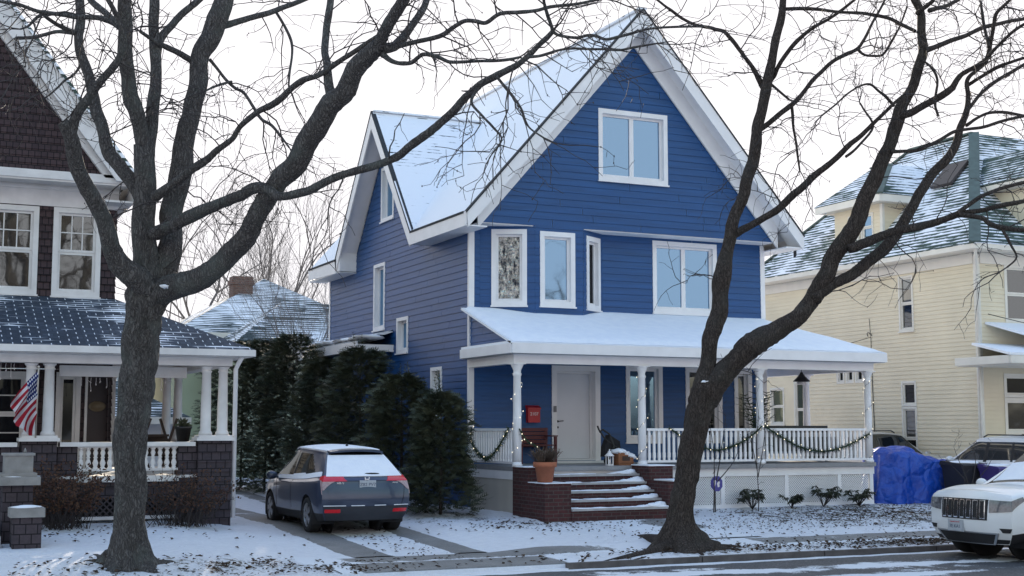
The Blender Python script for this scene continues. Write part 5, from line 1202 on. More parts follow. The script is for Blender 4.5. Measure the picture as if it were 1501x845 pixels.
def spl(a, b, c, d, t): return .5 * (2 * b + (c - a) * t + (2 * a - 5 * b + 4 * c - d) * t * t + (3 * b - a - 3 * c + d) * t ** 3)
class Car:
    """body lofted through stations of nine points from the floor centre line over the sill, belt and roof edge to the roof centre line"""
    def __init__(s, st, bulge_r, bulge_f, topf=5):
        s.st = st; s.br, s.bf, s.topf = bulge_r, bulge_f, topf
    def side(s, u, t):
        """u: station index (float), t: section index (float) -> left-hand surface point"""
        n = len(s.st); t = max(0, min(8, t)); u = max(0, min(n - 1, u)); i = min(int(u), n - 2); f = u - i; j = min(int(t), 7); g = t - j
        def sec(k):
            k = max(0, min(n - 1, k)); P = s.st[k]
            if j == 0: return [P[0][c] + (P[1][c] - P[0][c]) * g for c in range(3)]
            q = [P[max(1, j - 1)], P[j], P[j + 1], P[min(8, j + 2)] if j < 7 else (P[7][0], -P[7][1], P[7][2])]
            return [spl(q[0][c], q[1][c], q[2][c], q[3][c], g) for c in range(3)]
        a, b, c, d = sec(i - 1), sec(i), sec(i + 1), sec(i + 2)
        r = V([spl(a[k], b[k], c[k], d[k], f) for k in range(3)]); r.y = max(r.y, 0) if t > 7.99 else r.y
        return r
    def rear(s, t, c):
        p = s.side(0, t); i = min(int(t), 7); b = s.br[i] + (s.br[min(i + 1, 8)] - s.br[i]) * (t - i)
        q = V((p.x - b * (1 - c * c) , p.y * c, p.z))
        if t > 7: q.z = p.z
        return q
    def front(s, t, c):
        n = len(s.st) - 1; p = s.side(n, t); i = min(int(t), 7); b = s.bf[i] + (s.bf[min(i + 1, 8)] - s.bf[i]) * (t - i)
        q = V((p.x + b * (1 - abs(c) ** 2.4), p.y * c, p.z))
        if t > s.topf - .999:   # the leading edge of the bonnet is arched
            k = (t - s.topf + 1); zc = s.side(n, 8).z - s.side(n, s.topf).z; q.z += zc * max(0, min(1, k)) * (1 - abs(c) ** 2)
        return q
    def patch(s, mb, fn, corners, nu=6, nv=6, off=.006, skirt=True, mirror=False, flip=False):
        """bilinear patch given by four (a, b) corners in surface coordinates, lifted off the surface"""
        (a0, b0), (a1, b1), (a2, b2), (a3, b3) = corners; P = []
        def at_(u, v):
            a = (a0 * (1 - u) + a1 * u) * (1 - v) + (a3 * (1 - u) + a2 * u) * v; b = (b0 * (1 - u) + b1 * u) * (1 - v) + (b3 * (1 - u) + b2 * u) * v; return fn(a, b)
        for sgn in ((1, -1) if mirror else (1,)):
            vs = []; base = []
            for j in range(nv + 1):
                for i in range(nu + 1):
                    u, v = i / nu, j / nv; p = at_(u, v); e = 1e-2; n = (at_(min(1, u + e), v) - at_(max(0, u - e), v)).cross(at_(u, min(1, v + e)) - at_(u, max(0, v - e)))
                    if n.length < 1e-9: n = V((0, 0, 1))
                    n.normalize()
                    if flip: n = -n
                    q = p + n * off; b_ = p - n * .004
                    vs.append(V((q.x, q.y * sgn, q.z))); base.append(V((b_.x, b_.y * sgn, b_.z)))
            w = nu + 1; fs = [(j * w + i, j * w + i + 1, (j + 1) * w + i + 1, (j + 1) * w + i) for j in range(nv) for i in range(nu)]
            if flip != (sgn < 0): fs = [f[::-1] for f in fs]
            mb.raw(vs, fs, True)
            if skirt:
                ring = [i for i in range(w)] + [j * w + nu for j in range(1, nv + 1)] + [nv * w + i for i in range(nu - 1, -1, -1)] + [j * w for j in range(nv - 1, 0, -1)]
                for a, b in zip(ring, ring[1:] + ring[:1]): mb.raw([vs[a], vs[b], base[b], base[a]], [(3, 2, 1, 0)], False)
    def body(s, axles, ra, classify, ns=10, nt=8):
        """returns {class: MB}; wheel arches are cut out and their rims rounded"""
        n = len(s.st) - 1; U = n * ns; T = 8 * nt; out = {}
        for sgn in (1, -1):
            P = {}
            for i in range(U + 1):
                for j in range(T + 1):
                    p = s.side(i / ns, j / nt); P[i, j] = V((p.x, p.y * sgn, p.z))
            def inside(p):
                for ax in axles:
                    if abs(p.y) > .4 and (p.x - ax[0]) ** 2 + (p.z - ax[1]) ** 2 < ra * ra: return ax
            idx = {}; kill = {k: inside(p) for k, p in P.items()}
            newp = dict(P)
            faces = []
            for i in range(U):
                for j in range(T):
                    q = [(i, j), (i + 1, j), (i + 1, j + 1), (i, j + 1)]
                    if all(kill[k] for k in q): continue
                    for k in q:
                        if kill[k]:
                            ax = kill[k]; d = V((P[k].x - ax[0], 0, P[k].z - ax[1])); l = d.length
                            if l > 1e-6: newp[k] = V((ax[0] + d.x / l * ra, P[k].y, ax[1] + d.z / l * ra))
                    faces.append((q, classify((i + .5) / ns, (j + .5) / nt)))
            for q, c in faces:
                mb = out.setdefault(c + ('+' if sgn > 0 else '-') if ':' in c else c, (MB(), {}))
                f = []
                for k in q:
                    key = (sgn,) + k
                    if key not in mb[1]: mb[1][key] = len(mb[0].v); mb[0].v.append(tuple(newp[k]))
                    f.append(mb[1][key])
                if sgn > 0: f = f[::-1]
                mb[0].f.append(tuple(f)); mb[0].mi.append(0); mb[0].sm.append(True)
        m = out['body'][0]; C = 24
        for fn, top, flip in ((s.rear, 7, 0), (s.front, s.topf, 1)):
            rows = [1 + (top - 1) * k / 30 for k in range(31)]; vs = [fn(t, -1 + 2 * c / C) for t in rows for c in range(C + 1)]
            if top == 7:   # close up to the arched roof edge
                n_ = len(rows)
                vs += [V((s.side(0, 8).x - s.br[8] * (1 - (-1 + 2 * c / C) ** 2) * 0, s.side(0, 7).y * (-1 + 2 * c / C), s.side(0, 7).z + (s.side(0, 8).z - s.side(0, 7).z) * (1 - (-1 + 2 * c / C) ** 2))) for c in range(C + 1)]; rows = rows + [8]
            fs = [(r * (C + 1) + c, r * (C + 1) + c + 1, (r + 1) * (C + 1) + c + 1, (r + 1) * (C + 1) + c) for r in range(len(rows) - 1) for c in range(C)]
            m.raw(vs, [f[::-1] for f in fs] if not flip else fs, True)
        n = len(s.st) - 1; top = []; hood = []   # close the leading edge of the bonnet
        for c in range(C + 1):
            k = -1 + 2 * c / C; top.append(s.front(s.topf, k)); yt = abs(k) * s.side(n, s.topf).y; lo, hi = float(s.topf), 8.0
            for _ in range(24):
                md = (lo + hi) / 2
                if s.side(n, md).y > yt: lo = md
                else: hi = md
            q = s.side(n, lo); hood.append(V((q.x, q.y if k >= 0 else -q.y, q.z)))
        m.raw(top + [a.lerp(b, .5) + V((.0, 0, .012)) for a, b in zip(top, hood)] + hood, [(r * (C + 1) + c, r * (C + 1) + c + 1, (r + 1) * (C + 1) + c + 1, (r + 1) * (C + 1) + c) for r in (0, 1) for c in range(C)], True)
        return {k: v[0] for k, v in out.items()}
def wpanes(B, root):
    for k in B:
        if ':' in k: n = k.split(':')[0]; B[k].build(n, M['carglass' if n == 'side_window' else 'blackplastic'], root, local=True)
def add_wheel(root, x, y, r, w, side, spokes=5, rimm=None):
    t = MB(); wo = w / 2 * side
    ax = (0, side, 0); t.lathe([(r * .66, -w / 2), (r * .93, -w / 2), (r, -w * .38), (r, w * .38), (r * .95, w / 2), (r * .68, w / 2 + .004), (r * .66, w * .40)], (x, y, r), 36, axis=ax)
    o = t.build('wheel', M['tyre'], root, local=True)
    m = MB(); m.lathe([(r * .66, w * .2), (r * .68, w * .47), (r * .64, w * .485), (r * .61, w * .42), (r * .61, w * .2)], (x, y, r), 36, axis=ax)
    for k in range(spokes):
        for d in (-.16, .16):
            a = 2 * math.pi * k / spokes + d; ca, sa = math.cos(a), math.sin(a)
            m.bar((x + ca * r * .1, y + side * w * .44, r + sa * r * .1), (x + ca * r * .63, y + side * w * .42, r + sa * r * .63), .05, .03, (0, 1, 0))
    m.lathe([(r * .17, w * .36), (r * .17, w * .47), (.02, w * .49)], (x, y, r), 16, axis=ax); m.build('rim', rimm or M['rim'], o, local=True)
    b = MB(); b.lathe([(.02, w * .18), (r * .62, w * .18), (r * .62, w * .16)], (x, y, r), 24, axis=ax); b.build('brake_disc', M['blackplastic'], o, local=True)
def arches(root, axles, ra, yw):
    for ax in axles:
        for sg in (1, -1):
            m = MB(); n = 20
            vs = []
            for k in range(n + 1):
                a = math.radians(-25 + 230 * k / n); vs += [V((ax[0] + ra * .995 * math.cos(a), sg * yw, ax[1] + ra * .995 * math.sin(a))), V((ax[0] + ra * .995 * math.cos(a), sg * .45, ax[1] + ra * .995 * math.sin(a)))]
            m.raw(vs, [(2 * k, 2 * k + 1, 2 * k + 3, 2 * k + 2) for k in range(n)], True); m.lathe([(.01, 0), (ra, 0), (ra, .01)], (ax[0], sg * .45, ax[1]), 20, axis=(0, 1, 0)); m.build('wheel_arch', M['blackplastic'], root, local=True)
def mirror_part(root, x, y, z, mat_, sg):
    m = MB(); m.blob((x, sg * (y + .12), z), .075, .12, .085, 10, 7); m.bar((x + .03, sg * (y - .02), z - .05), (x + .02, sg * (y + .08), z - .03), .05, .04); m.build('wing_mirror', mat_, root, local=True)

# ---- the grey hatchback crossover in the driveway
def S(*p): return [tuple(q) for q in p]
HR = [S((-1.98, 0, .26), (-1.98, .74, .26), (-2.08, .80, .42), (-2.13, .83, .66), (-2.06, .815, .93), (-1.98, .76, 1.06), (-1.48, .57, 1.45), (-1.38, .47, 1.53), (-1.38, 0, 1.575)),
      S((-1.80, 0, .22), (-1.80, .78, .24), (-1.84, .855, .42), (-1.84, .875, .68), (-1.80, .865, .95), (-1.72, .785, 1.07), (-1.30, .60, 1.46), (-1.22, .51, 1.545), (-1.20, 0, 1.59)),
      S((-1.0, 0, .20), (-1.0, .80, .22), (-1.0, .865, .42), (-1.0, .885, .68), (-1.0, .875, .93), (-.95, .80, 1.03), (-.86, .635, 1.475), (-.80, .56, 1.565), (-.80, 0, 1.61)),
      S((-.20, 0, .20), (-.20, .80, .22), (-.20, .86, .40), (-.20, .88, .66), (-.20, .875, .90), (-.18, .81, 1.00), (-.22, .64, 1.49), (-.22, .57, 1.58), (-.22, 0, 1.625)),
      S((-.08, 0, .20), (-.08, .80, .22), (-.08, .86, .40), (-.08, .88, .66), (-.08, .875, .90), (-.06, .81, .995), (-.12, .64, 1.49), (-.12, .57, 1.58), (-.12, 0, 1.625)),
      S((.88, 0, .20), (.88, .80, .22), (.88, .86, .40), (.88, .88, .64), (.90, .87, .88), (.98, .81, .98), (.30, .64, 1.46), (.26, .57, 1.54), (.22, 0, 1.58)),
      S((1.15, 0, .20), (1.15, .80, .22), (1.15, .86, .40), (1.15, .88, .64), (1.15, .865, .86), (1.18, .80, .95), (1.10, .70, 1.02), (1.06, .5, 1.06), (1.02, 0, 1.09)),
      S((1.70, 0, .20), (1.70, .78, .22), (1.72, .85, .40), (1.72, .86, .62), (1.72, .84, .80), (1.72, .78, .88), (1.72, .66, .92), (1.72, .45, .95), (1.72, 0, .97)),
      S((2.02, 0, .22), (2.02, .62, .22), (2.06, .68, .38), (2.08, .70, .55), (2.04, .68, .68), (2.0, .62, .74), (1.98, .5, .77), (1.97, .3, .78), (1.97, 0, .79))]
car = Car(HR, [.09, .09, .11, .13, .13, .12, .12, .10, .06], [.1] * 9)
GC = thing('parked_car', 'blue-grey hatchback crossover with snowy roof parked nose-in on the driveway', 'car', (0, 0, 0))
AX = [(-1.305, .335), (1.305, .335)]
def cls(u, t):
    if 5.12 < t < 6 and 4.0 < u < 5.0: return 'side_window:a'
    if 5.12 < t < 6 and (2.0 < u < 3.0 or (1.25 < u < 2.01 and t - 5.12 < (u - 1.25) * 1.3)): return 'side_window:b'
    if 5.1 < t < 6 and 3.0 <= u <= 4.0: return 'door_pillar:a'
    if 5.0 < u < 6 and t > 6.05: return 'windscreen'
    if t < 1.9 : return 'sill'
    return 'body'
B = car.body(AX, .385, cls)
bd = B['body'].build('body', M['greypaint'], GC, local=True); B['sill'].build('sill', M['blackplastic'], GC, local=True)
wpanes(B, GC); B['windscreen'].build('windscreen', M['carglass'], GC, local=True)
arches(GC, AX, .385, .87)
for x in (-1.305, 1.305):
    for sg in (1, -1): add_wheel(GC, x, sg * .765, .335, .215, sg)
m = MB(); car.patch(m, car.rear, [(5.25, -.90), (5.25, .90), (6.7, .93), (6.7, -.93)], 12, 8, .004, flip=True); m.build('rear_window', M['carglass'], GC, local=True)
# roof spoiler
m = MB(); vs = []
for c in [-1 + k / 6 for k in range(13)]:
    y = .51 * c; z = 1.55 + .03 * (1 - c * c); xb = -1.56 - .06 * (1 - c * c); vs += [V((-1.25, y, z + .012)), V((xb, y, z - .025)), V((xb + .01, y, z - .055)), V((-1.38, y, z - .05))]
m.raw(vs, [(4 * k + a, 4 * k + (a + 1) % 4, 4 * (k + 1) + (a + 1) % 4, 4 * (k + 1) + a) for k in range(12) for a in range(4)] + [(3, 2, 1, 0), (48, 49, 50, 51)], False); m.build('spoiler', M['greypaint'], GC, local=True)
for sg in (1, -1):
    m = MB(); car.patch(m, lambda a, b: car.rear(a, b), [(4.40, sg * 1.0), (4.45, sg * .46), (5.02, sg * .56), (5.08, sg * 1.0)], 8, 4, .012, flip=(sg > 0) ^ True ^ True if False else (sg < 0)); tl = m
    car.patch(m, car.side, [(0, 4.40), (.75, 4.66), (.65, 5.0), (0, 5.08)], 6, 4, .010, flip=True) if sg > 0 else None
    if sg < 0:
        k = MB(); car.patch(k, car.side, [(0, 4.40), (.75, 4.66), (.65, 5.0), (0, 5.08)], 6, 4, .010, flip=True); m.raw([(x, -y, z) for x, y, z in k.v], [f[::-1] for f in k.f], True)
    lo = m.build('tail_light', M['redlamp'], GC, local=True)
    m = MB(); car.patch(m, car.rear, [(3.55, sg * .99), (3.6, sg * .95), (4.40, sg * .72), (4.39, sg * 1.0)], 6, 6, .010, flip=(sg < 0)); k = MB(); car.patch(k, car.side, [(0, 3.3), (.08, 3.4), (.52, 4.5), (0, 4.39)], 5, 6, .010, flip=True)
    m.raw([(x, sg * y, z) for x, y, z in k.v], [f if sg > 0 else f[::-1] for f in k.f], True); m.build('clear_lens', M['clearlamp'], lo, local=True)
    m = MB(); car.patch(m, car.rear, [(1.95, sg * .62), (1.95, sg * .96), (2.25, sg * .96), (2.25, sg * .62)], 6, 3, .012, flip=(sg > 0)); m.build('reflector', M['redlamp'], GC, local=True)
m = MB(); car.patch(m, car.rear, [(1.02, -.97), (1.02, .97), (2.45, .97), (2.45, -.97)], 16, 8, .006, flip=True); bp_ = m.build('rear_bumper', paint('dark_grey_bumper_plastic', (.030, .033, .042), .6, .1, 6), GC, local=True)
m = MB()
for a, b in ((-.98, -.62), (-.42, -.15), (.08, .38), (.50, .98)): car.patch(m, car.rear, [(2.50, a), (2.50, b), (2.545, b), (2.545, a)], 8, 1, .012, flip=True)
m.build('snow_line', M['snow'], bp_, local=True)
# hatch: crease, plate recess, plate, badge
m = MB(); car.patch(m, car.rear, [(3.55, -.42), (3.55, .42), (4.45, .46), (4.45, -.46)], 10, 6, .002, flip=True); m.build('plate_recess', M['greypaint'], GC, local=True)
m = MB(); car.patch(m, car.rear, [(4.47, -.56), (4.47, .56), (4.56, .56), (4.56, -.56)], 10, 2, .004, flip=True); m.build('hatch_handle_strip', M['blackplastic'], GC, local=True)
for sg in (1, -1):
    m = MB(); car.patch(m, car.rear, [(2.55, sg * .80), (3.95, sg * .90), (3.95, sg * .912), (2.55, sg * .812)], 8, 1, .003, flip=sg > 0); m.build('hatch_gap', M['dark'], GC, local=True)
m = MB(); pc = car.rear(3.98, 0); m.box(pc.x - .018, pc.x - .006, -.155, .155, pc.z - .076, pc.z + .076); plt = m.build('number_plate', M['plate'], GC, local=True)
letters('Z82 PV7', .085, M['platetext'], plt, (pc.x - .0195, 0, pc.z - .005), (R(90), 0, R(-90)), 'plate_number', .001)
eb = car.rear(4.80, 0); m = MB(); ex_ = eb.x - .012
for sg in (1, -1): m.bar((ex_, sg * .028, eb.z - .045), (ex_, sg * .040, eb.z + .045), .016, .014, (1, 0, 0))
m.bar((ex_, -.03, eb.z), (ex_, .03, eb.z), .016, .014, (1, 0, 0)); m.build('badge', M['chrome'], GC, local=True)
q = car.rear(4.12, .62); letters('HR-V', .062, M['chrome'], GC, (q.x - .02, .50, q.z), (R(90), 0, R(-90)), 'model_lettering', .003)
q = car.rear(4.12, -.62); letters('AWD', .042, M['chrome'], GC, (q.x - .02, -.54, q.z), (R(90), 0, R(-90)), 'drive_lettering', .003)
m = MB(); m.blob((car.rear(5.25, -.1).x - .045, -.12, 1.115), .03, .16, .022, 12, 6); m.build('wiper', M['blackplastic'], GC, local=True)
for sg in (1, -1): mirror_part(GC, .86, .84, 1.02, M['greypaint'], sg)
for sg in (1, -1):   # door gaps and handle
    m = MB()
    for u0, u1 in ((2.92, 2.95), (4.90, 4.93)): car.patch(m, car.side, [(u0, 2.1), (u1, 2.1), (u1, 5.0), (u0, 5.0)], 1, 10, .002, flip=True)
    if sg < 0: m.v = [(x, -y, z) for x, y, z in m.v]; m.f = [f[::-1] for f in m.f]
    m.build('door_gap', M['dark'], GC, local=True)
m = MB(); m.lathe([(.03, 0), (.022, .03), (.008, .05)], (-.95, 0, 1.625), 8); m.build('aerial', M['blackplastic'], GC, local=True)
# snow: roof, rear window, bonnet, along the window sills
def snowpatch(root, car_, spec, name='snow_cover'):
    for fn, corners, nu, nv, off, fl, mir in spec:
        m = MB(); car_.patch(m, fn, corners, nu, nv, off, True, False, fl)
        if mir:
            k = MB(); k.v = [(x, -y, z) for x, y, z in m.v]; k.f = [f[::-1] for f in m.f]; k.mi = list(m.mi); k.sm = list(m.sm)
            if corners[2][1] == 8: n = len(m.v); m.v += k.v; m.f += [tuple(i + n for i in f) for f in k.f]; m.mi += k.mi; m.sm += k.sm
            else: k.build(name, M['snow'], root, local=True)
        m.build(name, M['snow'], root, local=True)
snowpatch(GC, car, [(car.side, [(.1, 6.9), (4.9, 6.6), (4.95, 8), (.1, 8)], 24, 8, .022, True, True)])
snowpatch(GC, car, [(car.rear, [(5.02, -.95), (5.02, .95), (6.0, .95), (6.0, -.95)], 16, 8, .016, True, False)])
snowpatch(GC, car, [(car.side, [(6.05, 6.0), (7.8, 5.6), (7.8, 8), (6.05, 8)], 12, 8, .02, True, True)])
snowpatch(GC, car, [(car.side, [(.6, 5.0), (1.9, 4.85), (2.1, 5.16), (.5, 5.25)], 12, 3, .012, True, True), (car.side, [(1.9, 4.85), (4.9, 4.9), (4.9, 5.12), (2.1, 5.22)], 18, 3, .012, True, True)])
GC.location = (-3.89, -2.25, -.155); GC.scale = (1, 1, .965); GC.rotation_euler = (0, 0, R(90))

# ---- the white upright SUV at the kerb
JP = [S((-2.25, 0, .34), (-2.25, .80, .34), (-2.36, .88, .50), (-2.40, .91, .80), (-2.36, .90, 1.05), (-2.30, .84, 1.15), (-2.08, .70, 1.60), (-1.98, .60, 1.69), (-1.96, 0, 1.74)),
      S((-1.9, 0, .30), (-1.9, .84, .32), (-1.95, .94, .50), (-1.95, .955, .80), (-1.92, .95, 1.06), (-1.86, .875, 1.15), (-1.72, .725, 1.61), (-1.65, .63, 1.71), (-1.65, 0, 1.76)),
      S((-1.15, 0, .30), (-1.15, .86, .32), (-1.15, .95, .50), (-1.15, .965, .80), (-1.15, .96, 1.05), (-1.12, .885, 1.13), (-1.08, .735, 1.62), (-1.05, .64, 1.72), (-1.05, 0, 1.77)),
      S((-.20, 0, .30), (-.20, .86, .32), (-.20, .945, .50), (-.20, .96, .80), (-.20, .955, 1.03), (-.20, .885, 1.11), (-.24, .735, 1.62), (-.24, .64, 1.72), (-.24, 0, 1.77)),
      S((-.08, 0, .30), (-.08, .86, .32), (-.08, .945, .50), (-.08, .96, .80), (-.08, .955, 1.03), (-.08, .885, 1.11), (-.12, .735, 1.62), (-.12, .64, 1.72), (-.12, 0, 1.77)),
      S((.95, 0, .30), (.95, .86, .32), (.95, .945, .50), (.95, .96, .78), (.98, .955, 1.02), (1.06, .885, 1.10), (.36, .735, 1.58), (.32, .64, 1.67), (.28, 0, 1.71)),
      S((1.22, 0, .30), (1.22, .86, .32), (1.22, .95, .50), (1.22, .965, .78), (1.22, .955, 1.02), (1.24, .885, 1.10), (1.14, .77, 1.15), (1.08, .55, 1.19), (1.04, 0, 1.22)),
      S((1.85, 0, .30), (1.85, .82, .32), (1.85, .94, .50), (1.88, .96, .78), (1.88, .945, 1.03), (1.86, .86, 1.10), (1.84, .72, 1.145), (1.82, .50, 1.17), (1.80, 0, 1.185)),
      S((2.16, 0, .28), (2.16, .76, .27), (2.22, .88, .46), (2.24, .90, .68), (2.22, .89, .95), (2.17, .84, 1.04), (2.14, .66, 1.08), (2.13, .42, 1.10), (2.12, 0, 1.11))]
jc = Car(JP, [.04] * 9, [.10, .12, .16, .17, .16, .14, .13, .12, .12], 5)
AJ = [(-1.457, .385), (1.457, .385)]
def cls2(u, t):
    for k, (a, b) in enumerate(((1.1, 2.0), (2.12, 3.0), (4.0, 5.0))):
        if 5.1 < t < 6 and a < u < b: return 'side_window:%d' % k
    if 5.05 < t < 6 and 3.0 <= u <= 4.0: return 'door_pillar:a'
    if 5.05 < t < 6 and 2.0 <= u <= 2.12: return 'door_pillar:b'
    if 5.0 < u < 6 and t > 6.05: return 'windscreen'
    if t < 1.9: return 'sill'
    return 'body'
def suv(name, label, paintm, loc, rz, detail=True, rack=True):
    r = thing(name, label, 'car', (0, 0, 0)); B = jc.body(AJ, .44, cls2)
    B['body'].build('body', paintm, r, local=True); B['sill'].build('sill', M['blackplastic'], r, local=True); wpanes(B, r); B['windscreen'].build('windscreen', M['carglass'], r, local=True)
    arches(r, AJ, .44, .945)
    for x in (-1.457, 1.457):
        for sg in (1, -1): add_wheel(r, x, sg * .83, .385, .25, sg)
    m = MB(); jc.patch(m, jc.rear, [(5.2, -.9), (5.2, .9), (6.6, .9), (6.6, -.9)], 10, 6, .004, flip=True); m.build('rear_window', M['carglass'], r, local=True)
    for sg in (1, -1): mirror_part(r, .95, .93, 1.16, paintm, sg)
    if rack:
        for sg in (1, -1):
            m = MB(); m.tube([(-1.6, sg * .60, 1.745), (-1.5, sg * .60, 1.79), (.0, sg * .60, 1.80), (.15, sg * .60, 1.74)], .018, 6); m.build('roof_rail', M['blackplastic'], r, local=True)
    r.location = loc; r.rotation_euler = (0, 0, rz); return r
WJ = suv('parked_car', 'white upright SUV with seven-slot grille parked at the kerb', M['whitepaint'], (0, 0, 0), 0, rack=True)
# face: grille
F = jc.front
m = MB(); jc.patch(m, F, [(2.86, -.555), (2.86, .555), (4.12, .58), (4.12, -.58)], 14, 8, .006); gr = m.build('grille', M['blackplastic'], WJ, local=True)
for k in range(7):
    c = (k - 3) * .155; h = .060
    s_ = MB()
    for (a0, b0, a1, b1) in ((2.94, c - h, 3.01, c + h), (3.98, c - h, 4.05, c + h)): jc.patch(s_, F, [(a0, b0), (a0, b1), (a1, b1), (a1, b0)], 3, 2, .016)
    for cc in (c - h, c + h - .018): jc.patch(s_, F, [(2.94, cc), (2.94, cc + .018), (4.05, cc + .018), (4.05, cc)], 1, 5, .018)
    s_.build('grille_slot', M['chrome'], gr, local=True)
for sg in (1, -1):
    a = [(3.32, sg * .60), (3.42, sg * .995), (4.06, sg * 1.0), (4.10, sg * .60)]
    m = MB(); jc.patch(m, F, a, 8, 4, .010, flip=sg < 0)
    k = MB(); jc.patch(k, jc.side, [(7.25, 3.75), (8, 3.42), (8, 4.10), (7.3, 4.12)], 8, 4, .008, flip=True); m.raw([(x, sg * y, z) for x, y, z in k.v], [f if sg > 0 else f[::-1] for f in k.f], True)
    m.build('headlight', M['headlamp'], WJ, local=True)
    m = MB(); jc.patch(m, F, [(2.02, sg * .84), (2.02, sg * .97), (2.34, sg * 1.0), (2.34, sg * .78)], 5, 3, .010, flip=sg < 0); m.build('fog_light', M['blackplastic'], WJ, local=True)
m = MB(); jc.patch(m, F, [(1.02, -.66), (1.02, .66), (1.95, .72), (1.95, -.72)], 14, 5, .016); it = m.build('lower_intake', M['blackplastic'], WJ, local=True)
m = MB(); jc.patch(m, F, [(1.0, -.68), (1.0, .68), (1.08, .70), (1.08, -.70)], 14, 1, .024); jc.patch(m, F, [(1.90, -.73), (1.90, .73), (1.97, .73), (1.97, -.73)], 14, 1, .022)
for sg in (1, -1): jc.patch(m, F, [(1.0, sg * .66), (1.0, sg * .71), (1.97, sg * .77), (1.97, sg * .72)], 1, 6, .022, flip=sg < 0)
m.build('chrome_surround', M['rim'], it, local=True)
m = MB(); jc.patch(m, F, [(.6, -.99), (.6, .99), (1.5, .99), (1.5, -.99)], 14, 3, .01); m.build('front_bumper', M['blackplastic'], WJ, local=True)
pc = F(2.52, 0); m = MB(); m.box(pc.x + .012, pc.x + .026, -.315, .005, pc.z - .12, pc.z + .05); m.box(pc.x + .000, pc.x + .0118, -.33, .02, pc.z - .13, pc.z + .06); plt = m.build('number_plate', [M['plate']], WJ, local=True)
letters('7E KA1', .078, M['platetext'], plt, (pc.x + .0275, -.155, pc.z - .05), (R(90), 0, R(90)), 'plate_number', .001)
letters('WASHINGTON DC', .026, M['redlamp'], plt, (pc.x + .0275, -.155, pc.z + .022), (R(90), 0, R(90)), 'plate_heading', .001)
snowpatch(WJ, jc, [(jc.side, [(5.35, 6.45), (5.9, 6.45), (5.9, 8), (5.35, 8)], 10, 8, .010, True, True), (jc.side, [(.2, 6.9), (4.9, 6.8), (4.9, 8), (.2, 8)], 20, 6, .02, True, True)])
WJ.location = (6.55, -10.80, -.365); WJ.rotation_euler = (0, 0, R(180))
# ---- two cars in the driveway beyond the porch
suv('parked_car', 'white SUV with black roof rails beside the cream house corner', M['whitepaint'], (13.2, -2.75, -.12), R(90)).scale = (.92, .95, .95)
suv('parked_car', 'silver wagon with dark windscreen behind the blue tarpaulin', M['silverpaint'], (13.05, 1.95, -.12), R(-90))

# ================================================================== things on and around the porches
M['red'] = paint('red_enamel', (.42, .010, .016), .4, .06, 3)
M['maroon'] = paint('dark_red_painted_wood', (.10, .018, .022), .55, .15, 4)
M['terra'] = paint('terracotta', (.36, .125, .065), .85, .18, 5, .2, 30)
M['wood'] = paint('orange_brown_wood', (.22, .085, .035), .7, .25, 4, streak=(1, 1, 6))
M['darkwood'] = paint('dark_brown_wood', (.045, .025, .018), .7, .2, 4)
M['letter'] = paint('white_lettering', (.75, .70, .70), .5, .02)
M['garland'] = leafmat('green_fir_garland', (.016, .034, .018), (.050, .075, .035), .6, 9)
def bulbmat():
    g = N('warm_white_fairy_bulb'); return g.set(col=(.9, .85, .7), em=(1, .86, .62), ems=.45)
M['bulb'] = bulbmat()
# mailbox
t = thing('mailbox', 'red wall mailbox with white house number left of the white door', 'mailbox', (1.55, -.03, 1.88))
m = MB(); m.box(1.40, 1.70, -.14, -.022, 1.88, 2.20); m.build('box', M['red'], t)
m = MB(); m.prism([(1.385, -.022, 2.20), (1.385, -.022, 2.27), (1.385, -.165, 2.215), (1.385, -.165, 2.18)], (.33, 0, 0)); m.build('lid', M['red'], t)
letters('2107', .105, M['letter'], t, (1.55, -.145, 2.07), (R(90), 0, 0), 'house_number', .002)
# slatted bench
t = thing('bench', 'dark red slatted bench against the wall behind the terracotta pot', 'bench', (1.45, -.5, .95))
m = MB(); [m.box(1.0, 1.9, -.12 - .02 * (z - 1.4), -.09 - .02 * (z - 1.4), z, z + .075) for z in (1.32, 1.41, 1.50, 1.59, 1.68)]; m.build('backrest', M['maroon'], t)
m = MB(); [m.box(1.0, 1.9, y, y + .07, 1.355, 1.38) for y in (-.60, -.51, -.42, -.33, -.24)]; m.build('seat', M['maroon'], t)
for x in (1.0, 1.86):
    for y in (-.60, -.10): m = MB(); m.box(x - .021, x + .021 + .02, y, y + .05, .952, 1.56 if y < -.3 else 1.76); m.build('leg', M['maroon'], t)
    m = MB(); m.box(x - .03, x + .05, -.62, -.06, 1.562, 1.59); m.build('armrest', M['maroon'], t)
# terracotta pot with dry grass
pc = V((.10, -3.62, .68)); t = thing('flower_pot', 'terracotta pot of dry brown grass on the left brick pier', 'flower pot', pc)
m = MB(); m.lathe([(.15, 0), (.20, .30), (.235, .30), (.24, .40), (.205, .40), (.20, .36)], pc, 24); m.build('pot', M['terra'], t)
m = MB(); m.lathe([(.2, .355), (.02, .365)], pc, 20); m.build('soil', M['dark'], t)
g_ = MB(); rnd = random.Random(9)
for i in range(420):
    a = rnd.uniform(0, 6.283); r0 = rnd.random() * .17; p = pc + V((r0 * math.cos(a), r0 * math.sin(a), .36)); d = V((math.cos(a) * rnd.uniform(.1, 1.0), math.sin(a) * rnd.uniform(.1, 1.0), 1)).normalized(); L = rnd.uniform(.16, .36); q = p + d * L; w_ = d.cross(V((math.sin(a * 3), math.cos(a), .2))).normalized() * .006
    e = q + V((d.x, d.y, -.3)) * .06; g_.face([p - w_, p + w_, q + w_ * .8, q - w_ * .8]); g_.face([q - w_ * 2.5, q + w_ * 2.5, e])
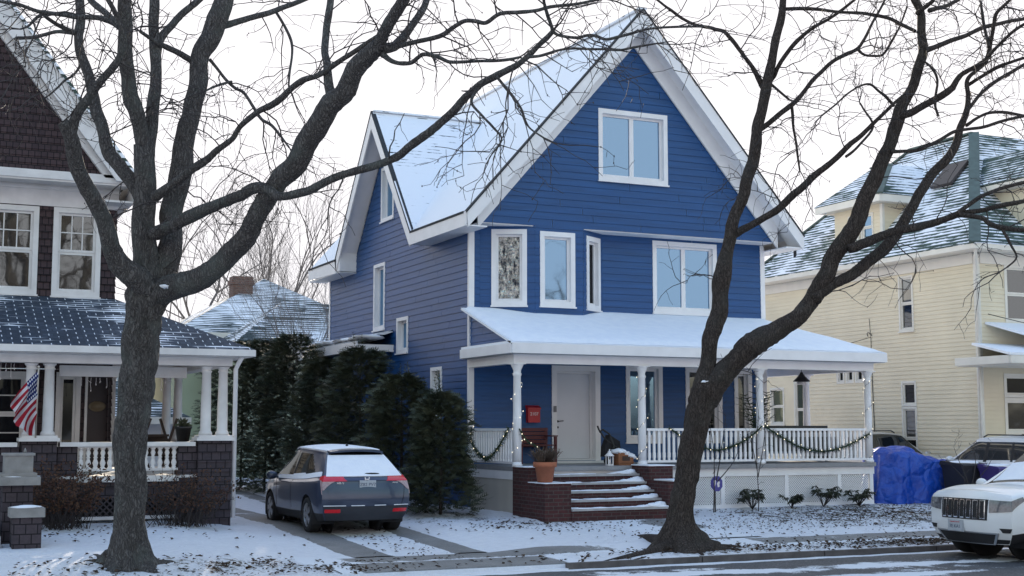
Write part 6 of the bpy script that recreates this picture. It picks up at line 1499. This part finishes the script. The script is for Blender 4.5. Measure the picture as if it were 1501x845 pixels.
o = g_.build('dry_grass', leafmat('dry_brown_grass', (.065, .045, .035), (.14, .10, .075), .8, 14), t, uv=False); o['kind'] = 'stuff'
# lantern, wooden box, stroller by the top step
t = thing('lantern', 'small white metal lantern on the top step right of the door', 'lantern', (2.33, -2.25, .95)); c = V((2.33, -2.25, .95))
m = MB(); m.box(c.x - .065, c.x + .065, c.y - .065, c.y + .065, .952, .975); m.build('base', M['white'], t)
for sx in (-1, 1):
    for sy in (-1, 1): m = MB(); m.box(c.x + sx * .055 - .008, c.x + sx * .055 + .008, c.y + sy * .055 - .008, c.y + sy * .055 + .008, .976, 1.15); m.build('post', M['white'], t)
m = MB(); m.lathe([(.11, 0), (.095, .02), (.035, .08), (.03, .11), (.012, .115), (.012, .15)], c + V((0, 0, .2)), 12); m.build('roof', M['white'], t)
m = MB(); m.lathe([(.03, 0), (.03, .10)], c + V((0, 0, .026)), 12); m.build('candle', M['letter'], t)
t = thing('wooden_box', 'small orange-brown wooden box with a sloped snowy lid on the top step', 'box', (2.68, -2.22, .95))
m = MB(); m.prism([(2.50, -2.36, .952), (2.86, -2.36, .952), (2.86, -2.36, 1.10), (2.68, -2.36, 1.27), (2.50, -2.36, 1.24)], (0, .3, 0)); m.build('body', M['wood'], t)
m = MB(); m.box(2.585, 2.77, -2.366, -2.361, 1.05, 1.15); m.build('opening', M['darkwood'], t)
m = MB(); m.box(2.488, 2.872, -2.375, -2.362, 1.0, 1.025); m.box(2.488, 2.53, -2.372, -2.362, 1.03, 1.22); m.build('trim', M['wood'], t)
m = MB(); rnd = random.Random(3)
for i in range(9): f = i / 8; m.blob((2.52 + .36 * f, -2.22, 1.255 - .17 * max(0, f - .25)), .10, .19, .055, 9, 6, .5, i)
m.build('snow_cap', M['snow'], t)
t = thing('stroller', 'black folded stroller with looped handle leaning by the second porch column', 'stroller', (2.85, -1.5, .95)); c = V((2.75, -1.55, .95))
m = MB(); m.tube([(2.62, -1.7, 1.00), (2.80, -1.62, 1.35), (2.72, -1.55, 1.62), (2.58, -1.5, 1.72), (2.50, -1.5, 1.66)], .022, 7); m.tube([(3.0, -1.7, 1.0), (2.86, -1.62, 1.32), (2.62, -1.55, 1.50), (2.48, -1.5, 1.72), (2.45, -1.5, 1.80)], .02, 7); m.build('frame', BLK, t)
m = MB(); m.prism([(2.56, -1.62, 1.12), (2.98, -1.62, 1.16), (2.96, -1.60, 1.46), (2.72, -1.58, 1.60), (2.60, -1.58, 1.34)], (0, .2, 0)); m.build('seat', paint('black_cloth', (.018, .018, .022), .9, .15, 4), t)
for x in (2.58, 3.0): m = MB(); m.lathe([(.05, -.02), (.085, -.02), (.085, .02), (.05, .02)], (x, -1.7, 1.037), 14, axis=(0, 1, 0)); m.build('wheel', M['tyre'], t)
# garlands
def garland(path, label, seed, group='fir garlands with fairy lights', nb=13, rad=.055):
    rnd = random.Random(seed); P = [V(p) for p in smooth_path([tuple(p) for p in path], 8)]; t = thing('garland', label, 'garland', P[0], group); m = MB(); bulbs = []
    for a, b in zip(P, P[1:]):
        d = (b - a); n = max(1, int(d.length * 230)); dn = d.normalized()
        for i in range(n):
            p = a.lerp(b, rnd.random()); e = dn.orthogonal(); e.rotate(Matrix.Rotation(rnd.uniform(0, 6.283), 3, dn)); e = (e.normalized() + dn * rnd.uniform(-.5, .6) - V((0, 0, .25))).normalized(); L = rad * rnd.uniform(.7, 1.7); w_ = e.cross(dn).normalized() * .006
            m.face([p - w_, p + w_, p + e * L + w_ * .6, p + e * L - w_ * .6])
    m.tube(P, .016, 6); m.build('needles', M['garland'], t, uv=False)
    me = None
    for i in range(nb):
        p = P[int((i + .5) / nb * (len(P) - 1))] + V((rnd.gauss(0, .03), -rad * .9, rnd.gauss(0, .03)))
        if me is None: b = MB(); b.blob((0, 0, 0), .009, .009, .012, 6, 4); o = b.build('bulb', M['bulb'], t, local=True, uv=False); me = o.data
        else: o = bpy.data.objects.new('bulb', me); COL.objects.link(o); o.parent = t
        o.location = p - t.location
garland([(.0, -.12, 1.78), (-.02, -.16, 1.5), (-.02, -.5, 1.22), (-.02, -1.1, 1.10), (-.02, -1.7, 1.40), (-.02, -2.15, 1.76)], 'fir garland swagged over the short side railing by the house corner', 1)
garland([(.05, -2.52, 1.74), (.2, -2.56, 1.50), (.42, -2.6, 1.36), (.6, -2.64, 1.15), (.62, -2.7, .98)], 'fir garland hanging from the left column down to the brick pier', 2, nb=7)
garland([(3.7, -2.46, 1.76), (4.1, -2.47, 1.52), (4.5, -2.47, 1.34), (5.0, -2.47, 1.27), (5.5, -2.47, 1.40), (5.9, -2.47, 1.60), (6.14, -2.5, 1.80)], 'fir garland swagged on the front railing between the two middle columns', 3)
garland([(6.2, -2.5, 1.80), (6.7, -2.47, 1.55), (7.2, -2.47, 1.32), (7.8, -2.47, 1.22), (8.4, -2.47, 1.30), (8.9, -2.47, 1.48), (9.2, -2.49, 1.62)], 'fir garland swagged on the right-hand front railing', 4)
# fairy lights wound round the columns
bme = None
def fairy(x, y, label, seed):
    global bme
    rnd = random.Random(seed); t = thing('string_lights', label, 'fairy lights', (x, y, .95), 'fairy lights wound round the columns'); P = []
    n = 60
    for i in range(n + 1):
        f = i / n; a = 2 * math.pi * (3.2 * f) + seed; r = .104 + .012 * math.sin(i * 1.7); P.append(V((x + r * math.cos(a), y + r * math.sin(a), 1.05 + 1.85 * f + .02 * math.sin(i * 2.3))))
    m = MB(); m.tube(P, .0035, 4); m.build('wire', M['white'] if seed % 2 else M['garland'], t, uv=False)
    for i in range(2, n, 4):
        if bme is None: b = MB(); b.blob((0, 0, 0), .008, .008, .011, 6, 4); o = b.build('bulb', M['bulb'], t, local=True, uv=False); bme = o.data
        else: o = bpy.data.objects.new('bulb', bme); COL.objects.link(o); o.parent = t
        o.location = P[i] * 1.0 - t.location + V((P[i].x - x, P[i].y - y, 0)) * .12
for i, (x, lb_) in enumerate(((.06, 'fairy lights spiralling up the column left of the mailbox'), (3.06, 'fairy lights spiralling up the column at the top of the steps'), (6.16, 'fairy lights spiralling up the column where two garlands meet'), (9.25, 'fairy lights spiralling up the far right corner column'))): fairy(x, PF, lb_, i + 1)
# pendant lamp, potted plant, porch sofa
t = thing('pendant_lamp', 'black conical pendant lamp hanging from the porch ceiling', 'lamp', (8.4, -1.0, 2.9)); c = V((8.4, -1, 2.9))
m = MB(); m.lathe([(.21, -.02), (.20, 0), (.10, .10), (.045, .17), (.03, .21), (.01, .22)], c, 20); m.build('shade', BLK, t)
m = MB(); m.tube([c + V((0, 0, .22)), V((8.4, -1, 3.29))], .008, 5); m.build('cord', BLK, t)
m = MB(); m.lathe([(.11, -.085), (.11, -.03), (.10, -.025)], c, 16); m.build('glass', M['letter'], t)
t = thing('potted_palm', 'leafy potted palm behind the column where two garlands meet', 'plant', (7.15, -.9, .95)); m = MB(); rnd = random.Random(12)
m.lathe([(.14, 0), (.19, .3), (.18, .32)], (7.15, -.9, .952), 16); m.build('pot', M['darkwood'], t); m = MB(); st_ = MB()
for k in range(15):
    a = rnd.uniform(0, 6.283); P = []; h = rnd.uniform(1.1, 1.7)
    for j in range(9): f = j / 8; P.append(V((7.15 + math.cos(a) * .42 * f * f, -.9 + math.sin(a) * .42 * f * f, 1.2 + h * f - .25 * f * f)))
    st_.tube(P, .007, 4)
    for j in range(3, 9):
        for s_ in (-1, 1):
            d = (P[j] - P[j - 1]).normalized(); e = (d.cross(V((0, 0, 1))).normalized() * s_ + d * .6 - V((0, 0, .2))).normalized(); w_ = d * .016; m.face([P[j] - w_, P[j] + w_, P[j] + e * .2 + w_ * .2, P[j] + e * .2 - w_ * .2])
st_.build('stems', M['garland'], t, uv=False); m.build('leaves', M['garland'], t, uv=False)
t = thing('porch_sofa', 'dark wicker sofa whose back shows over the right railing', 'sofa', (7.9, -.9, .95)); dk = paint('dark_wicker', (.03, .032, .035), .8, .3, 30)
for nm, b in (('seat', (7.0, 8.9, -1.2, -.5, 1.15, 1.40)), ('backrest', (7.0, 8.9, -1.32, -1.2, 1.15, 1.81)), ('armrest', (6.9, 6.998, -1.32, -.5, 1.0, 1.62)), ('armrest', (8.902, 9.0, -1.32, -.5, 1.0, 1.62))): m = MB(); m.box(*b); m.build(nm, dk, t)
for x in (7.0, 8.86):
    for y in (-1.28, -.56): m = MB(); m.box(x, x + .05, y, y + .05, .952, 1.148); m.build('leg', BLK, t)
# yard sign
t = thing('yard_sign', 'blue round yard sign with white marks on a stake before the lattice', 'sign', (4.40, -3.2, -.05))
m = MB(); m.box(4.388, 4.412, -3.19, -3.175, -.1, .5); m.build('stake', BLK, t)
m = MB(); pts = [V((4.43 + .155 * math.cos(2 * math.pi * k / 8 + .39), -3.212, .56 + .175 * math.sin(2 * math.pi * k / 8 + .39))) for k in range(8)]; m.prism(pts, (0, .018, 0)); sg_ = m.build('sign_plate', paint('violet_blue_sign', (.055, .05, .26), .4, .05), t)
m = MB(); m.prism([(4.345, -3.215, .63), (4.405, -3.215, .64), (4.40, -3.215, .56), (4.375, -3.215, .50), (4.35, -3.215, .55)], (0, .0025, 0)); m.build('mark', M['letter'], sg_)
m = MB(); m.prism([(4.43, -3.215, .56), (4.465, -3.215, .615), (4.51, -3.215, .60), (4.49, -3.215, .54), (4.50, -3.215, .50), (4.455, -3.215, .48)], (0, .0025, 0)); m.build('mark', M['letter'], sg_)
# tarpaulin heap
def tarpm():
    g = N('blue_tarpaulin'); p = g.obj(); n1 = g.noise(p, 3.2, 6, .6); v = g.n('TexVoronoi', feature='DISTANCE_TO_EDGE'); v.inputs['Scale'].default_value = 2.6; g.put(v.inputs['Vector'], p)
    g.set(col=g.mix(g.ramp(n1, .3, .7), (.002, .036, .30), (.004, .075, .46)), rough=.34, spec=.5); g.bump(g.math('ADD', n1, g.math('MULTIPLY', g.ramp(v.outputs[0], 0, .18), .25)), .9, .09); return g.m
c0 = V((10.78, -2.0, 0))
m = MB(); nu, nv = 120, 40; vs = []
for j in range(nv + 1):
    v = j / nv
    for i in range(nu):
        th = 2 * math.pi * i / nu; ct, st2 = math.cos(th), math.sin(th); se = (abs(ct) ** 4 + abs(st2) ** 4) ** -.25
        if v < .6:
            f = v / .6; rr = 1 + .22 * (1 - f) ** 1.3 + (.055 * math.sin(th * 11 + 2 * noise.noise(V((ct * 2, st2 * 2, 0)))) + .06 * noise.noise(V((ct * 3, st2 * 3, f * 1.5)))) * (1.15 - f); z = 1.06 * f ** .8
        else: f = (v - .6) / .4; rr = max(.001, math.cos(f * math.pi / 2) ** .55); z = 1.06 + .13 * math.sin(f * math.pi / 2)
        p = V((ct * se * 1.06 * rr, st2 * se * .62 * rr, z * (1 - .10 * ct))); k = .10 * noise.noise(V((p.x * 1.8, p.y * 1.8, 2))) + .045 * noise.noise(V((p.x * 5, p.y * 5, p.z * 4)))
        p.z += (k + .06 * (p.x < -.2)) * min(1, z * 1.5); p += V((ct, st2, 0)) * .05 * noise.noise(V((p.x * 4, p.y * 4, p.z * 3 + 7)))
        vs.append(c0 + p + V((0, 0, -.06)))
fs = [(j * nu + i, j * nu + (i + 1) % nu, (j + 1) * nu + (i + 1) % nu, (j + 1) * nu + i) for j in range(nv) for i in range(nu)]
m.raw(vs, fs, True); tag(m.build('tarpaulin', tarpm(), uv=False), 'bright blue crumpled tarpaulin draped over a heap beside the porch', 'tarpaulin')
def bin_(name, label, x, y, w_, d_, h, mt, snow=True):
    t = thing(name, label, 'bin', (x, y, gz(x, y))); z = gz(x, y); m = MB(); a = .42
    m.raw([(x + sx * w_ * (.40 if k == 0 else .5), y + sy * d_ * (.40 if k == 0 else .5), z + (.06 if k == 0 else h)) for k in (0, 1) for sy in (-1, 1) for sx in (-1, 1)], [(0, 2, 3, 1), (4, 5, 7, 6), (0, 1, 5, 4), (2, 6, 7, 3), (0, 4, 6, 2), (1, 3, 7, 5)], False); m.box(x - w_ * .52, x + w_ * .52, y - d_ * .52, y + d_ * .52, z + h - .06, z + h - .002); m.build('body', mt, t)
    m = MB(); m.prism([(x - w_ * .55, y - d_ * .56, z + h), (x - w_ * .55, y + d_ * .55, z + h), (x - w_ * .55, y + d_ * .5, z + h + .10), (x - w_ * .55, y - d_ * .45, z + h + .04)], (w_ * 1.1, 0, 0)); m.build('lid', mt, t)
    if snow:
        m = MB(); m.blob((x, y, z + h + .055), w_ * .55, d_ * .5, .05, 14, 6, .3, x); m.build('snow_cap', M['snow'], t)
    for s_ in (-1, 1): m = MB(); m.lathe([(.03, -.025), (.11, -.025), (.11, .025), (.03, .025)], (x + s_ * w_ * .36, y + d_ * .42, z + .11), 16, axis=(1, 0, 0)); m.build('wheel', M['tyre'], t)
bin_('wheelie_bin', 'black wheeled bin with a snowy lid right of the blue tarpaulin', 11.40, -3.20, .72, .72, .93, paint('black_bin_plastic', (.018, .019, .024), .5, .1, 3))
bin_('recycling_bin', 'purple wheeled bin with a snowy lid beside the black bin', 11.75, -3.95, .60, .62, .90, paint('purple_bin_plastic', (.045, .030, .17), .5, .1, 3))
sapling(1424, 735, [([(1420, 712), (1412, 690), (1404, 672), (1398, 655)], 0), ([(1424, 715), (1428, 695), (1430, 675), (1428, 660)], .2), ([(1423, 716), (1436, 700), (1448, 684), (1456, 668)], -.2), ([(1422, 712), (1406, 694), (1394, 682)], .2)], 'bare twiggy bush in front of the black bin', -3.9, .014)
# ------------------------------------------------------------------ at the brown house
t = thing('entrance_pier', 'stone-capped brown brick pier with a lantern-like stone top at the left edge', 'pier', (-9.93, -5.1, 0)); cx, cy = -9.93, -5.1
stone = paint('grey_weathered_stone', (.26, .25, .24), .85, .2, 5, .3, 40)
m = MB(); m.box(cx - .22, cx + .22, cy - .22, cy + .22, -.2, .86); m.build('shaft', M['brownbase'], t)
m = MB(); m.prism([(cx - .32, cy - .32, .862), (cx + .32, cy - .32, .862), (cx + .32, cy + .32, .862), (cx - .32, cy + .32, .862)], (0, 0, .13)); m.box(cx - .27, cx + .27, cy - .27, cy + .27, .993, 1.05); m.build('cap', stone, t)
m = MB(); m.box(cx - .21, cx + .21, cy - .21, cy + .21, 1.05, 1.32); m.box(cx - .235, cx + .235, cy - .235, cy + .235, 1.322, 1.36); m.lathe([(.03, 0), (.02, .04), (.004, .08)], (cx + .1, cy, 1.36), 8); m.build('block', stone, t)
m = MB(); m.blob((cx, cy, .99), .32, .32, .02, 12, 5, .4, 3); m.build('snow_cap', M['snow'], t)
t = thing('entrance_pier', 'lower brown brick pier with a snowy flat cap in the bottom left corner', 'pier', (-9.84, -5.8, 0)); cx, cy = -9.84, -5.8
m = MB(); m.box(cx - .21, cx + .21, cy - .21, cy + .21, -.3, .40); m.build('shaft', M['brownbase'], t)
m = MB(); m.box(cx - .25, cx + .25, cy - .25, cy + .25, .402, .54); m.build('cap', stone, t)
m = MB(); m.blob((cx, cy, .542), .24, .24, .035, 14, 5, .3, 4, 0); m.build('snow_cap', M['snow'], t)
for k in range(2):
    m = MB(); m.box(-11.6, -10.2, -5.9 + k * .35, -5.4 + k * .35, -.3, .12 + .17 * k); o = m.build('stone_step', stone); tag(o, ['lower snowy stone step at the left edge by the low pier', 'upper snowy stone step at the left edge by the low pier'][k], 'step')
# flag
t = thing('flag', 'American flag drooping from a pole fixed to the left porch columns', 'flag', (-9.45, -2.85, 1.55))
m = MB(); pa, pb = V((-9.47, -2.86, 1.58)), V((-9.50, -3.28, 2.78)); m.tube([pa, pb], .013, 8); m.lathe([(.003, 0), (.022, .015), (.022, .035), (.004, .05)], pb, 8); m.build('pole', paint('pale_pole', (.45, .40, .34), .5), t)
def flagm():
    g = N('flag_cloth'); u = g.sep(g.uv()); st = g.math('MODULO', g.math('FLOOR', g.math('MULTIPLY', u[1], 13)), 2)
    c = g.mix(st, (.30, .015, .03), (.55, .53, .56)); cant = g.math('MULTIPLY', g.math('LESS_THAN', u[0], .40), g.math('GREATER_THAN', u[1], 6 / 13))
    fx = g.math('FRACT', g.math('MULTIPLY', u[0], 15)); fy = g.math('FRACT', g.math('MULTIPLY', g.math('SUBTRACT', u[1], 6 / 13), 9.3)); d = g.math('ADD', g.math('POWER', g.math('SUBTRACT', fx, .5), 2), g.math('POWER', g.math('SUBTRACT', fy, .5), 2))
    c2 = g.mix(g.math('LESS_THAN', d, .065), (.018, .028, .115), (.70, .70, .74)); g.set(col=g.mix(cant, c, c2), rough=.8, spec=.2)
    return g.m
nu, nv = 44, 26; me = bpy.data.meshes.new('cloth'); vs = []; uvs = []
for j in range(nv + 1):
    v = j / nv; h = pa.lerp(pb, .33 + .64 * v)
    for i in range(nu + 1):
        u_ = i / nu; sag = 1.0 - v
        p = h + V((-.42 * u_ * (1 - .35 * u_ * sag), .10 * u_, -.48 * u_ * (.65 + .35 * v) - .06 * u_ * u_))
        if v < .35: p += V((.25 * u_ * (1 - v / .35), 0, -.02))
        p += V((.02, -.085, 0)) * math.sin(v * 15 + u_ * 3.2 + 1.0) * (.25 + u_) * .8
        vs.append(p - t.location); uvs.append((u_, v))
fs = [(j * (nu + 1) + i, j * (nu + 1) + i + 1, (j + 1) * (nu + 1) + i + 1, (j + 1) * (nu + 1) + i) for j in range(nv) for i in range(nu)]
me.from_pydata([tuple(p) for p in vs], [], fs); me.materials.append(flagm()); l = me.uv_layers.new(name='UVMap')
for lp in me.loops: l.data[lp.index].uv = uvs[lp.vertex_index]
me.polygons.foreach_set('use_smooth', [True] * len(fs)); o = bpy.data.objects.new('cloth', me); COL.objects.link(o); o.parent = t
# swing stand and pot on the brown porch
t = thing('porch_swing', 'dark wooden swing stand with crossed legs on the brown porch', 'swing', (-6.9, .6, .9))
for x0, x1, y in ((-7.3, -6.95, .3), (-6.95, -7.3, .32), (-6.65, -6.3, .9), (-6.3, -6.65, .92)): m = MB(); m.bar((x0, y, .91), (x1, y, 1.95), .05, .05); m.build('leg', M['darkwood'], t)
m = MB(); m.bar((-7.12, .3, 1.6), (-6.48, .9, 1.6), .05, .05); m.build('top_bar', M['darkwood'], t)
m = MB(); m.box(-7.2, -6.5, .40, .85, 1.18, 1.22); m.build('seat', M['darkwood'], t); m = MB(); m.box(-7.2, -6.5, .86, .90, 1.2, 1.62); m.build('backrest', M['darkwood'], t)
t = thing('flower_pot', 'black flower pot with a dark plant on the brown porch railing cap', 'flower pot', (-6.78, -2.55, 1.5)); c = V((-6.78, -2.2, 1.502))
m = MB(); m.lathe([(.11, 0), (.15, .24), (.165, .24), (.165, .28), (.14, .28)], c, 16); m.build('pot', BLK, t)
m = MB(); rnd = random.Random(2)
for i in range(160):
    d = V((rnd.gauss(0, 1), rnd.gauss(0, 1), abs(rnd.gauss(0, 1)))).normalized(); p = c + V((0, 0, .28)) + d * rnd.uniform(.02, .15); e = d.orthogonal().normalized() * .02; m.face([p - e, p + d * .05, p + e, p - d * .03])
m.build('leaves', M['needle'], t, uv=False)
# icicle lights under the brown porch
t = thing('icicle_lights', 'unlit white icicle lights dangling under the brown porch beam', 'fairy lights', (-8, -1.9, 2.7)); m = MB(); rnd = random.Random(8)
for x0, x1, y, zt in ((-8.6, -7.0, -1.82, 2.69), (-10.3, -9.75, -2.5, 2.90)):
    x = x0
    while x < x1:
        L = rnd.uniform(.08, .34); m.tube([(x, y, zt), (x + rnd.gauss(0, .01), y, zt - L * .5), (x + rnd.gauss(0, .02), y, zt - L)], .004, 4); m.lathe([(.003, -.02), (.011, 0), (.003, .02)], (x, y, zt - L), 5); x += rnd.uniform(.05, .13)
m.build('strands', M['letter'], t, uv=False)
# overhead service wires
def wire(name, label, a, b, sag=.3, r=.011):
    a, b = V(a), V(b); P = [a.lerp(b, k / 14) - V((0, 0, sag * 4 * (k / 14) * (1 - k / 14))) for k in range(15)]; m = MB(); m.tube(P, r, 5); tag(m.build(name, BLK, uv=False), label, 'wire')
wire('service_wire', 'thin overhead wire meeting the cream house front above its porch roof', (14.4, -1.1, 4.75), (21, -9.5, 3.4), .5)
wire('service_wire', 'thin slack wire from the hook on the cream house wall to the blue house', (14.17, 3.32, 4.40), (8.1, 4.2, 3.75), .3, .009)
# trees on the other side of the road (behind the camera; they show as reflections in the windows)
for x, y, rz, s_ in ((-6, -37, 2.1, 1.0), (9, -36, .7, 1.1), (24, -39, 4.0, 1.05)):
    c = copy_tree(RT); c.location = (x, y, -.3); c.rotation_euler = (0, 0, rz); c.scale = (s_, s_, s_); tag(c, 'bare street tree on the opposite side of the road, behind the camera', 'tree', 'trees across the road')
